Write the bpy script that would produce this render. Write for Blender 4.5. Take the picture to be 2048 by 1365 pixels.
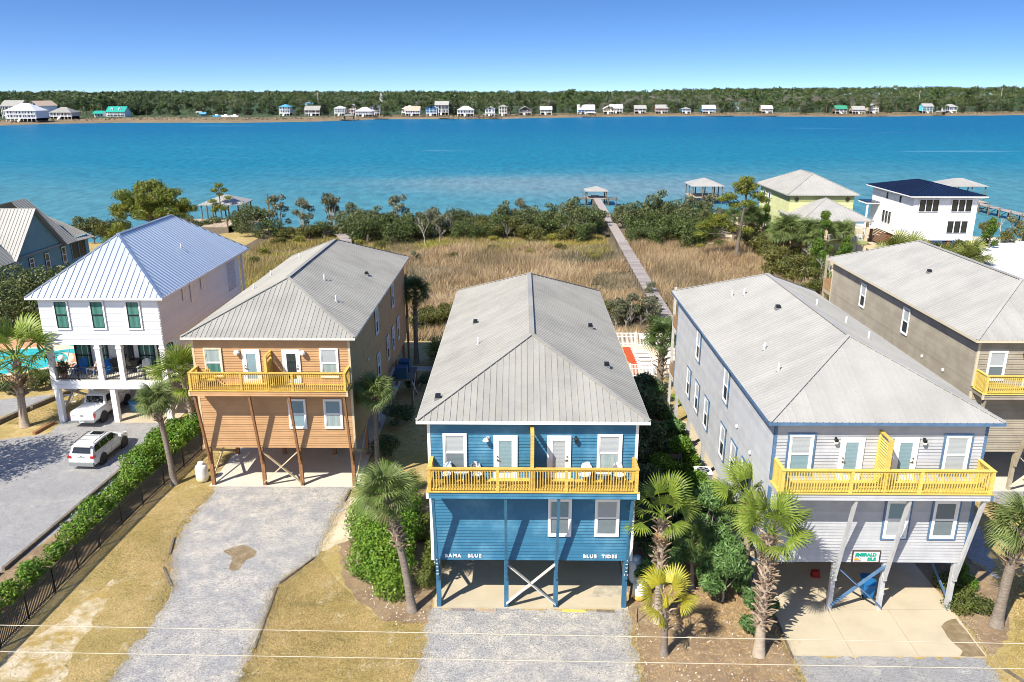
import bpy, math, random
import numpy as np
from mathutils import Vector, Matrix, Euler
R = math.radians
random.seed(7)
scn = bpy.context.scene
COL = scn.collection
for _o in list(bpy.data.objects):
    bpy.data.objects.remove(_o)

# ------------------------------------------------------------------ camera
CAMZ = 24.8
cam_d = bpy.data.cameras.new('camera')
cam_d.sensor_width = 36.0
cam_d.lens = 1600.0 / 2048.0 * 36.0
cam_d.clip_start = 0.5
cam_d.clip_end = 30000
cam = bpy.data.objects.new('camera', cam_d)
COL.objects.link(cam)
cam.location = (0, 0, CAMZ)
cam.rotation_euler = (R(90 - 17.4355), 0, R(0.615))
scn.camera = cam

# ------------------------------------------------------------------ sky and sun
SUN_DIR = Vector((1.15, 1.3, -1.85)).normalized()      # the way the light travels
sun_el = math.asin(-SUN_DIR.z)
sun_az = math.atan2(-SUN_DIR.x, -SUN_DIR.y)
world = bpy.data.worlds.new('World')
scn.world = world
world.use_nodes = True
wn = world.node_tree
wn.nodes.clear()
w_out = wn.nodes.new('ShaderNodeOutputWorld')
w_bg = wn.nodes.new('ShaderNodeBackground')
w_sky = wn.nodes.new('ShaderNodeTexSky')
w_sky.sky_type = 'NISHITA'
w_sky.sun_disc = False
w_sky.sun_elevation = sun_el
w_sky.sun_rotation = sun_az
w_sky.altitude = 0
w_sky.air_density = 1.0
w_sky.dust_density = 0.8
w_sky.ozone_density = 3.0
w_tc = wn.nodes.new('ShaderNodeTexCoord')
w_mul = wn.nodes.new('ShaderNodeVectorMath')
w_mul.operation = 'MULTIPLY'
w_mul.inputs[1].default_value = (1, 1, 3.0)             # a clear dry sky that turns deep blue close above the horizon
w_add = wn.nodes.new('ShaderNodeVectorMath')
w_add.operation = 'ADD'
w_add.inputs[1].default_value = (0, 0, 0.11)
w_nrm = wn.nodes.new('ShaderNodeVectorMath')
w_nrm.operation = 'NORMALIZE'
w_hsv = wn.nodes.new('ShaderNodeHueSaturation')
w_hsv.inputs['Hue'].default_value = 0.508
w_hsv.inputs['Saturation'].default_value = 1.25
wl = wn.links.new
wl(w_tc.outputs['Generated'], w_mul.inputs[0])
wl(w_mul.outputs[0], w_add.inputs[0])
wl(w_add.outputs[0], w_nrm.inputs[0])
wl(w_nrm.outputs[0], w_sky.inputs['Vector'])
wl(w_sky.outputs[0], w_hsv.inputs['Color'])
wl(w_hsv.outputs[0], w_bg.inputs['Color'])
w_bg.inputs['Strength'].default_value = 0.14
wl(w_bg.outputs[0], w_out.inputs['Surface'])

sun_d = bpy.data.lights.new('sun', 'SUN')
sun_d.energy = 5.0
sun_d.angle = R(0.5)
sun_d.color = (1.0, 0.94, 0.83)
sun = bpy.data.objects.new('sun', sun_d)
COL.objects.link(sun)
sun.rotation_euler = SUN_DIR.to_track_quat('-Z', 'Y').to_euler()
sun.location = (-20, -20, 60)

scn.view_settings.view_transform = 'Standard'
scn.view_settings.look = 'None'
scn.view_settings.exposure = 0.6
scn.view_settings.gamma = 1.0
scn.view_settings.use_curve_mapping = False
scn.render.engine = 'CYCLES'
scn.cycles.max_bounces = 6
scn.cycles.transparent_max_bounces = 12
scn.cycles.diffuse_bounces = 3
scn.cycles.filter_width = 0.95

# ------------------------------------------------------------------ materials
M = {}
def srgb(r, g, b):
    f = lambda c: (c / 255 / 12.92) if c / 255 <= 0.04045 else ((c / 255 + 0.055) / 1.055) ** 2.4
    return (f(r), f(g), f(b))
def mat(name, col, rough=0.6, metal=0.0, spec=0.4, col2=None, sc=3.0, lo=0.4, hi=0.6, detail=6, island=0.0,
        objr=0.0, bump=0.0, bsc=20.0, stretch=None, transl=0.0, alpha=1.0, coat=0.0, fine=0.0, fsc=60.0, ior=None, pos=False):
    m = bpy.data.materials.new(name)
    m.use_nodes = True
    nt = m.node_tree
    n = nt.nodes
    L = nt.links.new
    b = n['Principled BSDF']
    b.inputs['Roughness'].default_value = rough
    b.inputs['Metallic'].default_value = metal
    b.inputs['Specular IOR Level'].default_value = spec
    if ior: b.inputs['IOR'].default_value = ior
    if coat:
        b.inputs['Coat Weight'].default_value = coat
        b.inputs['Coat Roughness'].default_value = 0.05
    tc = n.new('ShaderNodeTexCoord')
    vec = tc.outputs['Object']
    if pos: vec = n.new('ShaderNodeNewGeometry').outputs['Position']
    if stretch:
        mp = n.new('ShaderNodeMapping')
        mp.inputs['Scale'].default_value = stretch
        L(vec, mp.inputs['Vector'])
        vec = mp.outputs[0]
    rgb = n.new('ShaderNodeRGB')
    rgb.outputs[0].default_value = (*col, 1)
    out = rgb.outputs[0]
    if col2 is not None:
        no = n.new('ShaderNodeTexNoise')
        no.inputs['Scale'].default_value = sc
        no.inputs['Detail'].default_value = detail
        no.inputs['Roughness'].default_value = 0.6
        L(vec, no.inputs['Vector'])
        mr = n.new('ShaderNodeMapRange')
        mr.inputs['From Min'].default_value = lo
        mr.inputs['From Max'].default_value = hi
        L(no.outputs['Fac'], mr.inputs['Value'])
        mx = n.new('ShaderNodeMix')
        mx.data_type = 'RGBA'
        mx.inputs['B'].default_value = (*col2, 1)
        L(mr.outputs[0], mx.inputs['Factor'])
        L(out, mx.inputs['A'])
        out = mx.outputs['Result']
    if fine:
        nf = n.new('ShaderNodeTexNoise')
        nf.inputs['Scale'].default_value = fsc
        nf.inputs['Detail'].default_value = 4
        nf.inputs['Roughness'].default_value = 0.75
        L(vec, nf.inputs['Vector'])
        mf = n.new('ShaderNodeMapRange')
        mf.inputs['From Min'].default_value = 0.3
        mf.inputs['From Max'].default_value = 0.7
        mf.inputs['To Min'].default_value = 1 - fine
        mf.inputs['To Max'].default_value = 1 + fine
        L(nf.outputs['Fac'], mf.inputs['Value'])
        hf = n.new('ShaderNodeHueSaturation')
        L(out, hf.inputs['Color'])
        L(mf.outputs[0], hf.inputs['Value'])
        out = hf.outputs[0]
    for amt, src in ((island, 'geo'), (objr, 'obj')):
        if amt:
            hs = n.new('ShaderNodeHueSaturation')
            ma = n.new('ShaderNodeMapRange')
            ma.inputs['To Min'].default_value = 1 - amt
            ma.inputs['To Max'].default_value = 1 + amt
            if src == 'geo':
                gnode = n.new('ShaderNodeNewGeometry')
                L(gnode.outputs['Random Per Island'], ma.inputs['Value'])
            else:
                onode = n.new('ShaderNodeObjectInfo')
                L(onode.outputs['Random'], ma.inputs['Value'])
            L(ma.outputs[0], hs.inputs['Value'])
            L(out, hs.inputs['Color'])
            out = hs.outputs[0]
    L(out, b.inputs['Base Color'])
    if bump:
        nb = n.new('ShaderNodeTexNoise')
        nb.inputs['Scale'].default_value = bsc
        nb.inputs['Detail'].default_value = 5
        L(vec, nb.inputs['Vector'])
        bp = n.new('ShaderNodeBump')
        bp.inputs['Strength'].default_value = bump
        bp.inputs['Distance'].default_value = 0.03
        L(nb.outputs['Fac'], bp.inputs['Height'])
        L(bp.outputs[0], b.inputs['Normal'])
    if alpha < 1:
        b.inputs['Alpha'].default_value = alpha
    if transl:
        tr = n.new('ShaderNodeBsdfTranslucent')
        L(out, tr.inputs['Color'])
        ms = n.new('ShaderNodeMixShader')
        ms.inputs[0].default_value = transl
        L(b.outputs[0], ms.inputs[1])
        L(tr.outputs[0], ms.inputs[2])
        L(ms.outputs[0], n['Material Output'].inputs['Surface'])
    M[name] = m
    return m

# painted and built surfaces
mat('blue_siding', (0.032, 0.152, 0.262), 0.55, col2=(0.095, 0.260, 0.375), sc=0.9, lo=0.46, hi=0.78, fine=0.10, fsc=25, objr=0.10, pos=True)
mat('blue_trim', (0.032, 0.125, 0.215), 0.55, col2=(0.052, 0.160, 0.262), sc=2, fine=0.1, pos=True)
mat('brown_siding', (0.430, 0.248, 0.112), 0.6, col2=(0.475, 0.28, 0.132), sc=1.2, fine=0.07, objr=0.06, pos=True)
mat('brown_trim', (0.62, 0.52, 0.34), 0.6, col2=(0.55, 0.44, 0.27), sc=2)
mat('brown_wood', (0.34, 0.170, 0.075), 0.7, col2=(0.25, 0.12, 0.055), sc=2.5, fine=0.15, stretch=(8, 8, 1), pos=True)
mat('gray_siding', (0.405, 0.415, 0.43), 0.5, col2=(0.46, 0.467, 0.478), sc=1.2, fine=0.05, objr=0.06, pos=True)
mat('gray_post', (0.50, 0.51, 0.515), 0.6, col2=(0.43, 0.44, 0.45), sc=2, fine=0.08, pos=True)
mat('slate_trim', (0.075, 0.150, 0.270), 0.55, col2=(0.10, 0.19, 0.32), sc=2)
mat('taupe_siding', (0.300, 0.265, 0.205), 0.65, col2=(0.36, 0.32, 0.25), sc=0.9, fine=0.10, objr=0.09, pos=True)
mat('taupe_trim', (0.60, 0.53, 0.38), 0.6)
mat('taupe_post', (0.42, 0.36, 0.26), 0.7, col2=(0.33, 0.28, 0.20), sc=2)
mat('white_siding', (0.80, 0.805, 0.80), 0.45, col2=(0.76, 0.77, 0.77), sc=1.1, objr=0.03, pos=True)
mat('white_paint', (0.82, 0.82, 0.81), 0.4, col2=(0.76, 0.76, 0.75), sc=2.0)
mat('vinyl_white', (0.80, 0.80, 0.79), 0.35)
mat('old_white', (0.66, 0.65, 0.60), 0.6, col2=(0.55, 0.53, 0.46), sc=3)
mat('cream', (0.70, 0.64, 0.46), 0.6, col2=(0.60, 0.52, 0.34), sc=3)
mat('deck_wood', (0.64, 0.475, 0.105), 0.6, col2=(0.56, 0.33, 0.070), sc=2.2, fine=0.18, fsc=14, objr=0.14, stretch=(1, 6, 6), pos=True)
mat('deck_wood_yellow', (0.66, 0.53, 0.15), 0.6, col2=(0.62, 0.44, 0.085), sc=2.2, fine=0.14, fsc=14, objr=0.12, stretch=(1, 6, 6), pos=True)
mat('roof_gray', (0.335, 0.324, 0.286), 0.6, metal=0.05, spec=0.25, col2=(0.275, 0.266, 0.236), sc=0.45, lo=0.42, hi=0.68, fine=0.06, fsc=8, objr=0.05, pos=True)
mat('roof_light', (0.385, 0.374, 0.342), 0.6, metal=0.05, spec=0.25, col2=(0.325, 0.316, 0.290), sc=0.4, lo=0.4, hi=0.7, fine=0.05, fsc=8, objr=0.04, pos=True)
mat('far_white_roof', (0.74, 0.74, 0.73), 0.6)
mat('blind_dim', (0.26, 0.31, 0.33), 0.7)
mat('roof_white', (0.72, 0.77, 0.80), 0.37, metal=0.93, spec=0.6, objr=0.02)
mat('roof_seam', (0.25, 0.25, 0.245), 0.5, metal=0.3)
mat('roof_navy', (0.012, 0.022, 0.055), 0.3, metal=0.3, spec=0.5, objr=0.12)
mat('concrete', (0.52, 0.445, 0.315), 0.85, col2=(0.44, 0.375, 0.265), sc=0.7, lo=0.4, hi=0.75, fine=0.07, fsc=30, bump=0.1, bsc=60, pos=True)
mat('concrete_light', (0.60, 0.56, 0.47), 0.85, col2=(0.52, 0.48, 0.40), sc=0.7, lo=0.4, hi=0.75, fine=0.06, fsc=30, pos=True)
mat('pool_deck', (0.74, 0.58, 0.42), 0.85, col2=(0.66, 0.50, 0.36), sc=1.5, fine=0.06)
mat('terracotta', (0.46, 0.24, 0.13), 0.85, col2=(0.55, 0.32, 0.19), sc=3, fine=0.1)
mat('wet_mark', (0.20, 0.145, 0.075), 0.9, col2=(0.34, 0.27, 0.17), sc=2.2, lo=0.45, hi=0.75, fine=0.15)
mat('oil_mark', (0.36, 0.32, 0.24), 0.8, col2=(0.48, 0.43, 0.33), sc=2.6, lo=0.4, hi=0.62)
mat('timber_gray', (0.200, 0.165, 0.125), 0.9, col2=(0.115, 0.095, 0.075), sc=6, fine=0.2, stretch=(1, 1, 1))
mat('walk_plank', (0.36, 0.315, 0.285), 0.9, col2=(0.26, 0.225, 0.205), sc=5, fine=0.2, objr=0.28, pos=True)
mat('dock_tan', (0.50, 0.39, 0.28), 0.9, col2=(0.40, 0.30, 0.21), sc=2, fine=0.15, objr=0.15)
mat('pile_wood', (0.135, 0.115, 0.085), 0.9, col2=(0.20, 0.17, 0.13), sc=4)
mat('black_metal', (0.018, 0.022, 0.024), 0.45, metal=0.2)
mat('black_frame', (0.014, 0.016, 0.018), 0.4)
mat('dark_void', (0.025, 0.027, 0.03), 0.9)  # near-black colour standing in for unlit space
mat('glass', (0.05, 0.09, 0.11), 0.03, spec=0.8, alpha=0.16)
mat('glass_dark', (0.012, 0.022, 0.028), 0.04, spec=0.8)
mat('blind', (0.70, 0.73, 0.74), 0.7)
mat('blind_cool', (0.38, 0.56, 0.62), 0.8)
mat('curtain_green', (0.060, 0.235, 0.175), 0.85, col2=(0.13, 0.38, 0.29), sc=9, lo=0.42, hi=0.58, detail=1, stretch=(1, 1, 0.03))
mat('curtain_pale', (0.45, 0.58, 0.56), 0.85, col2=(0.62, 0.70, 0.66), sc=9, lo=0.4, hi=0.6, detail=1, stretch=(1, 1, 0.03))
mat('lamp_white', (0.80, 0.80, 0.78), 0.35)
mat('brass', (0.30, 0.24, 0.16), 0.35, metal=0.9)
mat('chrome', (0.62, 0.63, 0.65), 0.18, metal=1.0)
mat('tank_white', (0.80, 0.79, 0.74), 0.4, col2=(0.74, 0.71, 0.62), sc=3)
mat('tank_blue', (0.42, 0.52, 0.58), 0.4, col2=(0.5, 0.58, 0.62), sc=3)
mat('rust', (0.68, 0.40, 0.035), 0.8, col2=(0.78, 0.62, 0.20), sc=4, lo=0.4, hi=0.65)
mat('rust_pale', (0.72, 0.62, 0.30), 0.8, col2=(0.78, 0.74, 0.55), sc=4)
mat('bin_blue', (0.012, 0.145, 0.38), 0.45, fine=0.06, fsc=8)
mat('bin_navy', (0.010, 0.070, 0.150), 0.5)
mat('rubber', (0.02, 0.02, 0.021), 0.8)
mat('red_plastic', (0.36, 0.018, 0.015), 0.45)
mat('chair_blue', (0.015, 0.16, 0.52), 0.5)
mat('chair_white', (0.80, 0.80, 0.79), 0.5)
mat('wicker_blue', (0.10, 0.18, 0.32), 0.7, col2=(0.75, 0.75, 0.72), sc=14, lo=0.44, hi=0.56, detail=1)
mat('car_white', (0.77, 0.765, 0.74), 0.28, spec=0.5, coat=0.6)
mat('car_trim', (0.03, 0.03, 0.032), 0.55)
mat('car_grey', (0.24, 0.25, 0.25), 0.5)
mat('car_glass', (0.010, 0.014, 0.016), 0.03, spec=0.9)
mat('tail_red', (0.42, 0.010, 0.012), 0.15, coat=0.5)
mat('alloy', (0.52, 0.52, 0.53), 0.3, metal=0.8)
mat('plate', (0.72, 0.76, 0.74), 0.5)
mat('plate_mark', (0.05, 0.25, 0.20), 0.6)
mat('skin', (0.62, 0.36, 0.25), 0.55)
mat('hair_blond', (0.38, 0.23, 0.10), 0.6, fine=0.3, fsc=60)
mat('shirt_white', (0.68, 0.64, 0.62), 0.8, col2=(0.6, 0.52, 0.5), sc=12)
mat('jeans', (0.035, 0.085, 0.20), 0.85)
mat('emerald', (0.005, 0.34, 0.24), 0.5)
mat('sign_white', (0.80, 0.80, 0.78), 0.5)
mat('sign_brown', (0.065, 0.040, 0.028), 0.6)
mat('sun_orange', (0.72, 0.30, 0.03), 0.5)
mat('sun_gold', (0.78, 0.56, 0.08), 0.5)
mat('sea_blue', (0.05, 0.30, 0.55), 0.5)
mat('wire', (0.55, 0.50, 0.37), 0.5)
mat('tan_wood', (0.40, 0.245, 0.12), 0.8, col2=(0.32, 0.19, 0.09), sc=3)
mat('yellow_siding', (0.66, 0.67, 0.33), 0.6, col2=(0.60, 0.61, 0.29), sc=1, objr=0.04, pos=True)
mat('olive_siding', (0.33, 0.36, 0.15), 0.6)
mat('teal_siding', (0.155, 0.295, 0.315), 0.65, col2=(0.18, 0.33, 0.34), sc=0.8, fine=0.08, pos=True)
mat('peach_post', (0.74, 0.55, 0.36), 0.6)
mat('shutter_blue', (0.06, 0.30, 0.58), 0.5)
mat('red_flower', (0.50, 0.015, 0.05), 0.6)
mat('mulch_red', (0.46, 0.075, 0.018), 0.95, fine=0.45, fsc=22)
mat('pool_water', (0.030, 0.42, 0.45), 0.06, spec=0.6, col2=(0.08, 0.55, 0.56), sc=1.2, bump=0.15, bsc=3)

# foliage
def fol(name, c, c2, island=0.35, transl=0.25, sc=0.7, objr=0.1, rough=0.5):
    mat(name, c, rough, spec=0.35, col2=c2, sc=sc, lo=0.38, hi=0.62, detail=2, island=island, objr=objr, transl=transl)
fol('leaf_bright', (0.105, 0.215, 0.020), (0.185, 0.300, 0.030), 0.45)
fol('leaf_hedge', (0.105, 0.215, 0.020), (0.175, 0.290, 0.030), 0.5)
fol('leaf_box', (0.155, 0.190, 0.035), (0.090, 0.120, 0.025), 0.45)
fol('leaf_yellow', (0.34, 0.29, 0.060), (0.20, 0.22, 0.040), 0.35)
fol('leaf_dark', (0.070, 0.105, 0.028), (0.115, 0.145, 0.040), 0.45)
fol('leaf_oak', (0.088, 0.118, 0.038), (0.145, 0.160, 0.060), 0.45)
fol('leaf_gray', (0.140, 0.155, 0.080), (0.200, 0.200, 0.115), 0.4)
fol('leaf_myrtle', (0.105, 0.120, 0.028), (0.155, 0.145, 0.035), 0.45)
fol('leaf_olean', (0.100, 0.190, 0.055), (0.160, 0.270, 0.085), 0.45)
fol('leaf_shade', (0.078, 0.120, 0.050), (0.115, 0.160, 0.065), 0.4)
fol('needle', (0.135, 0.190, 0.028), (0.235, 0.240, 0.038), 0.4, sc=0.5)
fol('needle_green', (0.080, 0.165, 0.022), (0.150, 0.230, 0.030), 0.4, sc=0.5)
fol('frond_sabal', (0.135, 0.190, 0.050), (0.210, 0.260, 0.085), 0.25, sc=2)
fol('frond_wash', (0.150, 0.230, 0.030), (0.235, 0.295, 0.045), 0.25, sc=2)
fol('frond_yellow', (0.44, 0.38, 0.030), (0.36, 0.36, 0.040), 0.2, sc=2)
fol('frond_deep', (0.080, 0.130, 0.035), (0.120, 0.170, 0.045), 0.3, sc=2)
fol('frond_dead', (0.34, 0.22, 0.105), (0.26, 0.17, 0.08), 0.3)
fol('palmetto', (0.160, 0.200, 0.045), (0.240, 0.250, 0.060), 0.35, sc=2)
fol('far_pine', (0.050, 0.095, 0.026), (0.120, 0.150, 0.036), 0.4, 0.1, 0.025, objr=0.45)
fol('far_oak', (0.042, 0.072, 0.028), (0.100, 0.110, 0.050), 0.4, 0.1, 0.025, objr=0.45)
fol('far_bare', (0.205, 0.180, 0.150), (0.150, 0.140, 0.110), 0.3, 0.0, 0.06, objr=0.2)
mat('bark', (0.165, 0.135, 0.105), 0.9, col2=(0.10, 0.08, 0.06), sc=4, fine=0.3, fsc=20)
mat('bark_gray', (0.30, 0.27, 0.23), 0.9, col2=(0.20, 0.175, 0.15), sc=3, fine=0.25, fsc=15, stretch=(1, 1, 4))
mat('bark_palm', (0.165, 0.135, 0.105), 0.9, col2=(0.24, 0.20, 0.16), sc=3, fine=0.3, fsc=12, stretch=(1, 1, 5))
mat('bark_wash', (0.40, 0.33, 0.25), 0.9, col2=(0.30, 0.24, 0.18), sc=3, fine=0.2, fsc=12, stretch=(1, 1, 5))
mat('boot', (0.44, 0.36, 0.28), 0.9, island=0.4, objr=0.35, col2=(0.26, 0.17, 0.10), sc=4)
mat('boot_red', (0.40, 0.215, 0.105), 0.9, island=0.4, objr=0.3)
mat('twig', (0.42, 0.38, 0.32), 0.9)
mat('twig_brown', (0.21, 0.165, 0.12), 0.9)

def ground_mat(name, cols, sc=(0.25, 2.0, 28.0), bump=0.4, rough=0.95, speck=None, speck_sc=70, speck_lo=0.6, fine=0.25):
    """three noises: broad patches a-b, mid mottling towards c, fine grain"""
    m = bpy.data.materials.new(name)
    m.use_nodes = True
    nt = m.node_tree; n = nt.nodes; L = nt.links.new
    b = n['Principled BSDF']
    b.inputs['Roughness'].default_value = rough
    b.inputs['Specular IOR Level'].default_value = 0.15
    tc = n.new('ShaderNodeTexCoord')
    def noise(s, det=5, rg=0.6):
        no = n.new('ShaderNodeTexNoise'); no.inputs['Scale'].default_value = s
        no.inputs['Detail'].default_value = det; no.inputs['Roughness'].default_value = rg
        L(tc.outputs['Object'], no.inputs['Vector'])
        return no.outputs['Fac']
    def rng(f, lo, hi, a=0.0, c=1.0):
        mr = n.new('ShaderNodeMapRange'); mr.inputs['From Min'].default_value = lo; mr.inputs['From Max'].default_value = hi
        mr.inputs['To Min'].default_value = a; mr.inputs['To Max'].default_value = c
        L(f, mr.inputs['Value']); return mr.outputs[0]
    def mix(f, a, c):
        mx = n.new('ShaderNodeMix'); mx.data_type = 'RGBA'
        L(f, mx.inputs['Factor'])
        for s, v in (('A', a), ('B', c)):
            if isinstance(v, tuple): mx.inputs[s].default_value = (*v, 1)
            else: L(v, mx.inputs[s])
        return mx.outputs['Result']
    c = mix(rng(noise(sc[0]), 0.42, 0.60), cols[0], cols[1])
    c = mix(rng(noise(sc[1], 6, 0.7), 0.50, 0.72), c, cols[2])
    if len(cols) > 3:
        c = mix(rng(noise(sc[1] * 0.37 + 0.05, 7, 0.72), 0.55, 0.68), c, cols[3])
    fn = noise(sc[2], 5, 0.8)
    if speck:
        vo = n.new('ShaderNodeTexVoronoi'); vo.inputs['Scale'].default_value = speck_sc
        L(tc.outputs['Object'], vo.inputs['Vector'])
        c = mix(rng(vo.outputs['Color'], speck_lo, speck_lo + 0.15), c, speck)
    hs = n.new('ShaderNodeHueSaturation')
    L(rng(fn, 0.32, 0.68, 1 - fine, 1 + fine), hs.inputs['Value'])
    L(c, hs.inputs['Color'])
    L(hs.outputs[0], b.inputs['Base Color'])
    bp = n.new('ShaderNodeBump'); bp.inputs['Strength'].default_value = bump; bp.inputs['Distance'].default_value = 0.05
    L(fn, bp.inputs['Height']); L(bp.outputs[0], b.inputs['Normal'])
    M[name] = m
ground_mat('lawn', ((0.47, 0.350, 0.155), (0.37, 0.285, 0.105), (0.25, 0.20, 0.075), (0.56, 0.47, 0.30)), sc=(0.30, 1.9, 11), bump=0.8, fine=0.5)
ground_mat('lawn_sandy', ((0.62, 0.54, 0.40), (0.42, 0.30, 0.10), (0.30, 0.23, 0.08), (0.66, 0.59, 0.45)), sc=(0.9, 2.2, 16), bump=0.5, fine=0.25)
ground_mat('soil', ((0.30, 0.215, 0.130), (0.225, 0.155, 0.095), (0.40, 0.31, 0.19), (0.32, 0.22, 0.10)), sc=(0.5, 2.5, 14), bump=0.7, fine=0.40)
ground_mat('gravel', ((0.355, 0.348, 0.338), (0.50, 0.465, 0.405), (0.265, 0.26, 0.255), (0.61, 0.555, 0.46)), sc=(0.7, 2.4, 13), bump=1.0, fine=0.6, speck=(0.17, 0.17, 0.17), speck_sc=22, speck_lo=0.76)
ground_mat('gravel_cool', ((0.325, 0.32, 0.315), (0.37, 0.36, 0.345), (0.255, 0.254, 0.25), (0.46, 0.44, 0.40)), sc=(0.35, 1.6, 15), bump=1.0, fine=0.5, speck=(0.15, 0.15, 0.155), speck_sc=22, speck_lo=0.76)
ground_mat('sand_white', ((0.80, 0.77, 0.72), (0.74, 0.71, 0.65), (0.70, 0.66, 0.58)), sc=(0.2, 1.2, 10), bump=0.2, fine=0.06)
ground_mat('sand_tan', ((0.62, 0.53, 0.38), (0.52, 0.43, 0.28), (0.40, 0.33, 0.18)), sc=(0.2, 1.2, 10), bump=0.3, fine=0.15)
ground_mat('marsh_mud', ((0.15, 0.12, 0.075), (0.21, 0.165, 0.10), (0.09, 0.078, 0.05)), sc=(0.1, 0.8, 6), bump=0.4, fine=0.3)
ground_mat('green_lawn', ((0.12, 0.20, 0.025), (0.18, 0.20, 0.04), (0.25, 0.20, 0.06)), sc=(0.4, 2, 14), bump=0.5, fine=0.3)
ground_mat('far_ground', ((0.21, 0.155, 0.095), (0.26, 0.19, 0.115), (0.16, 0.135, 0.07), (0.34, 0.27, 0.17)), sc=(0.02, 0.12, 1.2), bump=0.1, fine=0.2)
ground_mat('far_woods', ((0.045, 0.080, 0.040), (0.062, 0.095, 0.042), (0.085, 0.105, 0.052)), sc=(0.004, 0.02, 0.12), bump=0.6, fine=0.4)

def water_mat():
    m = bpy.data.materials.new('lagoon_water')
    m.use_nodes = True
    nt = m.node_tree; n = nt.nodes; L = nt.links.new
    b = n['Principled BSDF']
    b.inputs['Roughness'].default_value = 0.42
    b.inputs['Specular IOR Level'].default_value = 0.22
    tc = n.new('ShaderNodeTexCoord')
    sep = n.new('ShaderNodeSeparateXYZ'); L(tc.outputs['Object'], sep.inputs[0])
    def mapr(src, lo, hi):
        mr = n.new('ShaderNodeMapRange'); mr.inputs['From Min'].default_value = lo; mr.inputs['From Max'].default_value = hi
        mr.interpolation_type = 'SMOOTHSTEP'
        L(src, mr.inputs['Value']); return mr.outputs[0]
    def mapping(s):
        mp = n.new('ShaderNodeMapping'); mp.inputs['Scale'].default_value = s; L(tc.outputs['Object'], mp.inputs[0]); return mp.outputs[0]
    def noise(v, s, d=4, r=0.6):
        no = n.new('ShaderNodeTexNoise'); no.inputs['Scale'].default_value = s; no.inputs['Detail'].default_value = d
        no.inputs['Roughness'].default_value = r; L(v, no.inputs['Vector']); return no.outputs['Fac']
    def mix(f, a, c):
        mx = n.new('ShaderNodeMix'); mx.data_type = 'RGBA'; L(f, mx.inputs['Factor'])
        for s, v in (('A', a), ('B', c)):
            if isinstance(v, tuple): mx.inputs[s].default_value = (*v, 1)
            else: L(v, mx.inputs[s])
        return mx.outputs['Result']
    def math_(op, a, c):
        q = n.new('ShaderNodeMath'); q.operation = op
        for i, v in enumerate((a, c)):
            if isinstance(v, (int, float)): q.inputs[i].default_value = v
            else: L(v, q.inputs[i])
        return q.outputs[0]
    # depth of the lagoon: a pale sandy shelf along the near shore, deep channel beyond
    wob = noise(mapping((0.006, 0.012, 1)), 1.0, 3)
    dist = math_('ADD', sep.outputs['Y'], math_('MULTIPLY', math_('SUBTRACT', wob, 0.5), 160.0))
    deep, mid, shelf = (0.003, 0.118, 0.225), (0.010, 0.165, 0.240), (0.070, 0.220, 0.255)
    c = mix(mapr(dist, 190, 330), shelf, mid)
    c = mix(mapr(dist, 300, 640), c, deep)
    bar = n.new('ShaderNodeVectorMath'); bar.operation = 'MULTIPLY_ADD'; bar.inputs[1].default_value = (1 / 80, 1 / 38, 0); bar.inputs[2].default_value = (-12 / 80, -230 / 38, 0)
    L(tc.outputs['Object'], bar.inputs[0])
    bl_ = n.new('ShaderNodeVectorMath'); bl_.operation = 'LENGTH'; L(bar.outputs[0], bl_.inputs[0])
    bd = math_('ADD', bl_.outputs['Value'], math_('MULTIPLY', math_('SUBTRACT', wob, 0.5), 1.6))
    c = mix(math_('SUBTRACT', 1.0, mapr(bd, 0.1, 1.15)), c, (0.135, 0.235, 0.262))
    rip = noise(mapping((0.45, 0.16, 1)), 1.0, 6, 0.8)
    c2 = n.new('ShaderNodeHueSaturation')
    mr = n.new('ShaderNodeMapRange'); mr.inputs['From Min'].default_value = 0.3; mr.inputs['From Max'].default_value = 0.7
    mr.inputs['To Min'].default_value = 0.62; mr.inputs['To Max'].default_value = 1.38
    L(rip, mr.inputs['Value']); L(mr.outputs[0], c2.inputs['Value']); L(c, c2.inputs['Color'])
    # thin foam lines blown along the wind
    st = noise(mapping((0.007, 0.05, 1)), 1.0, 6, 0.7)
    pat = noise(mapping((0.01, 0.02, 1)), 1.0, 2)
    stf = math_('MULTIPLY', mapr(st, 0.60, 0.74), math_('MULTIPLY', mapr(pat, 0.42, 0.58), 0.30))
    c3 = mix(stf, c2.outputs[0], (0.35, 0.55, 0.68))
    L(c3, b.inputs['Base Color'])
    w1 = noise(mapping((0.8, 1.6, 1)), 1.0, 6, 0.7)
    bp = n.new('ShaderNodeBump'); bp.inputs['Strength'].default_value = 1.0; bp.inputs['Distance'].default_value = 0.16
    L(w1, bp.inputs['Height']); L(bp.outputs[0], b.inputs['Normal'])
    M['water'] = m
water_mat()

# ------------------------------------------------------------------ building blocks
def link(name, data, parent=None, loc=(0, 0, 0), rot=None, kind=None):
    o = bpy.data.objects.new(name, data)
    COL.objects.link(o)
    o.location = loc
    if rot is not None: o.rotation_euler = rot
    if parent is not None: o.parent = parent
    if kind: o['kind'] = kind
    return o
def tag(o, label, cat, group=None):
    o['label'] = label
    o['category'] = cat
    if group: o['group'] = group
    return o
def thing(name, label, cat, loc=(0, 0, 0), rz=0.0, group=None):
    return tag(link(name, None, None, loc, (0, 0, rz)), label, cat, group)

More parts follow.
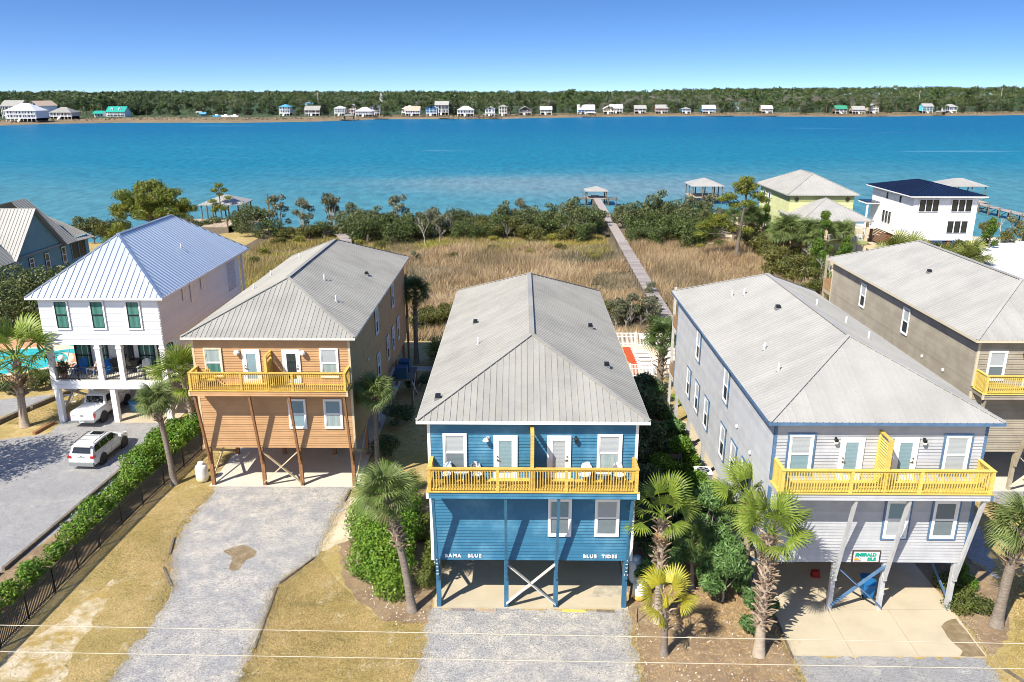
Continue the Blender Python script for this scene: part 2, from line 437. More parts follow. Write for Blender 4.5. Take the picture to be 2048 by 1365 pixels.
class MB:
    """collects faces; build() links them as one mesh object"""
    def __init__(s):
        s.v = []; s.f = []; s.m = []; s.cur = 0; s.mats = []
    def mat(s, name):
        if name not in s.mats: s.mats.append(name)
        s.cur = s.mats.index(name)
        return s
    def face(s, idx):
        s.f.append(idx); s.m.append(s.cur)
    def poly(s, pts):
        n = len(s.v); s.v += [tuple(p) for p in pts]; s.face(tuple(range(n, n + len(pts)))); return s
    def box(s, x0, x1, y0, y1, z0, z1):
        n = len(s.v)
        s.v += [(x0, y0, z0), (x1, y0, z0), (x1, y1, z0), (x0, y1, z0), (x0, y0, z1), (x1, y0, z1), (x1, y1, z1), (x0, y1, z1)]
        for q in ((0, 3, 2, 1), (4, 5, 6, 7), (0, 1, 5, 4), (1, 2, 6, 5), (2, 3, 7, 6), (3, 0, 4, 7)):
            s.face(tuple(n + i for i in q))
        return s
    def cbox(s, c, d):
        return s.box(c[0] - d[0] / 2, c[0] + d[0] / 2, c[1] - d[1] / 2, c[1] + d[1] / 2, c[2] - d[2] / 2, c[2] + d[2] / 2)
    def frustum(s, c, a, b, z0, z1):
        """a, b = (wx, wy) at the bottom and the top"""
        n = len(s.v)
        for (wx, wy), z in ((a, z0), (b, z1)):
            s.v += [(c[0] - wx / 2, c[1] - wy / 2, z), (c[0] + wx / 2, c[1] - wy / 2, z), (c[0] + wx / 2, c[1] + wy / 2, z), (c[0] - wx / 2, c[1] + wy / 2, z)]
        for q in ((0, 3, 2, 1), (4, 5, 6, 7), (0, 1, 5, 4), (1, 2, 6, 5), (2, 3, 7, 6), (3, 0, 4, 7)):
            s.face(tuple(n + i for i in q))
        return s
    def beam(s, p, q, w, h, up=(0, 0, 1)):
        p = Vector(p); q = Vector(q); d = (q - p).normalized(); u = Vector(up)
        if abs(d.dot(u)) > 0.98: u = Vector((0, 1, 0))
        x = d.cross(u).normalized() * (w / 2); y = x.cross(d).normalized() * (h / 2)
        n = len(s.v)
        for c in (p, q):
            for a, b in ((-1, -1), (1, -1), (1, 1), (-1, 1)):
                s.v.append(tuple(c + x * a + y * b))
        for k in ((0, 3, 2, 1), (4, 5, 6, 7), (0, 1, 5, 4), (1, 2, 6, 5), (2, 3, 7, 6), (3, 0, 4, 7)):
            s.face(tuple(n + i for i in k))
        return s
    def tube(s, pts, radii, n=8, caps=True):
        pts = [Vector(p) for p in pts]
        if not isinstance(radii, (list, tuple)): radii = [radii] * len(pts)
        base = len(s.v)
        for i, p in enumerate(pts):
            d = (pts[min(i + 1, len(pts) - 1)] - pts[max(i - 1, 0)]).normalized()
            u = Vector((0, 0, 1)) if abs(d.z) < 0.95 else Vector((1, 0, 0))
            x = d.cross(u).normalized(); y = d.cross(x)
            for k in range(n):
                a = 2 * math.pi * k / n
                s.v.append(tuple(p + (x * math.cos(a) + y * math.sin(a)) * radii[i]))
        for i in range(len(pts) - 1):
            for k in range(n):
                a = base + i * n + k; b = base + i * n + (k + 1) % n
                s.face((a, b, b + n, a + n))
        if caps:
            s.face(tuple(base + k for k in range(n)))
            s.face(tuple(base + (len(pts) - 1) * n + k for k in reversed(range(n))))
        return s
    def lathe(s, prof, n=16, c=(0, 0, 0)):
        base = len(s.v)
        for r, z in prof:
            for k in range(n):
                a = 2 * math.pi * k / n
                s.v.append((c[0] + r * math.cos(a), c[1] + r * math.sin(a), c[2] + z))
        for i in range(len(prof) - 1):
            for k in range(n):
                a = base + i * n + k; b = base + i * n + (k + 1) % n
                s.face((a, b, b + n, a + n))
        return s
    def prism(s, outline, y0, y1):
        """outline in (x, z), pushed along y"""
        n = len(s.v); k = len(outline)
        s.v += [(x, y0, z) for x, z in outline] + [(x, y1, z) for x, z in outline]
        s.face(tuple(n + i for i in range(k))); s.face(tuple(n + k + i for i in reversed(range(k))))
        for i in range(k):
            j = (i + 1) % k
            s.face((n + i, n + k + i, n + k + j, n + j))
        return s
    def mesh(s, name, smooth=False):
        me = bpy.data.meshes.new(name)
        me.from_pydata(s.v, [], s.f)
        for m_ in s.mats: me.materials.append(M[m_])
        if len(s.mats) > 1: me.polygons.foreach_set('material_index', s.m)
        if smooth: me.polygons.foreach_set('use_smooth', [True] * len(s.f))
        me.update()
        return me
    def build(s, name, mat_=None, parent=None, loc=(0, 0, 0), rot=None, smooth=False, kind=None):
        if mat_ and not s.mats: s.mats = [mat_]
        return link(name, s.mesh(name, smooth), parent, loc, rot, kind)

CACHE = {}
def shared(key, fn):
    if key not in CACHE: CACHE[key] = fn()
    return CACHE[key]
def box_mesh(name, m, dx, dy, dz):
    """a box standing on its origin, cached by size"""
    return shared((name, m, round(dx, 3), round(dy, 3), round(dz, 3)), lambda: MB().mat(m).box(-dx / 2, dx / 2, -dy / 2, dy / 2, 0, dz).mesh(name))
def np_mesh(name, V, k, mats, smooth=False):
    """V holds k vertices per face"""
    V = np.asarray(V, dtype=np.float32).reshape(-1, 3)
    n = len(V) // k
    me = bpy.data.meshes.new(name)
    me.vertices.add(len(V)); me.vertices.foreach_set('co', V.ravel())
    me.loops.add(n * k); me.loops.foreach_set('vertex_index', np.arange(n * k, dtype=np.int32))
    me.polygons.add(n); me.polygons.foreach_set('loop_start', np.arange(0, n * k, k, dtype=np.int32))
    me.polygons.foreach_set('loop_total', np.full(n, k, dtype=np.int32))
    me.materials.append(M[mats])
    me.update(calc_edges=True)
    return me
def kids(o): return [c for c in o.children]
def copy_thing(root, loc, rz=0.0, sc=1.0, label=None, name=None):
    r = root.copy(); COL.objects.link(r)
    r.location = loc; r.rotation_euler = (0, 0, rz); r.scale = (sc, sc, sc) if not isinstance(sc, tuple) else sc
    if label: r['label'] = label
    for c in root.children:
        d = c.copy(); COL.objects.link(d); d.parent = r
        for g_ in c.children:
            e = g_.copy(); COL.objects.link(e); e.parent = d
    return r

# ------------------------------------------------------------------ foliage
def leaves(rng, P, N, L, Wd, spread=0.7, fold=0.0):
    """diamond leaves at points P, facing roughly along N"""
    n = len(P)
    nr = N + rng.normal(0, spread, (n, 3)); nr /= np.linalg.norm(nr, axis=1, keepdims=True) + 1e-9
    t = rng.normal(0, 1, (n, 3)); t -= nr * (t * nr).sum(1, keepdims=True); t /= np.linalg.norm(t, axis=1, keepdims=True) + 1e-9
    b = np.cross(nr, t)
    s = rng.uniform(0.65, 1.25, (n, 1))
    l = t * L * 0.5 * s; w = b * Wd * 0.5 * s
    return np.stack([P - l, P + w * 1.0, P + l, P - w], 1).reshape(-1, 3)
def blob_points(rng, blobs, n, shell=0.55):
    bl = np.array(blobs, float)
    vol = (bl[:, 3] * bl[:, 4] * bl[:, 5]) ** 0.7
    idx = rng.choice(len(bl), n, p=vol / vol.sum())
    d = rng.normal(0, 1, (n, 3)); d /= np.linalg.norm(d, axis=1, keepdims=True)
    r = rng.uniform(shell, 1.0, (n, 1)) ** 0.7
    r *= 1 + 0.16 * np.sin(d[:, :1] * 7 + idx[:, None]) * np.cos(d[:, 1:2] * 6 + idx[:, None] * 2)
    P = bl[idx, :3] + d * r * bl[idx, 3:6]
    return P, d
def crown_mesh(name, seed, blobs, n, L, Wd, m, spread=0.7, zmin=0.02, shell=0.5):
    rng = np.random.default_rng(seed)
    P, d = blob_points(rng, blobs, n, shell)
    k = P[:, 2] > zmin
    return np_mesh(name, leaves(rng, P[k], d[k], L, Wd, spread), 4, m)
def rand_blobs(seed, R_, H_, n, z0=0.25, br=0.42):
    """a lumpy crown: n lobes inside a dome of radius R_ and height H_"""
    rg = random.Random(seed); out = []
    for i in range(n):
        a = rg.uniform(0, 6.283); t = rg.uniform(z0, 1.0)
        rr = R_ * math.sqrt(max(0, 1 - (max(0, t - 0.35) / 0.65) ** 2)) * rg.uniform(0.25, 0.8)
        s = R_ * br * rg.uniform(0.6, 1.15)
        out.append((rr * math.cos(a), rr * math.sin(a), min(H_ * t, H_ - s * 0.6), s, s, s * rg.uniform(0.6, 0.85)))
    return out
def limb_mesh(name, seed, blobs, m, r0=0.12, base=(0, 0, 0), fork=0.35, nseg=4):
    rg = random.Random(seed); mb = MB().mat(m)
    top = max(b[2] for b in blobs)
    fk = Vector((base[0], base[1], top * fork))
    mb.tube([base, (fk.x * .5 + base[0] * .5 + rg.uniform(-.05, .05), fk.y, fk.z * .5), fk], [r0 * 1.25, r0, r0 * 0.85], 7)
    for b in blobs:
        e = Vector(b[:3]); mid = fk.lerp(e, 0.5) + Vector((rg.uniform(-.2, .2), rg.uniform(-.2, .2), rg.uniform(0, .25))) * b[3]
        mb.tube([fk, mid, e], [r0 * 0.55, r0 * 0.35, r0 * 0.12], 5, False)
    return mb.mesh(name, True)

def fan_mesh(name, m, seed, n=24, rad=0.9, pet=0.9, sweep=125, droop=0.5, curl=0.25, tw=0.055, split=0.45, petr=0.022):
    """a fan palm leaf growing along +X from the origin: petiole, then pleated segments that part and hang at their tips"""
    rg = random.Random(seed); V = []
    pz = lambda x: -0.10 * x * x
    c = Vector((pet, 0, pz(pet)))
    for a, b in ((0, pet * .5), (pet * .5, pet)):
        for sgn in (1,):
            V += [(a, -petr, pz(a)), (b, -petr, pz(b)), (b, petr, pz(b)), (a, petr, pz(a))]
            V += [(a, 0, pz(a) - petr), (b, 0, pz(b) - petr), (b, 0, pz(b) + petr), (a, 0, pz(a) + petr)]
    for i in range(n):
        t = (i + 0.5) / n * 2 - 1
        ang = R(sweep) * t * 1.0
        ln = rad * (1 - 0.22 * abs(t)) * rg.uniform(0.92, 1.06)
        dirv = Vector((math.cos(ang), math.sin(ang), 0)); side = Vector((-math.sin(ang), math.cos(ang), 0))
        half = math.tan(R(sweep) / n) * 0.98
        up = 0.02 * (1 if i % 2 else -1)
        def P(s, w):
            z = -curl * abs(t) * s * rad - droop * max(0, s - split) ** 2 * rad * 1.5 + c.z
            q = c + dirv * (s * ln) + side * w
            return (q.x, q.y, z + up * s)
        w1 = half * split * ln
        V += [P(0.0, -0.004), P(split, -w1), P(split, w1), P(0.0, 0.004)]
        w2 = min(tw * 0.75, w1)
        V += [P(split, -w1), P(0.75, -w2), P(0.75, w2), P(split, w1)]
        V += [P(0.75, -w2), P(1.0, -0.006), P(1.0, 0.006), P(0.75, w2)]
    return np_mesh(name, V, 4, m)

PALM_N = [0]
def palm(label, loc, crown, kind='sabal', fronds=34, size=1.0, tr=0.16, boots=0, boot_from=0.55, dead=3, group='palms around the houses', seed=1, boot_m='boot', up=0.0):
    """crown = offset of the crown's heart from the foot of the trunk"""
    rg = random.Random(seed * 31 + 5)
    t = thing('palm_tree', label, 'palm tree', loc, 0, group)
    C = Vector(crown)
    pts = []; rad = []
    for i in range(9):
        s = i / 8
        p = Vector((C.x * (0.45 * s + 0.55 * s * s), C.y * s, C.z * s))
        pts.append(p); rad.append(tr * (1.55 - 1.2 * s if s < 0.12 else (1.35 - .25 * s) * (1 if s < .95 else .8)))
    rad = [tr * 1.5, tr * 1.22] + [tr * (1.1 - 0.02 * i) for i in range(2, 9)]
    MB().mat('bark_wash' if kind == 'wash' else 'bark_palm').tube(pts, rad, 10).build('trunk', None, t, smooth=True)
    fm = {'sabal': 'frond_sabal', 'wash': 'frond_wash', 'deep': 'frond_deep', 'yellow': 'frond_yellow'}[kind]
    wash = kind in ('wash', 'yellow')
    protos = [shared(('fan', kind, k), lambda k=k: fan_mesh('frond', fm, k + 3, 26 if not wash else 24, 0.92 if not wash else 0.95, 0.85 if not wash else 0.95,
              125 if not wash else 105, 0.55 + 0.25 * k if not wash else 0.30 + 0.2 * k, 0.32 if not wash else 0.15, 0.05 if not wash else 0.055, 0.38 if not wash else 0.46)) for k in range(3)]
    crown_o = MB().mat(fm).lathe([(0.03, -0.5), (0.13, -0.3), (0.15, 0), (0.07, 0.35), (0.01, 0.55)], 8).build('crown', None, t, C * 1.0, smooth=True)
    for i in range(fronds):
        az = i * 2.39996 + rg.uniform(-.25, .25)
        s = (i + 0.5) / fronds
        el = R(82) - s * R((108 if wash else 98) - up * 40) + rg.uniform(-.12, .12)
        f = link('frond', protos[rg.randrange(3)], crown_o, (0, 0, 0.12 * (1 - s)), None)
        f.rotation_mode = 'QUATERNION'
        roll = rg.uniform(-.5, .5)
        f.rotation_quaternion = (Euler((0, 0, az)).to_quaternion() @ Euler((0, -el, 0)).to_quaternion() @ Euler((roll, 0, 0)).to_quaternion())
        k = size * rg.uniform(0.85, 1.1) * (0.72 + 0.35 * math.sin(min(1, s + .25) * 2.4))
        f.scale = (k, k, k)
    dm = shared('deadfan', lambda: fan_mesh('dead_frond', 'frond_dead', 9, 16, 0.8, 0.7, 70, 1.2, 0.6, 0.05, 0.4))
    for i in range(dead):
        f = link('dead_frond', dm, crown_o, (0, 0, -0.25))
        f.rotation_euler = (0, R(rg.uniform(55, 80)), rg.uniform(0, 6.28)); f.scale = (size * .75,) * 3
    if boots:
        def boot():
            mb = MB().mat(boot_m)
            mb.v = [(0, -.07, 0), (0, .07, 0), (.10, .055, .16), (.10, -.055, .16), (.26, .028, .26), (.26, -.028, .26), (.02, 0, -.05), (.12, 0, .10), (.25, 0, .22)]
            for q in ((0, 1, 2, 3), (3, 2, 4, 5), (0, 3, 7, 6), (1, 6, 7, 2), (3, 5, 8, 7), (2, 7, 8, 4), (4, 8, 5), (0, 6, 1)): mb.face(q)
            return mb.mesh('leaf_boot')
        bm_ = shared(('boot', boot_m), boot)
        for i in range(boots):
            s = boot_from + (0.97 - boot_from) * (i + .5) / boots
            p = Vector((C.x * (0.45 * s + 0.55 * s * s), C.y * s, C.z * s))
            b = link('leaf_boot', bm_, t)
            az = i * 2.39996 + rg.uniform(-.2, .2)
            b.location = p + Vector((math.cos(az), math.sin(az), 0)) * tr * 0.9
            b.rotation_euler = (rg.uniform(-.25, .25), rg.uniform(-.25, .55), az)
            k = rg.uniform(0.7, 1.15) * (tr / 0.16); b.scale = (k, k, k * 1.1)
    return t

def shrub(name, label, cat, loc, blobs, n, leaf, m, trunk_m='twig_brown', r0=0.06, group=None, seed=1, spread=0.8, fork=0.25, rz=0, shell=0.5):
    t = thing(name, label, cat, loc, rz, group)
    link('crown', crown_mesh('crown', seed, blobs, n, leaf[0], leaf[1], m, spread, shell=shell), t)
    link('trunk', limb_mesh('trunk', seed, blobs, trunk_m, r0, fork=fork), t)
    return t

# ------------------------------------------------------------------ surveying: where a sight line from the camera meets a level or an upright plane
TH = R(17.4355); PS = R(0.615)
def sight(px, py):
    x = (px - 1024) / 1600; y = -(py - 682.5) / 1600
    return Vector((-math.sin(PS) * math.cos(TH) + x * math.cos(PS) - y * math.sin(PS) * math.sin(TH),
                   math.cos(PS) * math.cos(TH) + x * math.sin(PS) + y * math.cos(PS) * math.sin(TH),
                   -math.sin(TH) + y * math.cos(TH)))
def gp(px, py, z=0.0):
    d = sight(px, py); t = (z - CAMZ) / d.z
    return (d.x * t, d.y * t, z)
def ap(px, py, Y):
    d = sight(px, py); t = Y / d.y
    return (d.x * t, Y, CAMZ + d.z * t)

# ------------------------------------------------------------------ the ground, the lagoon, the far shore
WATER = -1.2
SHX = np.array([-400, -160, -80.5, -60, -48, -35.7, -15.7, -4.9, 17.2, 49.4, 66, 76, 88, 94.6, 140, 400])
SHY = np.array([130, 138, 139, 145, 155, 160, 167, 171, 176, 176, 160, 152, 146, 143, 138, 130])
def sstep(a, b, x): 
    t = np.clip((x - a) / (b - a), 0, 1); return t * t * (3 - 2 * t)
def ground_z(x, y):
    x = np.asarray(x, float); y = np.asarray(y, float)
    marsh = sstep(77.8, 82, y) * sstep(-47, -41, x) * (1 - sstep(36, 41, x)) 
    z = -0.65 * marsh
    d = np.interp(x, SHX, SHY) + 1.6 * np.sin(x * 0.35) + 1.1 * np.sin(x * 0.83 + 1) - y
    t = np.clip(d / 7.0, -1.6, 1)
    z = np.where(t < 1, np.where(t >= 0, -1.2 + (z + 1.2) * t, -1.2 + 1.0 * t), z)
    return z
gx = np.concatenate([np.linspace(-400, -65, 40), np.arange(-64, 105, 1.0), np.linspace(106, 400, 40)])
gy = np.concatenate([np.linspace(-60, 24, 12), np.arange(25, 215, 1.0), np.linspace(216, 260, 8)])
GX, GY = np.meshgrid(gx, gy)
GZ = ground_z(GX, GY)
gv = np.stack([GX, GY, GZ], -1).reshape(-1, 3)
nx, ny = len(gx), len(gy)
gf = []; gm = []
for j in range(ny - 1):
    for i in range(nx - 1):
        a = j * nx + i
        gf.append((a, a + 1, a + nx + 1, a + nx))
        x, y = gx[i] + .5, gy[j] + .5
        if y > 79.5 and -46 < x < 40: gm.append(1)
        elif y > 100 and (x >= 40): gm.append(2)
        else: gm.append(0)
me = bpy.data.meshes.new('ground')
me.from_pydata(gv.tolist(), [], gf)
for q in ('lawn', 'marsh_mud', 'sand_tan'): me.materials.append(M[q])
me.polygons.foreach_set('material_index', gm)
link('ground', me, kind='structure')

# lagoon: one level sheet
MB().mat('water').poly([(-3000, 100, WATER), (3000, 100, WATER), (3000, 1600, WATER), (-3000, 1600, WATER)]).build('lagoon_water', kind='structure')

# far shore
FSX = np.array([-2500, -900, -394, -377, -327, -224, -165, -135, -20, 28, 133, 235, 332, 548, 1100, 2600])
FSY = np.array([560, 590, 622, 660, 681, 682, 716, 765, 780, 808, 856, 857, 842, 900, 980, 1100])
def far_y(x): return np.interp(x, FSX, FSY)
fx = np.arange(-2400, 2500, 12.0)
ds = np.array([-6, 0, 4, 14, 40, 70, 120, 220, 500, 1000, 2000, 3600])
hz = np.array([-1.8, -1.2, -0.7, -0.2, 0.3, 0.8, 1, 1, 1, 1, 1, 1])
v = []; f = []; fm_ = []
for j, d in enumerate(ds):
    for i, x in enumerate(fx):
        yy = far_y(x) + d + (2.5 * math.sin(x * .11) + 1.5 * math.sin(x * .29)) * (1 if d < 100 else 0)
        v.append((x * (1 + d / 2500), yy, hz[j]))
for j in range(len(ds) - 1):
    for i in range(len(fx) - 1):
        a = j * len(fx) + i; f.append((a, a + 1, a + len(fx) + 1, a + len(fx))); fm_.append(0 if ds[j] < 70 else 1)
me = bpy.data.meshes.new('far_shore'); me.from_pydata(v, [], f)
me.materials.append(M['far_ground']); me.materials.append(M['far_woods'])
me.polygons.foreach_set('material_index', fm_)
link('far_shore', me, kind='structure')

def ragged(pts, jit, step=0.35, seed=1):
    rg = random.Random(seed); out = []
    n = len(pts)
    for i in range(n):
        a = Vector((*pts[i][:2], 0)); b = Vector((*pts[(i + 1) % n][:2], 0))
        L = (b - a).length; k = max(1, int(L / step)) if jit else 1
        nr = Vector((-(b - a).y, (b - a).x, 0)).normalized() if L > 0 else Vector()
        for s in range(k):
            p = a.lerp(b, s / k)
            o = 0 if s == 0 else rg.uniform(-jit, jit)
            out.append(p + nr * o)
    return out
def sheet(name, pts, m, z, jit=0.0, seed=1):
    P = ragged(pts, jit, seed=seed)
    area = sum(P[i].x * P[(i + 1) % len(P)].y - P[(i + 1) % len(P)].x * P[i].y for i in range(len(P)))
    if area < 0: P.reverse()
    return MB().mat(m).poly([(p.x, p.y, z) for p in P]).build(name, kind='structure')
def slab(name, pts, m, z0, z1):
    area = sum(pts[i][0] * pts[(i + 1) % len(pts)][1] - pts[(i + 1) % len(pts)][0] * pts[i][1] for i in range(len(pts)))
    if area < 0: pts = pts[::-1]
    mb = MB().mat(m); n = len(pts)
    mb.v = [(x, y, z0) for x, y in pts] + [(x, y, z1) for x, y in pts]
    mb.face(tuple(range(n, 2 * n)))
    for i in range(n): j = (i + 1) % n; mb.face((i, j, n + j, n + i))
    return mb.build(name, kind='structure')

# gravel yards and drives, a few millimetres proud of the ground
sheet('gravel_yard', [(-27.0, 60), (-26.7, 47.8), (-27.3, 40.6), (-28.0, 36.8), (-29.6, 28), (-62, 20), (-62, 51), (-42, 53.4), (-38.6, 54.1), (-35.6, 55.2), (-35.9, 57.2), (-36, 75), (-27, 75)], 'gravel_cool', 0.008, 0.10, 2)
sheet('gravel_drive', [(-19.9, 47), (-19.7, 45.8), (-20.0, 41.8), (-19.5, 38.9), (-18.1, 35.6), (-17.9, 33.2), (-18.0, 30), (-17.8, 25), (-12.2, 25), (-12.25, 30.7), (-12.4, 32.5), (-12.6, 34.8), (-12.7, 36.1), (-11.2, 39), (-11.3, 41.6), (-10.95, 44.6), (-11.0, 47)], 'gravel', 0.012, 0.20, 3)
sheet('gravel_drive', [(-4.35, 34.2), (-4.5, 31), (-4.65, 25), (5.25, 25), (5.35, 31.9), (5.45, 34.2)], 'gravel', 0.012, 0.20, 4)
sheet('gravel_apron', [(12.55, 30.9), (12.2, 25), (20.8, 25), (21.3, 30.75)], 'gravel_cool', 0.012, 0.20, 5)
sheet('gravel_drive', [(28.6, 46.6), (27.2, 42), (25.4, 37), (24.6, 41), (25.4, 47), (26.6, 50), (28.0, 52), (45, 52), (45, 44), (35, 41)], 'gravel_cool', 0.010, 0.20, 6)
sheet('gravel_lot', [(-48, 56.8), (-42.3, 57.2), (-39.0, 61.6), (-39.9, 63.2), (-43, 62.3), (-48, 60)], 'gravel_cool', 0.010, 0.08, 7)
sheet('soil_bed', [(5.6, 35.2), (5.55, 31), (5.5, 27), (12.3, 27), (12.45, 31), (12.6, 33.5), (12.7, 38), (11.5, 60), (5.6, 60)], 'soil', 0.006, 0.12, 8)
sheet('soil_bed', [(-10.6, 41), (-9.2, 36.2), (-6.8, 33.2), (-4.5, 33.0), (-4.4, 47), (-9.6, 47.5)], 'soil', 0.006, 0.15, 9)
sheet('soil_bed', [(21.7, 34.8), (21.6, 30.9), (22.6, 31.6), (23.6, 32.8), (25.3, 36.4), (24.6, 41), (22.2, 44), (21.8, 44)], 'soil', 0.006, 0.12, 10)
sheet('soil_bed', [(-26.9, 58.5), (-26.6, 47.8), (-27.2, 40.6), (-27.9, 36.8), (-29.4, 28), (-24.2, 28), (-24.0, 35), (-23.7, 44), (-22.6, 53), (-22.4, 59)], 'soil', 0.014, 0.05, 11)
sheet('sandy_verge', [(-21.6, 36.5), (-22.2, 33.6), (-23.4, 31), (-23.9, 28.6), (-22.4, 26), (-19.9, 28), (-20.7, 31), (-20.8, 34)], 'lawn_sandy', 0.005, 0.22, 12)
sheet('sandy_verge', [(-11.3, 44.4), (-11.4, 41.4), (-11.25, 39.2), (-9.9, 40.4), (-9.8, 43), (-10.3, 45.5), (-10.9, 45.6)], 'sand_tan', 0.009, 0.2, 13)
sheet('white_sand', [(60, 105), (66, 102), (120, 96), (130, 132), (96, 137), (84, 139), (72, 139), (62, 122)], 'sand_white', 0.006, 0.3, 14)
sheet('sand_yard', [(41, 121), (41.5, 112), (47, 104), (58, 104), (60, 121)], 'sand_tan', 0.006, 0.3, 15)
sheet('sandy_path', [(29.5, 139), (33, 131), (37, 128), (41, 130), (41, 142), (35, 147)], 'sand_tan', 0.006, 0.3, 151)
sheet('lawn_patch', [(12.6, 64), (13.6, 60), (16, 58), (16, 64)], 'green_lawn', 0.006, 0.1, 16)
sheet('oil_stain', [gp(*q)[:2] for q in ((446, 1103), (470, 1094), (486, 1090), (500, 1095), (514, 1104), (508, 1115), (494, 1120), (486, 1128), (480, 1140), (464, 1143), (458, 1138), (464, 1122), (462, 1112))], 'wet_mark', 0.018, 0.05, 17)
# concrete
slab('concrete_slab', [(-4.3, 34.22), (5.45, 34.22), (5.45, 58), (-4.3, 58)], 'concrete', -0.3, 0.06)
slab('concrete_slab', [(-20.35, 46.95), (-10.6, 46.95), (-10.6, 70.5), (-20.35, 70.5)], 'concrete_light', -0.3, 0.06)
slab('concrete_slab', [(11.8, 34.3), (21.62, 34.3), (21.62, 58), (11.8, 58)], 'concrete', -0.3, 0.06)
slab('concrete_slab', [(27.6, 46.8), (37.9, 46.8), (37.9, 70.5), (27.6, 70.5)], 'concrete_light', -0.3, 0.06)
slab('concrete_slab', [(-31.6, 57.3), (-26.9, 57.3), (-26.9, 75), (-31.6, 75)], 'concrete', -0.3, 0.05)
drv = link('driveway', None, kind='structure')
for a, b, c, d in ((12.68, 15.38, 12.52, 15.32), (15.40, 18.38, 15.34, 18.31), (18.40, 21.60, 18.33, 21.42)):
    mb = MB().mat('concrete'); top = 0.045
    q = [(c, 30.85), (d, 30.83), (b, 34.28), (a, 34.28)]
    mb.v = [(x, y, -.3) for x, y in q] + [(x, y, top) for x, y in q]
    mb.face((4, 5, 6, 7))
    for i in range(4): mb.face((i, (i + 1) % 4, 4 + (i + 1) % 4, 4 + i))
    mb.build('paving_panel', None, drv)
sheet('wet_stain', [(21.42, 33.6), (21.05, 33.5), (20.4, 33.0), (20.3, 32.2), (20.5, 31.2), (20.2, 30.86), (21.36, 30.84)], 'wet_mark', 0.050, 0.06, 18)
sheet('oil_stain', [(3.5, 35.2), (4.5, 35.0), (5.3, 35.4), (5.4, 36.2), (4.6, 36.3), (3.9, 35.9)], 'oil_mark', 0.066, 0.12, 19)
MB().mat('concrete_light').box(-10.9, -4.6, 69.6, 70.8, -.2, 0.06).build('garden_path', kind='structure')
# pool terrace between the houses and the paved pool yard on the left
slab('pool_terrace', [(10.3, 68.3), (16.4, 68.3), (16.4, 77.7), (10.3, 77.7)], 'pool_deck', -0.3, 0.05)
sheet('bark_mulch', [(10.3, 68.5), (10.85, 68.5), (11.2, 73.5), (11.2, 77.0), (10.3, 77.0)], 'mulch_red', 0.056, 0.04, 20)
slab('pool_yard', [(-60, 66.5), (-44.3, 66.5), (-41.3, 70), (-41.5, 80), (-60, 80)], 'terracotta', -0.3, 0.08)
def ell(cx, cy, rx, ry, n=28, k=0.18, ph=0): return [(cx + rx * math.cos(t) * (1 + k * math.cos(2 * t + ph)), cy + ry * math.sin(t)) for t in [6.2832 * i / n for i in range(n)]]
sheet('pool_coping', ell(-48.3, 71.8, 4.6, 4.5), 'pool_deck', 0.085)
sheet('pool_coping', ell(-44.4, 76.6, 2.7, 2.5), 'pool_deck', 0.089)
sheet('pool_water', ell(-48.3, 71.8, 4.1, 3.9), 'pool_water', 0.093)
sheet('pool_water', ell(-44.2, 77.2, 1.9, 0.8), 'pool_water', 0.094)
sheet('pool_water', ell(-43.9, 75.0, 1.7, 0.7), 'pool_water', 0.0945)

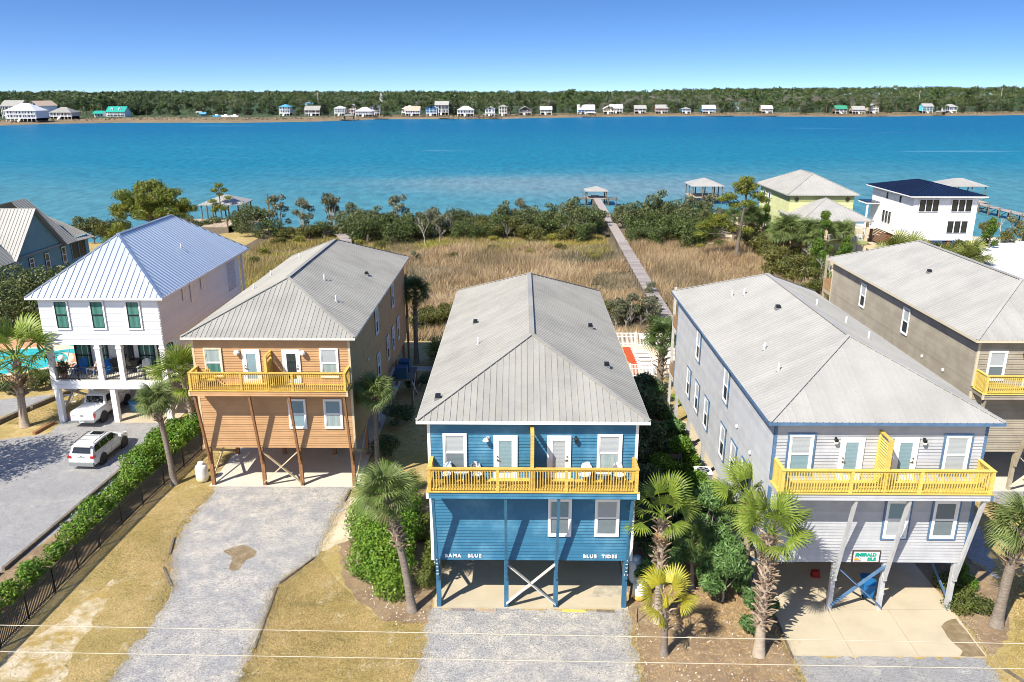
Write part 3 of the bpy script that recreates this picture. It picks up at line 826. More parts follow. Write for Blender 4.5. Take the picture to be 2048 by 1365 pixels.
# ------------------------------------------------------------------ house kit
def hip_roof(root, hw, y0, y1, z, rise, run, m, pitch_w=0.296, run_b=None, fascia='vinyl_white', capm=None, stuff=False, fh=0.16):
    """hip roof of sheet metal: x -hw..hw, y y0..y1, ridge `run` in from the front; one panel object per sheet"""
    run_b = run if run_b is None else run_b
    base = MB().mat(m)
    A = [(-hw, y0, z), (hw, y0, z), (hw, y1, z), (-hw, y1, z)]
    P, Q = (0, y0 + run, z + rise), (0, y1 - run_b, z + rise)
    lo = [(x, y, z - 0.05) for x, y, _ in A]
    base.poly([A[0], A[1], P]); base.poly([A[1], A[2], Q, P]); base.poly([A[2], A[3], Q]); base.poly([A[3], A[0], P, Q])
    for i in range(4): j = (i + 1) % 4; base.poly([lo[i], lo[j], A[j], A[i]])
    base.poly(lo[::-1])
    roof = base.build('roof', None, root)
    # panels
    def panels(o, ue, up, W, apexes, length):
        """o: eave start, ue: unit along the eave, up: unit up the slope; length(u): slope length at u"""
        n = int(round(W / pitch_w)); w = W / n
        nr = Vector(ue).cross(Vector(up)).normalized()
        for i in range(n):
            sh = 0.038 if pitch_w < .4 else 0.075; prof = [(0.0, 0.008), (0.012, sh), (0.040, sh), (0.052, 0.008), (w, 0.008)]
            mb = MB().mat(m)
            for u, h in prof:
                L = length(i * w + u)
                for vv in (-0.02, max(L, -0.02)):
                    mb.v.append(tuple(Vector(o) + Vector(ue) * (i * w + u) + Vector(up) * vv + nr * h))
            for k in range(4): mb.face((2 * k, 2 * k + 2, 2 * k + 3, 2 * k + 1))
            yield mb
    def go(o, ue, up, W, length):
        if stuff:
            big = MB().mat(m)
            for mb in panels(o, ue, up, W, None, length):
                n = len(big.v); big.v += mb.v
                for q in mb.f: big.face(tuple(n + i for i in q))
            big.build('roof_panel', None, roof, kind='stuff')
        else:
            for mb in panels(o, ue, up, W, None, length): mb.build('roof_panel', None, roof)
    sl = math.hypot(run, rise); slb = math.hypot(run_b, rise); ss = math.hypot(hw, rise)
    W = 2 * hw; Ly = y1 - y0
    go(A[0], (1, 0, 0), (0, run / sl, rise / sl), W, lambda u: sl * min(u, W - u) / hw)
    go(A[1], (0, 1, 0), (-hw / ss, 0, rise / ss), Ly, lambda u: ss * min(1, u / run, (Ly - u) / run_b))
    go(A[3], (0, -1, 0), (hw / ss, 0, rise / ss), Ly, lambda u: ss * min(1, u / run_b, (Ly - u) / run))
    go(A[2], (-1, 0, 0), (0, -run_b / slb, rise / slb), W, lambda u: slb * min(u, W - u) / hw)
    cm = capm or m
    up = Vector((0, 0, 0.05))
    MB().mat(cm).beam(Vector(P) + up, Vector(Q) + up, 0.26, 0.05).build('ridge_cap', None, roof)
    for a, b in ((A[0], P), (A[1], P), (A[2], Q), (A[3], Q)):
        MB().mat(cm).beam(Vector(a) + up * .9, Vector(b) + up * .9, 0.20, 0.045).build('hip_cap', None, roof)
    fb = MB().mat(fascia); t = 0.035
    fb.box(-hw - t, hw + t, y0 - t, y0 - .002, z - fh, z - .004); fb.box(-hw - t, hw + t, y1 + .002, y1 + t, z - fh, z - .004)
    fb.box(-hw - t, -hw - .002, y0, y1, z - fh, z - .004); fb.box(hw + .002, hw + t, y0, y1, z - fh, z - .004)
    fb.build('fascia', None, root)
    return roof
def vent(root, x, y, z, kind='pipe'):
    mb = MB()
    if kind == 'pipe':
        mb.mat('lamp_white').tube([(0, 0, 0.02), (0, 0, 0.42)], 0.055, 8)
        mb.mat('roof_light').lathe([(0.16, 0), (0.07, 0.12)], 8)
    else:
        mb.mat('black_metal').box(-.12, .12, -.14, .14, 0.1, 0.26)
        mb.mat('roof_seam').box(-.16, .16, -.18, .18, -0.05, 0.1)
    return mb.build('vent_pipe' if kind == 'pipe' else 'roof_vent', None, root, (x, y, z))

def boards(root, m, x0, x1, z0, z1, exp=0.165, place=None):
    """clapboards as single boards on a wall facing -Y at y = 0; place rotates them onto another wall"""
    n = int(round((z1 - z0) / exp)); e = (z1 - z0) / n
    def mk():
        mb = MB().mat(m)
        mb.v = [(x0, 0, 0), (x1, 0, 0), (x1, -.046, 0), (x0, -.046, 0), (x0, 0, e + .01), (x1, 0, e + .01), (x1, -.006, e + .01), (x0, -.006, e + .01)]
        for q in ((0, 1, 2, 3), (3, 2, 6, 7), (7, 6, 5, 4), (0, 3, 7, 4), (1, 5, 6, 2)): mb.face(q[::-1])
        return mb.mesh('siding_board')
    me = shared(('board', m, round(x0, 3), round(x1, 3), round(e, 4)), mk)
    for i in range(n):
        o = link('siding_board', me, root)
        if place: o.location = Vector(place[0]) + Vector((0, 0, z0 + i * e)); o.rotation_euler = (0, 0, place[1])
        else: o.location = (0, 0, z0 + i * e)
ROTS = {'F': 0.0, 'R': R(90), 'L': R(-90), 'B': R(180)}
def window(root, pos, face, w, h, casing='vinyl_white', sash='vinyl_white', inner='blind', inner_low=None, outer=None, glass='glass', cw=0.10, style='hung'):
    """double hung window, pos = middle of its foot on the wall"""
    key = (w, h, casing, sash, outer, cw, style)
    def mk():
        mb = MB().mat(casing)
        H, Wd = h, w
        mb.box(-Wd / 2, -Wd / 2 + cw, -.065, 0, 0, H); mb.box(Wd / 2 - cw, Wd / 2, -.065, 0, 0, H)
        mb.box(-Wd / 2 + cw, Wd / 2 - cw, -.065, 0, H - cw, H); mb.box(-Wd / 2 + cw, Wd / 2 - cw, -.075, 0, 0, cw)
        if outer:
            mb.mat(outer); o = 0.09
            mb.box(-Wd / 2 - o, -Wd / 2 - .002, -.05, 0, -o, H + o); mb.box(Wd / 2 + .002, Wd / 2 + o, -.05, 0, -o, H + o)
            mb.box(-Wd / 2, Wd / 2, -.05, 0, H + .002, H + o); mb.box(-Wd / 2, Wd / 2, -.05, 0, -o, -.002)
        return mb.mesh('window')
    t = link('window', shared(('win',) + key, mk), root, pos, (0, 0, ROTS[face]))
    iw, ih = w / 2 - cw, h - 2 * cw
    def sm():
        s = 0.05; mb = MB().mat(sash)
        for z0, z1, y in ((cw, cw + ih * .5, -.040), (cw + ih * .5, cw + ih, -.030)):
            mb.box(-iw + .001, -iw + s, y, y + .03, z0, z1); mb.box(iw - s, iw - .001, y, y + .03, z0, z1)
            mb.box(-iw + s, iw - s, y, y + .03, z0 + .001, z0 + s); mb.box(-iw + s, iw - s, y, y + .03, z1 - s, z1 - .001)
        return mb.mesh('sash')
    link('sash', shared(('sash',) + key, sm), t)
    link('pane', shared(('pane',) + key + (glass,), lambda: MB().mat(glass).box(-iw + .03, iw - .03, -.020, -.016, cw + .03, h - cw - .03).mesh('pane')), t)
    def im(m, z0, z1):
        mb = MB().mat(m)
        if m.startswith('blind'):
            k = int((z1 - z0) / .06)
            for i in range(k):
                a = z0 + (z1 - z0) * i / k; b = z0 + (z1 - z0) * (i + .97) / k
                mb.poly([(-iw, -.014, a), (iw, -.014, a), (iw, -.006, b), (-iw, -.006, b)])
        else: mb.poly([(-iw, -.008, z0), (iw, -.008, z0), (iw, -.008, z1), (-iw, -.008, z1)])
        return mb.mesh('blind' if m.startswith('blind') else 'curtain')
    mid = cw + ih * .5
    if inner_low is None: inner_low = inner
    if inner: link('blind' if inner.startswith('blind') else 'curtain', shared(('inn', inner, w, h, cw, 1), lambda: im(inner, mid, h - cw)), t)
    if inner_low and inner_low != 'none': link('blind' if inner_low.startswith('blind') else 'curtain', shared(('inn', inner_low, w, h, cw, 0), lambda: im(inner_low, cw, mid)), t)
    link('dark_backing', shared(('rec', w, h, cw), lambda: MB().mat('dark_void').poly([(-iw, -.003, cw), (iw, -.003, cw), (iw, -.003, h - cw), (-iw, -.003, h - cw)]).mesh('dark_backing')), t)  # flat dark sheet standing in for the unlit room behind the glass
    return t
def door(root, pos, w, h, inner, hinge=1, casing='vinyl_white', leaf='vinyl_white'):
    """glazed balcony door in a casing; hinge = side of the hinges, the handle is opposite"""
    mb = MB().mat(casing); c = 0.10
    mb.box(-w / 2, -w / 2 + c, -.06, 0, 0, h); mb.box(w / 2 - c, w / 2, -.06, 0, 0, h); mb.box(-w / 2 + c, w / 2 - c, -.06, 0, h - c, h)
    mb.mat(leaf)
    lw = w / 2 - c; a = 0.17
    mb.box(-lw + .004, -lw + a, -.045, 0, 0.02, h - c - .004); mb.box(lw - a, lw - .004, -.045, 0, 0.02, h - c - .004)
    mb.box(-lw + a, lw - a, -.045, 0, 0.02, 0.27); mb.box(-lw + a, lw - a, -.045, 0, h - c - .17, h - c - .004)
    t = mb.build('door', None, root, pos)
    g0, g1 = 0.27, h - c - .17
    MB().mat('glass').box(-lw + a, lw - a, -.030, -.026, g0, g1).build('pane', None, t)
    ib = MB().mat(inner)
    if inner.startswith('blind'):
        k = 24
        for i in range(k):
            z0 = g0 + (g1 - g0) * i / k; z1 = g0 + (g1 - g0) * (i + .97) / k
            ib.poly([(-lw + a, -.022, z0), (lw - a, -.022, z0), (lw - a, -.014, z1), (-lw + a, -.014, z1)])
    else: ib.poly([(-lw + a, -.018, g0), (lw - a, -.018, g0), (lw - a, -.018, g1), (-lw + a, -.018, g1)])
    ib.build('blind', None, t)
    MB().mat('dark_void').poly([(-lw + a, -.004, g0), (lw - a, -.004, g0), (lw - a, -.004, g1), (-lw + a, -.004, g1)]).build('door_dark_backing', None, t)  # dark sheet in place of the unlit room behind the door
    x = -hinge * (lw - .08)
    MB().mat('brass').box(x - .03, x + .03, -.09, -.046, 0.92, 1.0).cbox((x + hinge * .05, -.085, .96), (.13, .025, .03)).build('handle', None, t)
    MB().mat('brass').lathe([(0.035, -.03), (0.035, .03)], 8).cbox((0, 0, 0), (.05, .05, .05)).build('door_lock', None, t, (x, -.06, 1.15), (R(90), 0, 0))
    return t
def wall_lamp(root, x, z, style):
    mb = MB()
    if style == 'globe':
        mb.mat('lamp_white').lathe([(0.01, .16), (.13, .12), (.19, 0), (.17, -.10), (.05, -.14)], 12, (0, -.17, 0)).box(-.07, .07, -.06, 0, -.08, .08)
    elif style == 'barn':
        mb.mat('lamp_white').lathe([(0.03, .12), (.10, .06), (.15, -.03), (.14, -.05)], 12, (-.10, -.24, 0)).beam((0, 0, .05), (-.08, -.22, .10), .04, .04).cbox((0, -.02, .04), (.12, .04, .12))
    else:
        mb.mat('black_metal').frustum((0, -.13), (.10, .10), (.15, .15), -.17, .05).frustum((0, -.13), (.18, .18), (.04, .04), .051, .13).cbox((0, -.03, .05), (.09, .05, .16)).beam((0, 0, .10), (0, -.13, .15), .03, .03)
        if style == 'lantern_pale': mb.mat('lamp_white').frustum((0, -.13), (.12, .12), (.16, .16), -.16, -.06)
    return mb.build('wall_lamp', None, root, (x, -.05, z), smooth=False)

FONT = None
def lettering(root, name, text, pos, size, m, depth=0.018, rot=(R(90), 0, 0), spacing=1.0, bold=0.006, parent_kind=None, align='LEFT', shear=0):
    cu = bpy.data.curves.new(name, 'FONT')
    cu.body = text; cu.size = size; cu.extrude = depth; cu.offset = bold; cu.space_character = spacing; cu.align_x = align; cu.shear = shear
    cu.resolution_u = 3
    o = bpy.data.objects.new('tmp', cu); COL.objects.link(o)
    bpy.context.view_layer.update()
    me = bpy.data.meshes.new_from_object(o.evaluated_get(bpy.context.evaluated_depsgraph_get()))
    bpy.data.objects.remove(o); bpy.data.curves.remove(cu)
    me.materials.clear(); me.materials.append(M[m])
    me.name = name
    return link(name, me, root, pos, rot)

HWD, DEP = 4.85, 23.9
def duplex(name, label, loc, c):
    """stilted two-family house with a timber balcony over slanting knee braces"""
    t = thing(name, label, 'house', loc, 0, None)
    sid, trim, post = c['siding'], c['trim'], c['post']
    MB().mat(sid).box(-HWD + .03, HWD - .03, .004, DEP, 2.83, 10.2).build('wall', None, t)
    boards(t, sid, -HWD + .02, HWD - .02, 7.22, 10.15)
    boards(t, sid, -HWD + .02, HWD - .02, 2.80, 6.86)
    if 'L' in c['sides']: boards(t, sid, -DEP, 0, 2.80, 10.17, 0.18, ((-HWD + .03, 0, 0), R(-90)))
    if 'R' in c['sides']: boards(t, sid, 0, DEP, 2.80, 10.17, 0.18, ((HWD - .03, 0, 0), R(90)))
    for sx in (-1, 1):
        for z0, z1 in ((2.78, 6.86), (7.24, 10.19)):
            MB().mat(trim).box(sx * HWD - .07, sx * HWD + .07, -.045, .07, z0, z1).build('corner_board', None, t)
    MB().mat(trim).box(-HWD - .03, HWD + .03, DEP - .04, DEP + .04, 2.78, 10.19).build('rear_trim', None, t)
    roof = hip_roof(t, 5.33, -.48, DEP + .45, 10.36, 2.52, 5.33, c['roof'], fascia=c['fascia'])
    # piles, knee braces and cross braces
    PX = (-4.62, -1.25, 1.21, 4.62)
    pm = lambda: MB().mat(post).box(-.11, .11, -.11, .11, 0, 2.79).mesh('pile')
    for j, y in enumerate((.12, 4.8, 9.5, 14.2, 18.9, 23.5)):
        for x in PX if j != 1 else (-4.62, -1.3, 2.3, 4.62):
            link('pile', shared(('pile', post), pm), t, (x, y, 0))
    for x in PX:
        MB().mat(c['brace']).beam((x, -.06, 1.92), (x, -1.18, 6.87), 0.19, 0.13, (1, 0, 0)).build('knee_brace', None, t)
        MB().mat(post).box(x - .095, x + .095, -.14, .008, 1.80, 1.99).build('brace_block', None, t)
    cb = c['cross']
    for a, b, y in (((-1.25, .30), (1.21, 2.62), -.02), ((1.21, .30), (-1.25, 2.62), -.065)):
        MB().mat(cb).beam((a[0], y, a[1]), (b[0], y, b[1]), .045, .20, (0, 1, 0)).build('cross_brace', None, t)
    for sx in (-1, 1):
        for a, b, o in (((.12, .3), (4.8, 2.6), .12), ((.12, 2.6), (4.8, .3), .165)):
            MB().mat(c['side_brace']).beam((sx * (4.62 + o), a[0], a[1]), (sx * (4.62 + o), b[0], b[1]), .04, .18, (0, 0, 1)).build('cross_brace', None, t)
    # openings
    z2 = 7.62
    window(t, (-3.64, -.05, z2), 'F', 1.12, 1.94, c['casing'][0], inner=c['inner'][0], inner_low=c['inner'][1], outer=c.get('outer'))
    window(t, (3.59, -.05, z2), 'F', 1.16, 1.92, c['casing'][1], inner=c['inner'][2], inner_low=c['inner'][3], outer=c.get('outer'))
    window(t, (1.33, -.05, 4.16), 'F', 1.13, 2.02, c['casing'][1], inner=c['inner'][4], inner_low=c['inner'][5], outer=c.get('outer'))
    window(t, (3.60, -.05, 4.16), 'F', 1.18, 2.02, c['casing'][1], inner=c['inner'][6], inner_low=c['inner'][7], outer=c.get('outer'))
    door(t, (-1.27, -.05, 7.26), 1.12, 2.20, c['doors'][0], 1)
    door(t, (1.23, -.05, 7.26), 1.12, 2.20, c['doors'][1], -1)
    for (x, z), s in zip(((-2.08, 9.32), (2.0, 9.30)), c['lamps']): wall_lamp(t, x, z, s)
    for face, y, z in c.get('side_windows', ()):
        window(t, ((HWD + .04) * (1 if face == 'R' else -1), y, z), face, 1.05, 1.98, c['casing'][1], inner=c.get('side_inner'), inner_low='none', outer=c.get('outer') if c.get('side_outer') else None)
    for face, y, z in c.get('side_lamps', ()):
        sx = 1 if face == 'R' else -1
        MB().mat('lamp_white').lathe([(.12, 0), (.12, .06), (.02, .10)], 10).build('wall_vent', None, t, (sx * (HWD + .03), y, z), (0, sx * R(90), 0))
    # balcony
    wd = c['wood']
    bal = MB().mat(sid).box(-HWD + .02, HWD - .02, -1.28, -.04, 6.87, 7.13).build('balcony', None, t)
    boards(bal, sid, -HWD + .02, HWD - .02, 6.85, 7.15, 0.15, ((0, -1.28, 0), 0))
    for sx in (-1, 1): MB().mat(trim).box(sx * HWD - .06, sx * HWD + .06, -1.33, -1.24, 6.84, 7.155).build('corner_board', None, bal)
    n = 10
    for i in range(n):
        y = -1.36 + 1.33 * i / n
        link('deck_board', shared(('deck', wd), lambda: MB().mat(wd).box(-HWD - .05, HWD + .05, 0, .126, 0, .035).mesh('deck_board')), bal, (0, y, 7.165))
    YR = -1.24
    rx = (-4.74, -1.61, 1.53, 4.74)
    for x in rx: link('rail_post', box_mesh('rail_post', wd, .15, .15, 1.12), bal, (x, YR, 7.2))
    for sx in (-1, 1): link('rail_post', box_mesh('rail_post', wd, .14, .10, 1.12), bal, (sx * 4.74, -.10, 7.2))
    cap = MB().mat(wd)
    cap.box(-4.84, 4.84, YR - .10, YR + .10, 8.322, 8.36)
    cap.build('top_rail', None, bal)
    for sx in (-1, 1): MB().mat(wd).box(sx * 4.74 - .09, sx * 4.74 + .09, YR + .102, -.03, 8.322, 8.36).build('top_rail', None, bal)
    bs = box_mesh('baluster', wd, .042, .042, .98)
    for a, b in zip(rx[:-1], rx[1:]):
        MB().mat(wd).box(a + .075, b - .075, YR - .02, YR + .02, 8.19, 8.30).build('upper_rail', None, bal)
        MB().mat(wd).box(a + .075, b - .075, YR - .02, YR + .02, 7.25, 7.34).build('lower_rail', None, bal)
        k = int((b - a - .15) / .125)
        for i in range(1, k + 1): link('baluster', bs, bal, (a + .075 + (b - a - .15) * i / (k + 1), YR - .042, 7.27))
    for sx in (-1, 1):
        MB().mat(wd).box(sx * 4.74 - .02, sx * 4.74 + .02, YR + .076, -.15, 8.19, 8.30).build('upper_rail', None, bal)
        MB().mat(wd).box(sx * 4.74 - .02, sx * 4.74 + .02, YR + .076, -.15, 7.25, 7.34).build('lower_rail', None, bal)
        for i in range(1, 8): link('baluster', bs, bal, (sx * (4.74 + .042), YR + .076 + 1.02 * i / 8, 7.27))
    for x0, x1 in ((-2.0, -.16), (.10, 1.95)): MB().mat(wd).box(x0, x1, -.50, -.04, 7.202, 7.262).build('door_step', None, bal)
    # privacy screen
    top = c['screen_top']
    scr = MB().mat(wd).box(-.115, .045, -1.25, -1.09, 7.202, top).build('privacy_screen', None, t)
    MB().mat(wd).box(-.09, .02, -.12, -.04, 7.202, top - .05).build('wall_post', None, scr)
    MB().mat(wd).beam((-.035, -1.26, top + .03), (-.035, -.03, top + .03), .17, .045).build('screen_cap', None, scr)
    k = int((top - 7.35) / .135)
    for i in range(k):
        if c['screen_gap'] and i == k - 2: continue
        link('slat', shared(('slat', wd, c['slat']), lambda: MB().mat(wd).beam((0, -1.09, 0), (0, -.12, 0), .022, c['slat']).mesh('slat')), scr, (-.035, 0, 7.36 + i * .135), (0, R(c['slat_tilt']), 0))
    for x, y, k in c['vents']:
        zr = 10.36 + 2.52 * max(0, 1 - abs(x) / 5.33) if y > 5 else 10.36 + 2.52 * min(1 - abs(x) / 5.33, (y + .48) / 5.33)
        vent(roof, x, y, zr, k)
    return t

# ------------------------------------------------------------------ the four houses of the row
blue = duplex('beach_house', 'bright blue clapboard house on stilts with gray metal hip roof in the centre', (0.60, 34.25, 0), dict(
    siding='blue_siding', trim='vinyl_white', post='blue_trim', brace='blue_trim', cross='old_white', side_brace='old_white', roof='roof_gray', fascia='vinyl_white',
    casing=('vinyl_white', 'vinyl_white'), inner=('blind', 'blind_dim', 'blind', 'curtain_pale', 'blind_cool', 'blind_dim', 'blind', 'blind_dim'), doors=('blind_cool', 'blind'),
    lamps=('barn', 'lantern'), wood='deck_wood', screen_top=9.95, screen_gap=True, slat=0.085, slat_tilt=8, sides='',
    vents=((-3.3, 12.1, 'vent'), (-2.9, 7.4, 'pipe'), (-4.5, 1.2, 'vent'), (3.6, 11.8, 'vent'), (3.9, 5.1, 'vent'))))
lettering(blue, 'lettering', 'BAMA', (-4.25, -.056, 2.955), 0.245, 'vinyl_white', 0.012, spacing=1.35, bold=0.012)
lettering(blue, 'lettering', 'BLUE', (-3.13, -.056, 2.955), 0.245, 'vinyl_white', 0.012, spacing=1.3, bold=0.012)
lettering(blue, 'lettering', 'BLUE', (2.50, -.056, 2.955), 0.245, 'vinyl_white', 0.012, spacing=1.3, bold=0.012)
lettering(blue, 'lettering', 'TIDES', (3.42, -.056, 2.955), 0.245, 'vinyl_white', 0.012, spacing=1.25, bold=0.012)
for x, s in ((-4.62, '1580B'), (4.62, '1580A')):
    for i, ch in enumerate(s):
        z = 3.12 - i * .235
        lettering(blue, 'house_number', ch, (x, -.135 - (z - 1.92) / 4.95 * 1.12, z - .1), 0.26, 'vinyl_white', 0.012, (R(90 - 13), 0, 0), bold=0.010, align='CENTER')
brown = duplex('beach_house', 'tan brown clapboard house on stilts with gray metal hip roof, cream window casings', (-15.45, 47.0, 0), dict(
    siding='brown_siding', trim='brown_trim', post='brown_wood', brace='brown_wood', cross='brown_trim', side_brace='brown_trim', roof='roof_gray', fascia='old_white',
    casing=('cream', 'vinyl_white'), inner=('curtain_pale', 'curtain_green', 'blind', 'curtain_pale', 'blind_cool', 'blind_cool', 'blind_cool', 'curtain_pale'), doors=('blind_cool', 'glass_dark'),
    lamps=('globe', 'globe'), wood='deck_wood', screen_top=9.35, screen_gap=True, slat=0.13, slat_tilt=0, sides='R', outer=None,
    side_windows=(('R', 9.4, 7.62), ('R', 17.0, 7.62), ('R', 9.4, 4.16), ('R', 13.7, 4.16), ('R', 16.4, 4.16), ('R', 19.2, 4.16)), side_inner='blind',
    side_lamps=(('R', 5.6, 6.9),),
    vents=((-3.6, 8.5, 'pipe'), (-3.9, 13.5, 'pipe'), (-2.6, 17.2, 'pipe'), (1.7, 7.7, 'pipe'), (3.2, 4.4, 'pipe'), (3.6, 13.2, 'vent'))))
gray = duplex('beach_house', 'pale gray clapboard house on stilts with light metal roof and slate blue trim', (16.72, 34.25, 0), dict(
    siding='gray_siding', trim='slate_trim', post='gray_post', brace='gray_post', cross='slate_trim', side_brace='slate_trim', roof='roof_light', fascia='slate_trim',
    casing=('vinyl_white', 'vinyl_white'), inner=('blind', 'blind_cool', 'blind', 'blind', 'blind_cool', 'blind', 'blind_dim', 'blind_dim'), doors=('blind_cool', 'blind_cool'),
    lamps=('lantern_pale', 'lantern_pale'), wood='deck_wood_yellow', screen_top=9.75, screen_gap=False, slat=0.075, slat_tilt=25, sides='L', outer='slate_trim',
    side_windows=(('L', 16.4, 7.62), ('L', 8.9, 7.62), ('L', 18.6, 4.2), ('L', 15.8, 4.2), ('L', 13.0, 4.2), ('L', 8.7, 4.2), ('L', 6.3, 4.2), ('L', 4.0, 4.2)), side_inner='blind', side_outer=True,
    side_lamps=(('L', 6.1, 7.3), ('L', 3.4, 7.0)),
    vents=((-2.6, 17.7, 'pipe'), (-1.3, 12.2, 'vent'), (-3.4, 7.4, 'pipe'), (-3.6, 4.2, 'pipe'), (-2.0, 17.0, 'pipe'), (1.3, 13.0, 'pipe'), (2.2, 10.6, 'pipe'), (2.4, 7.9, 'pipe'))))
taupe = duplex('beach_house', 'dark taupe clapboard house with light metal roof at the right edge', (32.95, 46.9, 0), dict(
    siding='taupe_siding', trim='taupe_trim', post='taupe_post', brace='taupe_post', cross='taupe_trim', side_brace='taupe_trim', roof='roof_light', fascia='taupe_trim',
    casing=('vinyl_white', 'vinyl_white'), inner=('blind', 'blind_dim', 'blind', 'blind', 'blind_cool', 'blind', 'blind', 'blind'), doors=('blind_cool', 'blind_cool'),
    lamps=('lantern', 'lantern'), wood='deck_wood_yellow', screen_top=9.75, screen_gap=False, slat=0.08, slat_tilt=20, sides='L', outer=None,
    side_windows=(('L', 17.0, 7.75), ('L', 9.4, 7.75)), side_inner='blind', side_lamps=(('L', 6.4, 7.05), ('L', 3.5, 7.05)),
    vents=((-2.4, 12.0, 'vent'), (2.4, 8.0, 'pipe'))))
# porches at the back of the gray and the taupe house
for root, nm, wood in ((gray, 'gray_post', 'tan_wood'), (taupe, 'taupe_post', 'tan_wood'), (brown, 'brown_wood', 'brown_wood')):
    sx = -1 if root is not brown else 1
    x0, x1 = (-4.85, 4.85)
    for z in (3.1, 6.95):
        p = MB().mat('old_white' if root is gray else nm).box(x0, x1, DEP + .06, DEP + 2.0, z, z + .28).build('rear_porch', None, root)
        MB().mat(wood).box(x0 + .02, x0 + .06, DEP + .10, DEP + 1.95, z + .30, z + 1.25).box(x1 - .06, x1 - .02, DEP + .10, DEP + 1.95, z + .30, z + 1.25).box(x0 + .061, x1 - .061, DEP + 1.9, DEP + 1.94, z + .30, z + 1.25).build('porch_railing', None, p)
    for x in (x0 + .1, x1 - .1): MB().mat('old_white' if root is gray else nm).box(x - .09, x + .09, DEP + 1.84, DEP + 2.02, 0.05, 10.3).build('porch_post', None, root)
# the sign under the gray house's wall
sg = MB().mat('sign_brown').box(-.68, .68, -.05, 0, -.04, .62).mat('sign_white').box(-.62, .62, -.06, -.051, .02, .56).build('name_sign', None, None, (16.85, 34.19, 2.86))
tag(sg, 'white name sign with green lettering and a sun, on the gray house wall', 'sign')
lettering(sg, 'lettering', 'EMERALD', (-.55, -.075, .33), .235, 'emerald', .006, spacing=1.02, bold=.016)
lettering(sg, 'lettering', 'ISLE', (.06, -.075, .09), .235, 'emerald', .006, spacing=1.02, bold=.016)
pts = [(-.46 + .13 * math.cos(a), .09 + .13 * math.sin(a)) for a in [math.pi * k / 10 for k in range(11)]]
sp = MB().mat('sun_orange').prism(pts, -.075, -.062).build('painted_sun', None, sg)
rb = MB().mat('sign_brown')
for k in range(9):
    a = math.pi * (k + .3) / 8.6
    rb.beam((-.46 + .155 * math.cos(a), -.07, .09 + .155 * math.sin(a)), (-.46 + .23 * math.cos(a), -.07, .09 + .23 * math.sin(a)), .016, .010, (0, 1, 0))
rb.build('sun_rays', None, sg)
MB().mat('sea_blue').box(-.62 + .06, -.25, -.072, -.062, .055, .085).build('painted_sea', None, sg)

# ------------------------------------------------------------------ the white house on the left
WX0, WX1, WY = -36.0, -26.95, 57.35
wh = thing('beach_house', 'white clapboard house with white metal roof and green curtained black windows', 'house', ((WX0 + WX1) / 2, WY, 0))
hw = (WX1 - WX0) / 2
MB().mat('white_siding').box(-hw + .03, hw - .03, .004, 17.6, 6.42, 10.1).build('upper_wall', None, wh)
boards(wh, 'white_siding', -hw + .05, hw - .05, 6.62, 10.1, 0.2)
boards(wh, 'white_siding', 0, 17.6, 6.5, 10.1, 0.2, ((hw - .03, 0, 0), R(90)))
MB().mat('white_paint').box(-hw + .02, hw + .0, -.06, .002, 6.40, 6.62).build('band_board', None, wh)
MB().mat('white_paint').box(hw - .028, hw + .03, .06, 17.6, 6.30, 6.50).build('band_board', None, wh)
MB().mat('white_siding').box(-hw + 1.0, hw - .05, 2.7, 17.6, 3.5, 6.40).build('lower_wall', None, wh)
for i in range(18): link('batten', box_mesh('batten', 'white_paint', .05, .04, 2.88), wh, (-hw + 1.2 + i * .45, 2.69, 3.52))
for i in range(30): link('batten', box_mesh('batten', 'white_paint', .04, .05, 2.78), wh, (hw - .04, 3.0 + i * .48, 3.52))
hip_roof(wh, hw + .55, -.5, 19.2, 10.16, 3.85, 5.0, 'roof_white', pitch_w=0.46, run_b=4.7, fascia='white_paint')
vent(wh, 2.8, 9.2, 12.05)
MB().mat('white_paint').box(-hw, hw, 0, 18.0, 3.14, 3.48).box(-hw - .02, hw + .02, -.06, -.002, 2.82, 3.50).build('deck', None, wh)
MB().mat('white_paint').box(-hw - .02, hw + .02, -.085, -.062, 3.12, 3.16).build('deck_trim', None, wh)
MB().mat('concrete_light').box(-hw + .1, hw - .1, .05, 2.65, 3.482, 3.50).build('porch_floor', None, wh)
for x in (-hw + .18, -.62, 1.02, hw - .2):
    MB().mat('white_paint').box(x - .19, x + .19, -.02, .36, 3.50, 6.40).box(x - .24, x + .24, -.05, .39, 6.05, 6.16).box(x - .22, x + .22, -.04, .38, 3.50, 3.85).build('column', None, wh)
for y in (.2, 4.8, 9.5, 14.2, 17.3):
    for x in (-hw + .25, 0 + .05, hw - .3):
        MB().mat('white_paint').box(x - .2, x + .2, y - .2, y + .2, 0, 3.13).build('pile', None, wh, )
for (a, b, o) in (((.4, 2.9), (4.6, .5), 0), ((.4, .5), (4.6, 2.9), .05)):
    for x in (-hw + .12, hw - .08): MB().mat('old_white').beam((x - .12 + o, a[0], a[1]), (x - .12 + o, b[0], b[1]), .04, .20).build('cross_brace', None, wh)
for x in (-2.8, -.1, 2.6): window(wh, (x, -.06, 7.6), 'F', 1.14, 2.26, 'white_paint', 'black_frame', 'curtain_green', 'curtain_green', cw=.12)
for x, w in ((-3.25, 1.3), (-1.62, .75), (1.85, 1.3), (3.35, 1.3)):
    window(wh, (x, 2.69, 3.56), 'F', w, 2.2, 'black_frame', 'black_frame', 'curtain_green', 'curtain_green', cw=.07)
dd = MB().mat('black_frame').box(-.50, .50, -.05, 0, 0, 2.25).build('door', None, wh, (.28, 2.69, 3.52))
MB().mat('glass_dark').box(-.36, .36, -.062, -.052, .25, 2.1).build('pane', None, dd)
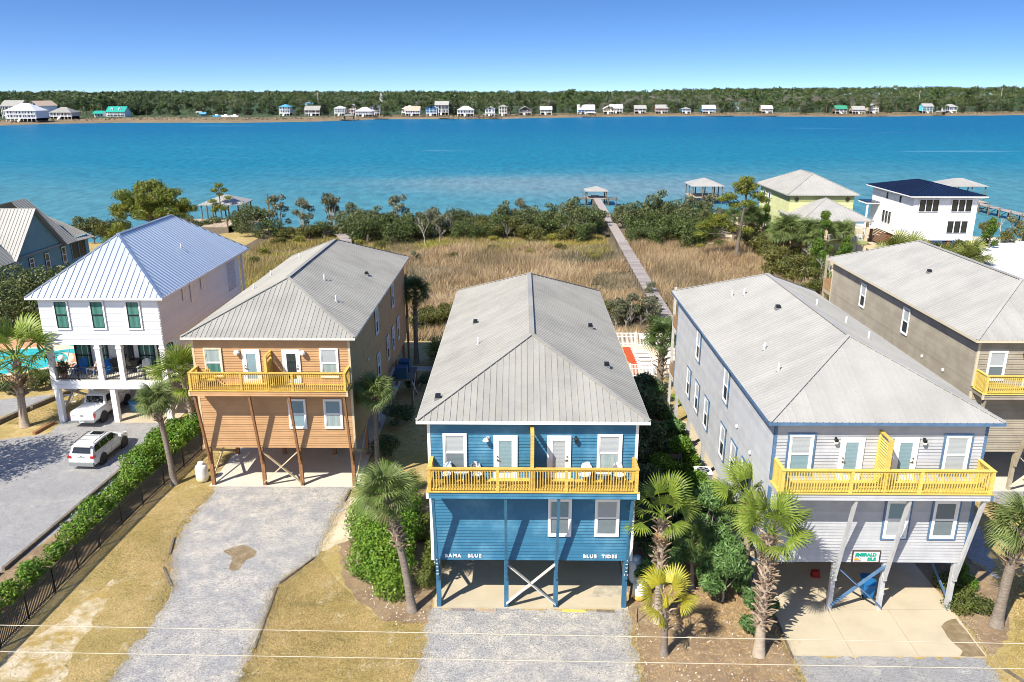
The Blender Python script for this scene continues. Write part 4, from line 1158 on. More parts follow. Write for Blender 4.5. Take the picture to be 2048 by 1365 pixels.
MB().mat('brass').cbox((.40, -.09, 1.0), (.04, .06, .18)).build('handle', None, dd)
for x0, x1 in ((-hw + .40, -.84), (-.42, .80), (1.24, hw - .42)):
    rl = MB().mat('black_metal').box(x0, x1, .13, .17, 4.47, 4.52).box(x0, x1, .13, .17, 3.58, 3.62).build('porch_railing', None, wh)
    n = int((x1 - x0) / .125)
    for i in range(1, n): link('baluster', box_mesh('baluster', 'black_metal', .022, .022, .85), rl, (x0 + (x1 - x0) * i / n, .15, 3.62))
    if x1 - x0 > 2: MB().mat('black_metal').box((x0 + x1) / 2 - .045, (x0 + x1) / 2 + .045, .10, .20, 3.5, 4.6).build('rail_post', None, rl)
# side stair rail and the closed side panels
for y, z, w, h in ((4.6, 8.7, .7, 1.2), (6.4, 8.2, 1.2, 1.8), (8.4, 8.7, .7, 1.2)):
    mb = MB().mat('white_paint').box(-w / 2, w / 2, -.05, 0, 0, h)
    pn = mb.build('shutter_panel', None, wh, (hw + .05, y, z), (0, 0, R(90)))
    MB().mat('old_white').box(-.02, .02, -.06, -.051, .05, h - .05).build('panel_joint', None, pn)
for i in range(14): link('louvre_slat', shared('louvre', lambda: MB().mat('white_paint').beam((0, 0, 0), (0, 2.0, 0), .03, .16).mesh('louvre_slat')), wh, (hw + .06, 14.4, 7.0 + i * .22), (0, R(30), 0))
MB().mat('white_paint').box(hw - .2, hw, 18.6, 18.8, 3.5, 10.0).build('porch_post', None, wh)
for i in range(7): MB().mat('concrete_light').box(-.55, .55, -.28, 0, 0, .06).build('stair_tread', None, wh, (-hw - .75, 5.0 - i * .3, 3.2 - i * .45))
MB().mat('black_metal').beam((-hw - .2, 5.2, 4.3), (-hw - .2, 2.6, .9), .05, .05).beam((-hw - 1.3, 5.2, 4.3), (-hw - 1.3, 2.6, .9), .05, .05).build('stair_rail', None, wh)

# ------------------------------------------------------------------ houses farther back
def sheet_roof(root, quad, m, n, name='roof', parent=None):
    """one slope of seamed metal: quad = eave a, eave b, ridge b, ridge a"""
    a, b, c, d = [Vector(p) for p in quad]
    nr = (b - a).cross(d - a).normalized()
    mb = MB().mat(m).poly([a, b, c, d]); mb.poly([p - nr * .10 for p in (d, c, b, a)])
    lo = [p - nr * .10 for p in (a, b, c, d)]
    for i, (p, q) in enumerate(((a, b), (b, c), (c, d), (d, a))): mb.poly([lo[i], lo[(i + 1) % 4], q, p])
    o = mb.build(name, None, root)
    for i in range(n + 1):
        t = i / n
        MB().mat(m).beam(a.lerp(b, t) + nr * .02, d.lerp(c, t) + nr * .02, .045, .05, tuple(nr)).build('roof_seam', None, o)
    return o
# teal gabled house at the left edge (its right side faces us)
th = thing('beach_house', 'dull teal house with gray gabled metal roof at the left edge', 'house', (-57.9, 86, 0))
# walls: x <= 0, y 0..20
MB().mat('teal_siding').box(-11, 0, -8, 19.6, 2.6, 6.45).build('wall', None, th)
gw = MB().mat('teal_siding').prism([(3.4, 6.45), (12.8, 6.45), (8.0, 11.2)], -.16, 0).build('gable_wall', None, th, (0.0, 0, 0), (0, 0, R(90)))
EX = 0.55
sheet_roof(th, [(EX, -12, 6.15), (EX, 3.2, 6.15), (-5.2, 3.2, 11.6), (-5.2, -12, 11.6)], 'roof_gray', 26)
sheet_roof(th, [(EX, 13.0, 6.15), (EX, 16.0, 6.15), (-5.2, 16.0, 11.6), (-5.2, 13.0, 11.6)], 'roof_gray', 6)
sheet_roof(th, [(EX, 16.0, 6.15), (EX, 20.4, 5.95), (-5.2, 20.4, 8.6), (-5.2, 16.0, 9.3)], 'roof_gray', 9)
sheet_roof(th, [(-11, 16, 6.15), (-11, -12, 6.15), (-5.2, -12, 11.6), (-5.2, 16, 11.6)], 'roof_gray', 10)
sheet_roof(th, [(EX + .2, 2.7, 6.2), (EX + .2, 8.0, 11.45), (-5.0, 8.0, 11.45), (-5.0, 2.7, 6.2)][0:4][::-1] if False else [(-5.0, 2.7, 6.2), (EX + .2, 2.7, 6.2), (EX + .2, 8.0, 11.45), (-5.0, 8.0, 11.45)], 'roof_light', 14)
sheet_roof(th, [(EX + .2, 13.3, 6.2), (-5.0, 13.3, 6.2), (-5.0, 8.0, 11.45), (EX + .2, 8.0, 11.45)], 'roof_light', 14)
MB().mat('roof_gray').beam((.0, 3.2, 6.35), (.0, 13.0, 6.35), .7, .16).build('pent_roof', None, th)
sq = MB().mat('black_frame').box(-.95, .95, -.03, 0, -.08, 1.95).mat('shutter_blue').box(-.85, .85, -.06, -.031, 0, 1.87).build('shutter', None, th, (.03, 7.8, 7.5), (0, 0, R(90)))
for y, z, w, h in ((3.7, 5.3, .95, .6), (6.6, 4.6, .95, 1.2), (9.8, 3.8, .95, 2.0), (13.5, 3.8, .95, 2.1)):
    window(th, (.01, y, z), 'R', w, h, 'vinyl_white', 'vinyl_white', None, 'none', outer='black_frame', glass='glass_dark')
pz = MB().mat('black_frame').box(-1.7, 1.7, -.03, 0, 0, 2.2).build('porch_screen', None, th, (.02, 17.0, 3.9), (0, 0, R(90)))
for x in (-1.7, 0, 1.7): MB().mat('teal_siding').box(x - .07, x + .07, -.07, -.031, -.05, 2.25).build('screen_post', None, pz)
for y in (-6, 2, 10, 18):
    for x in (-.3, -10.6): MB().mat('teal_siding').box(x - .15, x + .15, y - .15, y + .15, 0, 2.6).build('pile', None, th)

# yellow house with pavilion
yh = thing('beach_house', 'pale yellow house with light gray hip roof and octagonal windows near the lagoon', 'house', (47.6, 127.3, 0))
MB().mat('yellow_siding').box(-5.0, 5.0, .5, 16.6, 2.7, 8.95).build('wall', None, yh)
boards(yh, 'yellow_siding', -5.0, 5.0, 2.7, 8.9, 0.22, ((0, .5, 0), 0))
boards(yh, 'yellow_siding', -16.6, -.5, 2.7, 8.9, 0.22, ((-5.0, 0, 0), R(-90)))
MB().mat('olive_siding').box(-5.06, 5.06, .440, .448, 7.9, 8.96).box(-5.062, -5.055, .5, 16.6, 7.9, 8.96).build('frieze_band', None, yh)
hip_roof(yh, 5.65, 0, 17.4, 9.05, 2.75, 5.6, 'roof_light', pitch_w=.5, stuff=True, fascia='roof_light')
for x in (-4.0, 4.0):
    wq = MB().mat('vinyl_white').lathe([(.50, .02), (.50, -.07), (.36, -.09), (.36, .0)], 8).build('octagon_window', None, yh, (x, .44, 8.3), (R(90), R(22.5), 0))
    MB().mat('glass_dark').lathe([(.37, .03), (.01, .03)], 8).build('pane', None, wq)
for y in (11, 14): window(yh, (-5.06, y, 6.0), 'L', 1.3, 2.2, 'vinyl_white', 'vinyl_white', None, 'none', glass='glass_dark')
for x in (-4.7, 0, 4.7):
    for y in (.8, 8.5, 16.2): MB().mat('peach_post').box(x - .2, x + .2, y - .2, y + .2, 0, 2.7).build('pile', None, yh)
pv = hip_roof(yh, 5.45, -6.7, 4.4, 5.95, 2.75, 5.5, 'roof_light', pitch_w=.5, stuff=True, fascia='roof_light')
for x in (-4.9, -1.2, 2.6, 4.9):
    for y in (-6.0,) if abs(x) < 4 else (-6.0, -1.0): MB().mat('peach_post').box(x - .17, x + .17, y - .17, y + .17, 0, 5.8).build('porch_post', None, yh)
MB().mat('olive_siding').box(-5.1, 5.1, -6.3, .45, 2.35, 2.85).build('porch_deck', None, yh)
MB().mat('olive_siding').box(-3.2, 4.0, -2.4, -2.2, 2.851, 5.8).build('porch_wall', None, yh)
pr = MB().mat('vinyl_white').box(-4.7, 4.7, -6.05, -6.0, 3.75, 3.82).box(-4.7, 4.7, -6.05, -6.0, 2.95, 3.0).build('porch_railing', None, yh)
for i in range(46): link('baluster', box_mesh('baluster', 'vinyl_white', .04, .04, .78), pr, (-4.6 + i * .2, -6.02, 2.99))
MB().mat('peach_post').beam((-8.5, 6, .9), (-8.5, 14, 3.4), .1, .9).build('stair_wall', None, yh)

# white house with a navy roof
nh = thing('beach_house', 'white board and batten house with dark navy metal roof near the lagoon', 'house', (64.55, 122.8, 0))
MB().mat('white_siding').box(-4.85, 4.85, 0, 14.8, 2.7, 9.45).build('wall', None, nh)
boards(nh, 'white_siding', -4.83, 4.83, 2.7, 6.1, 0.2)
boards(nh, 'white_siding', -14.8, 0, 2.7, 6.1, 0.2, ((-4.85, 0, 0), R(-90)))
MB().mat('white_paint').box(-4.9, 4.9, -.05, -.001, 6.1, 6.3).build('band_board', None, nh)
for i in range(24): link('batten', box_mesh('batten', 'white_paint', .05, .05, 3.0), nh, (-4.8 + i * .416, -.02, 6.32))
for i in range(34): link('batten', box_mesh('batten', 'white_paint', .05, .05, 3.3), nh, (-4.87, .2 + i * .43, 6.12))
hip_roof(nh, 5.75, -.9, 15.7, 9.5, 1.45, 5.75, 'roof_navy', pitch_w=.42, fascia='white_paint')
for x, z in ((-3.55, 7.15), (-2.55, 7.15), (-1.55, 7.15), (1.35, 7.15), (2.4, 7.15), (3.45, 7.15), (1.15, 3.9), (2.2, 3.9), (3.25, 3.9)):
    window(nh, (x, -.07, z), 'F', .86, 1.75, 'black_frame', 'black_frame', None, 'none', outer='white_paint', glass='glass_dark', cw=.06)
for y, z, w, h in ((4.3, 8.0, .45, .9), (9.0, 8.0, .45, .9), (7.3, 4.2, .55, 1.8), (8.4, 4.2, .55, 1.8), (9.5, 4.2, .55, 1.8)):
    window(nh, (-4.92, y, z), 'L', w, h, 'black_frame', 'black_frame', None, 'none', glass='glass_dark', cw=.06)
MB().mat('brown_wood').box(-.2, .2, -.2, .2, 0, 2.69).build('pile', None, nh, (4.4, .4, 0))
for x in (-4.4, -1.5, 1.5):
    for y in (.4, 7.4, 14.4): MB().mat('brown_wood').box(-.2, .2, -.2, .2, 0, 2.69).build('pile', None, nh, (x, y, 0))
MB().mat('brown_wood').box(-.2, .2, -.2, .2, 0, 2.69).build('pile', None, nh, (4.4, 14.4, 0))
for i in range(9): link('screen_slat', shared('scrslat', lambda: MB().mat('brown_wood').box(0, .04, 0, 12, 0, .16).mesh('screen_slat')), nh, (-4.6, 1.2, .35 + i * .26))
for i in range(9): link('screen_slat', shared('scrslat2', lambda: MB().mat('black_frame').box(0, 1.4, 0, .04, 0, .14).mesh('screen_slat')), nh, (0.7, .5, .35 + i * .25))
MB().mat('tan_wood').box(-6.0, -4.9, 2.0, 4.2, 2.3, 2.5).build('side_landing', None, nh)
MB().mat('vinyl_white').box(-5.0, -4.89, 5.2, 5.8, 3.4, 5.2).build('meter_box', None, nh)
MB().mat('roof_navy').box(-7.0, -4.9, 11.5, 15.0, 6.9, 7.05).mat('white_paint').box(-7.05, -4.9, 11.45, 15.05, 6.7, 6.895).box(-6.9, -6.65, 11.6, 11.85, 0, 6.69).box(-7, -4.9, 11.5, 15, 2.6, 2.85).build('side_porch', None, nh)

# ------------------------------------------------------------------ vehicles
def loft(mb, stations, close=True):
    """stations: list of (x, ring of (y, z)), all rings of one length; stitched along x"""
    base = len(mb.v); k = len(stations[0][1])
    for x, ring in stations:
        for p in ring: mb.v.append((x + (p[2] if len(p) > 2 else 0), p[0], p[1]))
    for i in range(len(stations) - 1):
        for j in range(k):
            a = base + i * k + j; b = base + i * k + (j + 1) % k
            mb.face((a, b, b + k, a + k))
    if close:
        mb.face(tuple(base + j for j in reversed(range(k)))); mb.face(tuple(base + (len(stations) - 1) * k + j for j in range(k)))
def wheel(parent, x, y, r, side):
    t = MB().mat('rubber').lathe([(r * .62, -.11), (r * .92, -.12), (r, -.08), (r, .08), (r * .92, .12), (r * .62, .11)], 24).build('wheel', None, parent, (x, y, r), (R(90), 0, 0), smooth=True)
    rim = MB().mat('alloy')
    z = -.115 * side
    rim.lathe([(r * .64, z), (r * .58, z * .8), (r * .55, z * .35)], 20)
    for k in range(6):
        a = k * math.pi / 3
        rim.beam((0, 0, z * .85), (math.cos(a) * r * .6, math.sin(a) * r * .6, z * .75), .075, .03, (0, 0, 1))
    rim.lathe([(.07, z * .9), (.02, z * 1.02)], 10)
    rim.build('rim', None, t)
    MB().mat('car_trim').lathe([(r * .6, z * .3), (.01, z * .3)], 16).build('hub', None, t)
def car(name, label, cat, loc, rz, pickup=False):
    """front towards +x; origin under the middle"""
    t = thing(name, label, cat, loc, rz, 'vehicles parked on the gravel yard')
    L, Wd = (5.85, 2.0) if pickup else (4.80, 1.90)
    h2 = Wd / 2
    bz0 = .42 if pickup else .30
    belt = 1.18 if pickup else 1.08
    hoodz = 1.18 if pickup else 1.05
    wb = (L / 2 - 1.0, -(L / 2 - (1.25 if pickup else 1.05)))
    wr = .40 if pickup else .365
    def ring(w, z0, z1, bul=.03):
        c = .07
        return [(-w + c, z0), (w - c, z0), (w - .01, z0 + .08), (w + bul, (z0 + z1) / 2), (w - .02, z1 - .10), (w - .11, z1), (-w + .11, z1), (-w + .02, z1 - .10), (-w - bul, (z0 + z1) / 2), (-w + .01, z0 + .08)]
    body = MB().mat('car_white')
    if pickup:
        prof = [(-L / 2 + .10, .95, .52, 1.17), (-L / 2 + .16, .98, .46, 1.20), (-1.2, .99, bz0, 1.20), (-.85, .99, bz0, 1.22), (.9, .99, bz0, 1.22), (1.35, .98, bz0, 1.20), (2.3, .95, bz0, 1.14), (2.72, .90, .46, 1.02), (L / 2, .78, .52, .86)]
    else:
        prof = [(-L / 2 + .04, .86, .40, .98), (-L / 2 + .12, .91, .32, 1.08), (-1.6, .94, bz0, 1.10), (-.6, .94, bz0, 1.10), (.75, .94, bz0, 1.08), (1.25, .93, bz0, 1.04), (1.85, .88, .32, .95), (2.22, .80, .36, .82), (L / 2, .66, .42, .68)]
    loft(body, [(x, ring(w, z0, z1)) for x, w, z0, z1 in prof])
    bo = body.build('body', None, t, smooth=True)
    # dark wheel arches
    for x in wb:
        for s in (-1, 1):
            MB().mat('car_trim').lathe([(wr * 1.22, -.02), (wr * 1.22, .05), (.02, .05)], 20).build('wheel_arch', None, bo, (x, s * (h2 - .012 if not pickup else h2 + .005), wr + .03), (R(90 * s) + math.pi, 0, 0))
            wheel(t, x, s * (h2 - .10), wr, s)
    # cabin
    cab = MB().mat('car_white')
    if pickup: cs = [(-1.02, .90, 1.20, 1.24, .88), (-.78, .88, 1.20, 1.86, .74), (-.45, .88, 1.2, 1.93, .74), (.55, .88, 1.2, 1.92, .74), (1.30, .88, 1.2, 1.24, .86)]
    else: cs = [(-2.28, .84, 1.06, 1.10, .82), (-1.98, .86, 1.08, 1.62, .70), (-1.7, .87, 1.08, 1.70, .70), (-.4, .87, 1.08, 1.75, .70), (.25, .87, 1.07, 1.68, .69), (1.22, .84, 1.03, 1.06, .80)]
    def cring(w, z0, z1, tw): return [(-w, z0), (w, z0), (w - (w - tw) * .55, z0 + (z1 - z0) * .55), (tw + .03, z1 - .06), (tw - .08, z1), (-tw + .08, z1), (-tw - .03, z1 - .06), (-w + (w - tw) * .55, z0 + (z1 - z0) * .55)]
    loft(cab, [(x, cring(w, z0, z1, tw)) for x, w, z0, z1, tw in cs])
    co = cab.build('cabin', None, t, smooth=True)
    # side glass, set just outside the cabin skin
    for s in (-1, 1):
        def P(x, k, zlo, zhi, tw_lo, tw_hi): return (x, s * (tw_lo + (tw_hi - tw_lo) * k + .012), zlo + (zhi - zlo) * k)
        if pickup: wins = [[(-.72, .12), (-.05, .12), (-.05, .84), (-.58, .84)], [(.03, .12), (1.02, .12), (.52, .84), (.03, .84)]]
        else: wins = [[(-2.0, .16), (-1.28, .16), (-1.28, .80), (-1.83, .74)], [(-1.22, .16), (-.34, .16), (-.34, .84), (-1.22, .80)], [(-.28, .16), (.86, .16), (.28, .82), (-.28, .84)]]
        for wv in wins:
            z0, z1 = (1.2, 1.92) if pickup else (1.08, 1.73)
            w0, w1 = (.88, .76) if pickup else (.865, .715)
            pts = [P(x, k, z0, z1, w0, w1) for x, k in wv]
            inner = [(p[0], p[1] - s * .02, p[2]) for p in pts]
            mb = MB().mat('car_glass').poly(pts if s < 0 else pts[::-1])
            for i in range(4): mb.poly([pts[i], pts[(i + 1) % 4], inner[(i + 1) % 4], inner[i]])
            mb.build('side_window', None, t)
        mx = 1.0 if pickup else .85
        MB().mat('car_white').cbox((mx, s * (h2 + .10), belt + .10), (.12, .22, .17)).build('mirror', None, t)
        MB().mat('chrome' if pickup else 'car_white').cbox((.10, s * (h2 + .03), belt - .16), (.20, .03, .035)).cbox((-.95 if not pickup else -.6, s * (h2 + .03), belt - .16), (.20, .03, .035)).build('door_handle', None, t)
        for x in ((-.02, 1.15) if pickup else (-1.28, -.30, .95)): MB().mat('car_trim').box(x - .006, x + .006, s * (h2 + .022) - .004, s * (h2 + .022) + .004, .55, belt - .12).build('door_gap', None, t)
        MB().mat('car_trim').box(wb[1] + .5, wb[0] - .5, s * (h2 + .01) - .02, s * (h2 + .01) + .02, bz0 - .02, bz0 + .09).build('sill_trim', None, t)
    if pickup:
        MB().mat('car_glass').poly([(-1.00, .70, 1.30), (-1.00, -.70, 1.30), (-.815, -.64, 1.80), (-.815, .64, 1.80)]).build('rear_window', None, t)
        MB().mat('car_glass').poly([(1.24, -.74, 1.30), (1.24, .74, 1.30), (.64, .64, 1.87), (.64, -.64, 1.87)]).build('windscreen', None, t)
        MB().mat('vinyl_white').box(-2.80, -1.06, -.90, .90, 1.20, 1.245).build('bed_cover', None, t)
        MB().mat('car_white').box(-2.88, -2.80, -.90, .90, .62, 1.18).build('tailgate', None, t)
        MB().mat('chrome').box(-3.04, -2.84, -.96, .96, .44, .60).build('rear_bumper', None, t)
        MB().mat('chrome').cbox((-2.885, 0, .96), (.012, .24, .10)).build('badge', None, t)
        MB().mat('car_trim').cbox((-2.885, .62, 1.02), (.008, .26, .04)).build('badge', None, t)
        MB().mat('plate').cbox((-3.045, 0, .55), (.01, .32, .15)).mat('plate_mark').cbox((-3.052, 0, .56), (.006, .24, .05)).build('number_plate', None, t)
        for s in (-1, 1): MB().mat('tail_red').box(-2.90, -2.72, s * .955 - .045, s * .955 + .045, .78, 1.14).build('tail_light', None, t)
        for s in (-1, 1): MB().mat('lamp_white').cbox((2.86, s * .68, .88), (.12, .34, .2)).build('headlight', None, t)
    else:
        MB().mat('car_glass').poly([(-2.265, .66, 1.16), (-2.265, -.66, 1.16), (-2.015, -.60, 1.56), (-2.015, .60, 1.56)]).build('rear_window', None, t)
        MB().mat('car_glass').poly([(1.16, -.72, 1.11), (1.16, .72, 1.11), (.34, .60, 1.66), (.34, -.60, 1.66)]).build('windscreen', None, t)
        MB().mat('car_glass').box(-.42, .12, -.40, .40, 1.752, 1.765).build('sunroof', None, t)
        MB().mat('car_trim').box(-1.25, -1.22, -.62, .62, 1.725, 1.735).box(-.62, -.59, -.62, .62, 1.752, 1.762).build('roof_seam', None, t)
        for s in (-1, 1):
            MB().mat('car_trim').tube([(-1.75, s * .66, 1.72), (-1.6, s * .66, 1.79), (-.1, s * .66, 1.82), (.15, s * .66, 1.74)], .022, 6).build('roof_rail', None, t)
            MB().mat('tail_red').box(-2.40, -2.12, s * .80 - .13, s * .80 + .13, .86, 1.02).build('tail_light', None, t)
            MB().mat('lamp_white').cbox((2.12, s * .62, .76), (.22, .30, .14)).build('headlight', None, t)
        MB().mat('car_white').box(-2.20, -1.98, -.66, .66, 1.60, 1.66).build('spoiler', None, t)
        MB().mat('car_grey').box(-2.46, -2.30, -.86, .86, .30, .55).build('rear_bumper', None, t)
        MB().mat('plate').cbox((-2.375, 0, .84), (.02, .42, .13)).build('number_plate', None, t)
        MB().mat('chrome').cbox((-2.375, 0, .95), (.03, .52, .035)).cbox((-2.375, 0, 1.03), (.015, .14, .07)).build('badge', None, t)
    return t
car('pickup_truck', 'white pickup truck with a flat bed cover, parked under the white house', 'pickup truck', (-33.45, 59.25, 0.01), R(88), True)
car('parked_car', 'white sport utility car with sunroof and roof rails on gravel beside hedge', 'car', (-29.75, 51.6, 0.01), R(87))

# ------------------------------------------------------------------ bins, tanks, cans, machines
def wheelie_bin(label, loc, rz, body, lid, mark=False):
    t = thing('wheelie_bin', label, 'wheelie bin', loc, rz, 'wheeled refuse bins')
    MB().mat(body).frustum((0, 0), (.46, .52), (.60, .72), .10, .98).box(-.32, .32, -.40, .40, .94, 1.0).build('bin_body', None, t)
    MB().mat(lid).prism([(-.33, 1.005), (.33, 1.005), (.33, 1.04), (.18, 1.10), (-.18, 1.10), (-.33, 1.04)], -.42, .40).build('lid', None, t)
    MB().mat(body).tube([(-.26, .46, .95), (.26, .46, .95)], .025, 8).build('handle', None, t)
    for s in (-1, 1):
        w = MB().mat('rubber').lathe([(.03, -.04), (.13, -.04), (.13, .04), (.03, .04)], 14).build('wheel', None, t, (s * .29, .30, .13), (0, R(90), 0))
        MB().mat('lamp_white').lathe([(.085, s * .045), (.02, s * .05)], 12).build('hub', None, w)
    if mark: MB().mat('lamp_white').lathe([(.11, 0), (.07, 0.004)], 10).build('emblem', None, t, (0, -.335, .72), (R(82), 0, 0))
    return t
wheelie_bin('bright blue wheelie bin behind the cross braces under the gray house', (17.75, 35.35, .06), R(172), 'bin_blue', 'bin_blue')
wheelie_bin('blue wheelie bin with white emblem, under the white house beside the truck', (-31.0, 59.5, .05), R(10), 'bin_blue', 'bin_navy', True)
wheelie_bin('dark navy wheelie bin behind the blue bin under the white house', (-30.35, 60.4, .05), R(15), 'bin_navy', 'bin_navy')
wheelie_bin('navy wheelie bin on the left, deep under the brown house', (-16.3, 56.5, .06), R(4), 'bin_navy', 'bin_navy')
wheelie_bin('navy wheelie bin on the right, deep under the brown house', (-15.2, 56.6, .06), R(-5), 'bin_navy', 'bin_navy')
wheelie_bin('dark bin in the shade under the taupe house', (31.0, 55, .06), R(0), 'bin_navy', 'bin_navy')
def tank(label, loc, r, h, top, low):
    t = thing('propane_tank', label, 'propane tank', loc, 0, 'upright propane tanks')
    MB().mat(top).lathe([(r, .34), (r, h - .25), (r * .93, h - .12), (r * .72, h - .03), (r * .3, h), (.01, h)], 24).build('tank_shell', None, t, smooth=True)
    MB().mat(low).lathe([(r * .80, .04), (r * .95, .14), (r, .24), (r * 1.001, .345)], 24).build('rusted_base', None, t, smooth=True)
    MB().mat('pile_wood').lathe([(r * .62, 0), (r * .62, .12)], 18).build('foot_ring', None, t)
    MB().mat(top).lathe([(r * .50, h - .05), (r * .52, h + .15), (r * .47, h + .17), (.01, h + .19)], 18).build('valve_cap', None, t, smooth=True)
    return t
tank('white propane tank with faded yellow base beside the brown house pile', (-21.05, 47.7, 0), .40, 1.22, 'tank_white', 'rust_pale')
tank('tall bluish white propane tank at the right corner of the blue house', (6.15, 36.6, 0), .40, 1.35, 'tank_blue', 'tank_blue')
tank('short white propane tank with orange rusty base by the small palm', (6.10, 35.1, 0), .34, 1.0, 'tank_white', 'rust')
t = thing('fuel_can', 'small red fuel can on the slab under the gray house', 'fuel can', (15.75, 37.1, .06))
MB().mat('red_plastic').frustum((0, 0), (.42, .30), (.36, .26), 0, .34).build('can_body', None, t)
MB().mat('red_plastic').tube([(-.12, 0, .34), (-.08, 0, .42), (.08, 0, .42), (.12, 0, .34)], .022, 6).build('handle', None, t)
MB().mat('car_trim').tube([(.13, 0, .33), (.22, 0, .44)], .022, 6).build('spout', None, t)
t = thing('air_conditioner', 'outdoor air conditioning unit on a stand beside the gray house wall', 'air conditioner', (11.0, 43.6, 0))
MB().mat('car_grey').box(-.46, .46, -.46, .46, 2.1, 2.95).build('casing', None, t)
MB().mat('lamp_white').box(-.50, .50, -.50, .50, 2.952, 3.03).build('top_plate', None, t)
MB().mat('black_metal').lathe([(.38, 0), (.38, .02), (.06, .025), (.01, .025)], 20).build('fan_grille', None, t, (0, 0, 3.032))
for a in range(5): MB().mat('car_grey').beam((0, 0, 3.045), (math.cos(a * 1.2566) * .34, math.sin(a * 1.2566) * .34, 3.065), .14, .012).build('fan_blade', None, t)
MB().mat('timber_gray').box(-.5, .5, -.5, .5, 1.98, 2.09).box(-.45, -.35, -.45, -.35, 0, 1.979).box(.35, .45, -.45, -.35, 0, 1.979).box(-.45, -.35, .35, .45, 0, 1.979).box(.35, .45, .35, .45, 0, 1.979).build('stand', None, t)
t = thing('bird_bath', 'shallow bowl full of orange leaves beside the air conditioner', 'bird bath', (11.1, 41.9, 0))
MB().mat('old_white').lathe([(.10, 0), (.07, 1.9), (.12, 2.05), (.46, 2.2), (.44, 2.24), (.2, 2.12)], 16).build('bowl', None, t)
MB().mat('rust').lathe([(.42, 2.20), (.01, 2.25)], 14).build('leaf_litter', None, t)
t = thing('air_conditioner', 'dark air conditioning unit on the platform beside the brown house', 'air conditioner', (-9.6, 62.3, 0))
MB().mat('timber_gray').box(-.9, .9, -1.6, 1.6, 2.3, 2.42).box(-.85, -.72, -1.5, -1.37, 0, 2.299).box(.72, .85, -1.5, -1.37, 0, 2.299).box(.72, .85, 1.37, 1.5, 0, 2.299).build('platform', None, t)
MB().mat('bin_navy').box(-.5, .4, -1.3, -.4, 2.421, 3.3).build('casing', None, t)
MB().mat('bin_navy').box(-.5, .4, .3, 1.2, 2.421, 3.3).build('casing', None, t)
for a, b in (((.78, -1.4, .1), (.78, 1.4, 2.2)), ((.83, -1.4, 2.2), (.83, 1.4, .1))): MB().mat('old_white').beam(a, b, .04, .15).build('cross_brace', None, t)
t = thing('meter_cabinet', 'gray electric meter cabinets on the shaded side of the brown house', 'meter box', (-10.5, 53.3, 1.4))
MB().mat('car_grey').box(0, .25, -.35, .35, 0, 1.3).build('cabinet', None, t)
MB().mat('tank_blue').box(0, .22, .6, 1.1, .2, 1.5).build('cabinet', None, t)
MB().mat('car_grey').tube([(.1, 0, -1.4), (.1, 0, 0)], .05, 8).build('conduit', None, t)

# ------------------------------------------------------------------ balcony and porch furniture
def bistro_chair(label, loc, rz, m, frame):
    t = thing('balcony_chair', label, 'chair', loc, rz, 'chairs on the blue house balcony')
    mb = MB().mat(m)
    n = 9; rows = []
    for k in range(6):
        s = k / 5; row = []
        for i in range(n):
            u = i / (n - 1) * 2 - 1
            wid = (.25 + .03 * math.sin(s * 3.0)) * (1 if s < .7 else math.sqrt(max(0, 1 - ((s - .7) / .36) ** 2)))
            row.append((u * wid, .20 + .10 * s - .12 * u * u, .45 + s * .52))
        rows.append(row)
    base = 0
    for row in rows: mb.v += row
    for k in range(5):
        for i in range(n - 1): a = k * n + i; mb.face((a, a + 1, a + n + 1, a + n))
    mb.v += [(x, y - .02, z) for x, y, z in mb.v[:6 * n]]
    for k in range(5):
        for i in range(n - 1): a = 6 * n + k * n + i; mb.face((a, a + n, a + n + 1, a + 1))
    mb.build('backrest', None, t)
    MB().mat(m).lathe([(.01, .46), (.22, .465), (.25, .45), (.24, .42), (.01, .415)], 14).build('seat', None, t)
    for sx in (-1, 1):
        for sy in (-1, 1): MB().mat(frame).tube([(sx * .19, sy * .17, .43), (sx * .24, sy * .23, 0)], .014, 6).build('leg', None, t)
        MB().mat(frame).tube([(sx * .25, .17, .66), (sx * .29, -.02, .66), (sx * .26, -.17, .43)], .014, 6).build('arm', None, t)
    return t
ZD = 7.202
bistro_chair('blue and white woven chair at the left end of the blue balcony', (-3.45, 33.85, ZD), R(-40), 'wicker_blue', 'brass')
bistro_chair('blue and white woven chair between the table and the white door', (-2.0, 33.85, ZD), R(35), 'wicker_blue', 'brass')
bistro_chair('white round backed chair left of the window on blue balcony', (3.05, 33.85, ZD), R(-35), 'chair_white', 'chair_white')
bistro_chair('white round backed chair at the right end of blue balcony', (4.65, 33.85, ZD), R(35), 'chair_white', 'chair_white')
def small_table(label, loc, m, r=.36, h=.66, group=None):
    t = thing('balcony_table', label, 'table', loc, 0, group)
    MB().mat(m).lathe([(.01, h), (r, h), (r, h - .03), (.01, h - .03)], 18).build('table_top', None, t)
    MB().mat('brass').tube([(0, 0, h - .03), (0, 0, .06)], .025, 8).build('column', None, t)
    for a in range(3): MB().mat('brass').beam((0, 0, .07), (math.cos(a * 2.094) * .28, math.sin(a * 2.094) * .28, .015), .03, .03).build('foot', None, t)
small_table('small round glass table between the woven blue chairs', (-2.72, 33.7, ZD), 'tank_blue')
small_table('small round table between the white chairs on the blue balcony', (3.9, 33.65, ZD), 'chair_white')
t = thing('balcony_chair', 'slatted wooden chair in the left corner of the brown balcony', 'chair', (-19.3, 46.5, ZD), R(30))
for i in range(5): MB().mat('deck_wood').beam((-.24 + i * .12, .24, .38), (-.24 + i * .12, .46, 1.0), .09, .02).build('back_slat', None, t)
MB().mat('deck_wood').box(-.3, .3, -.3, .25, .36, .40).build('seat', None, t)
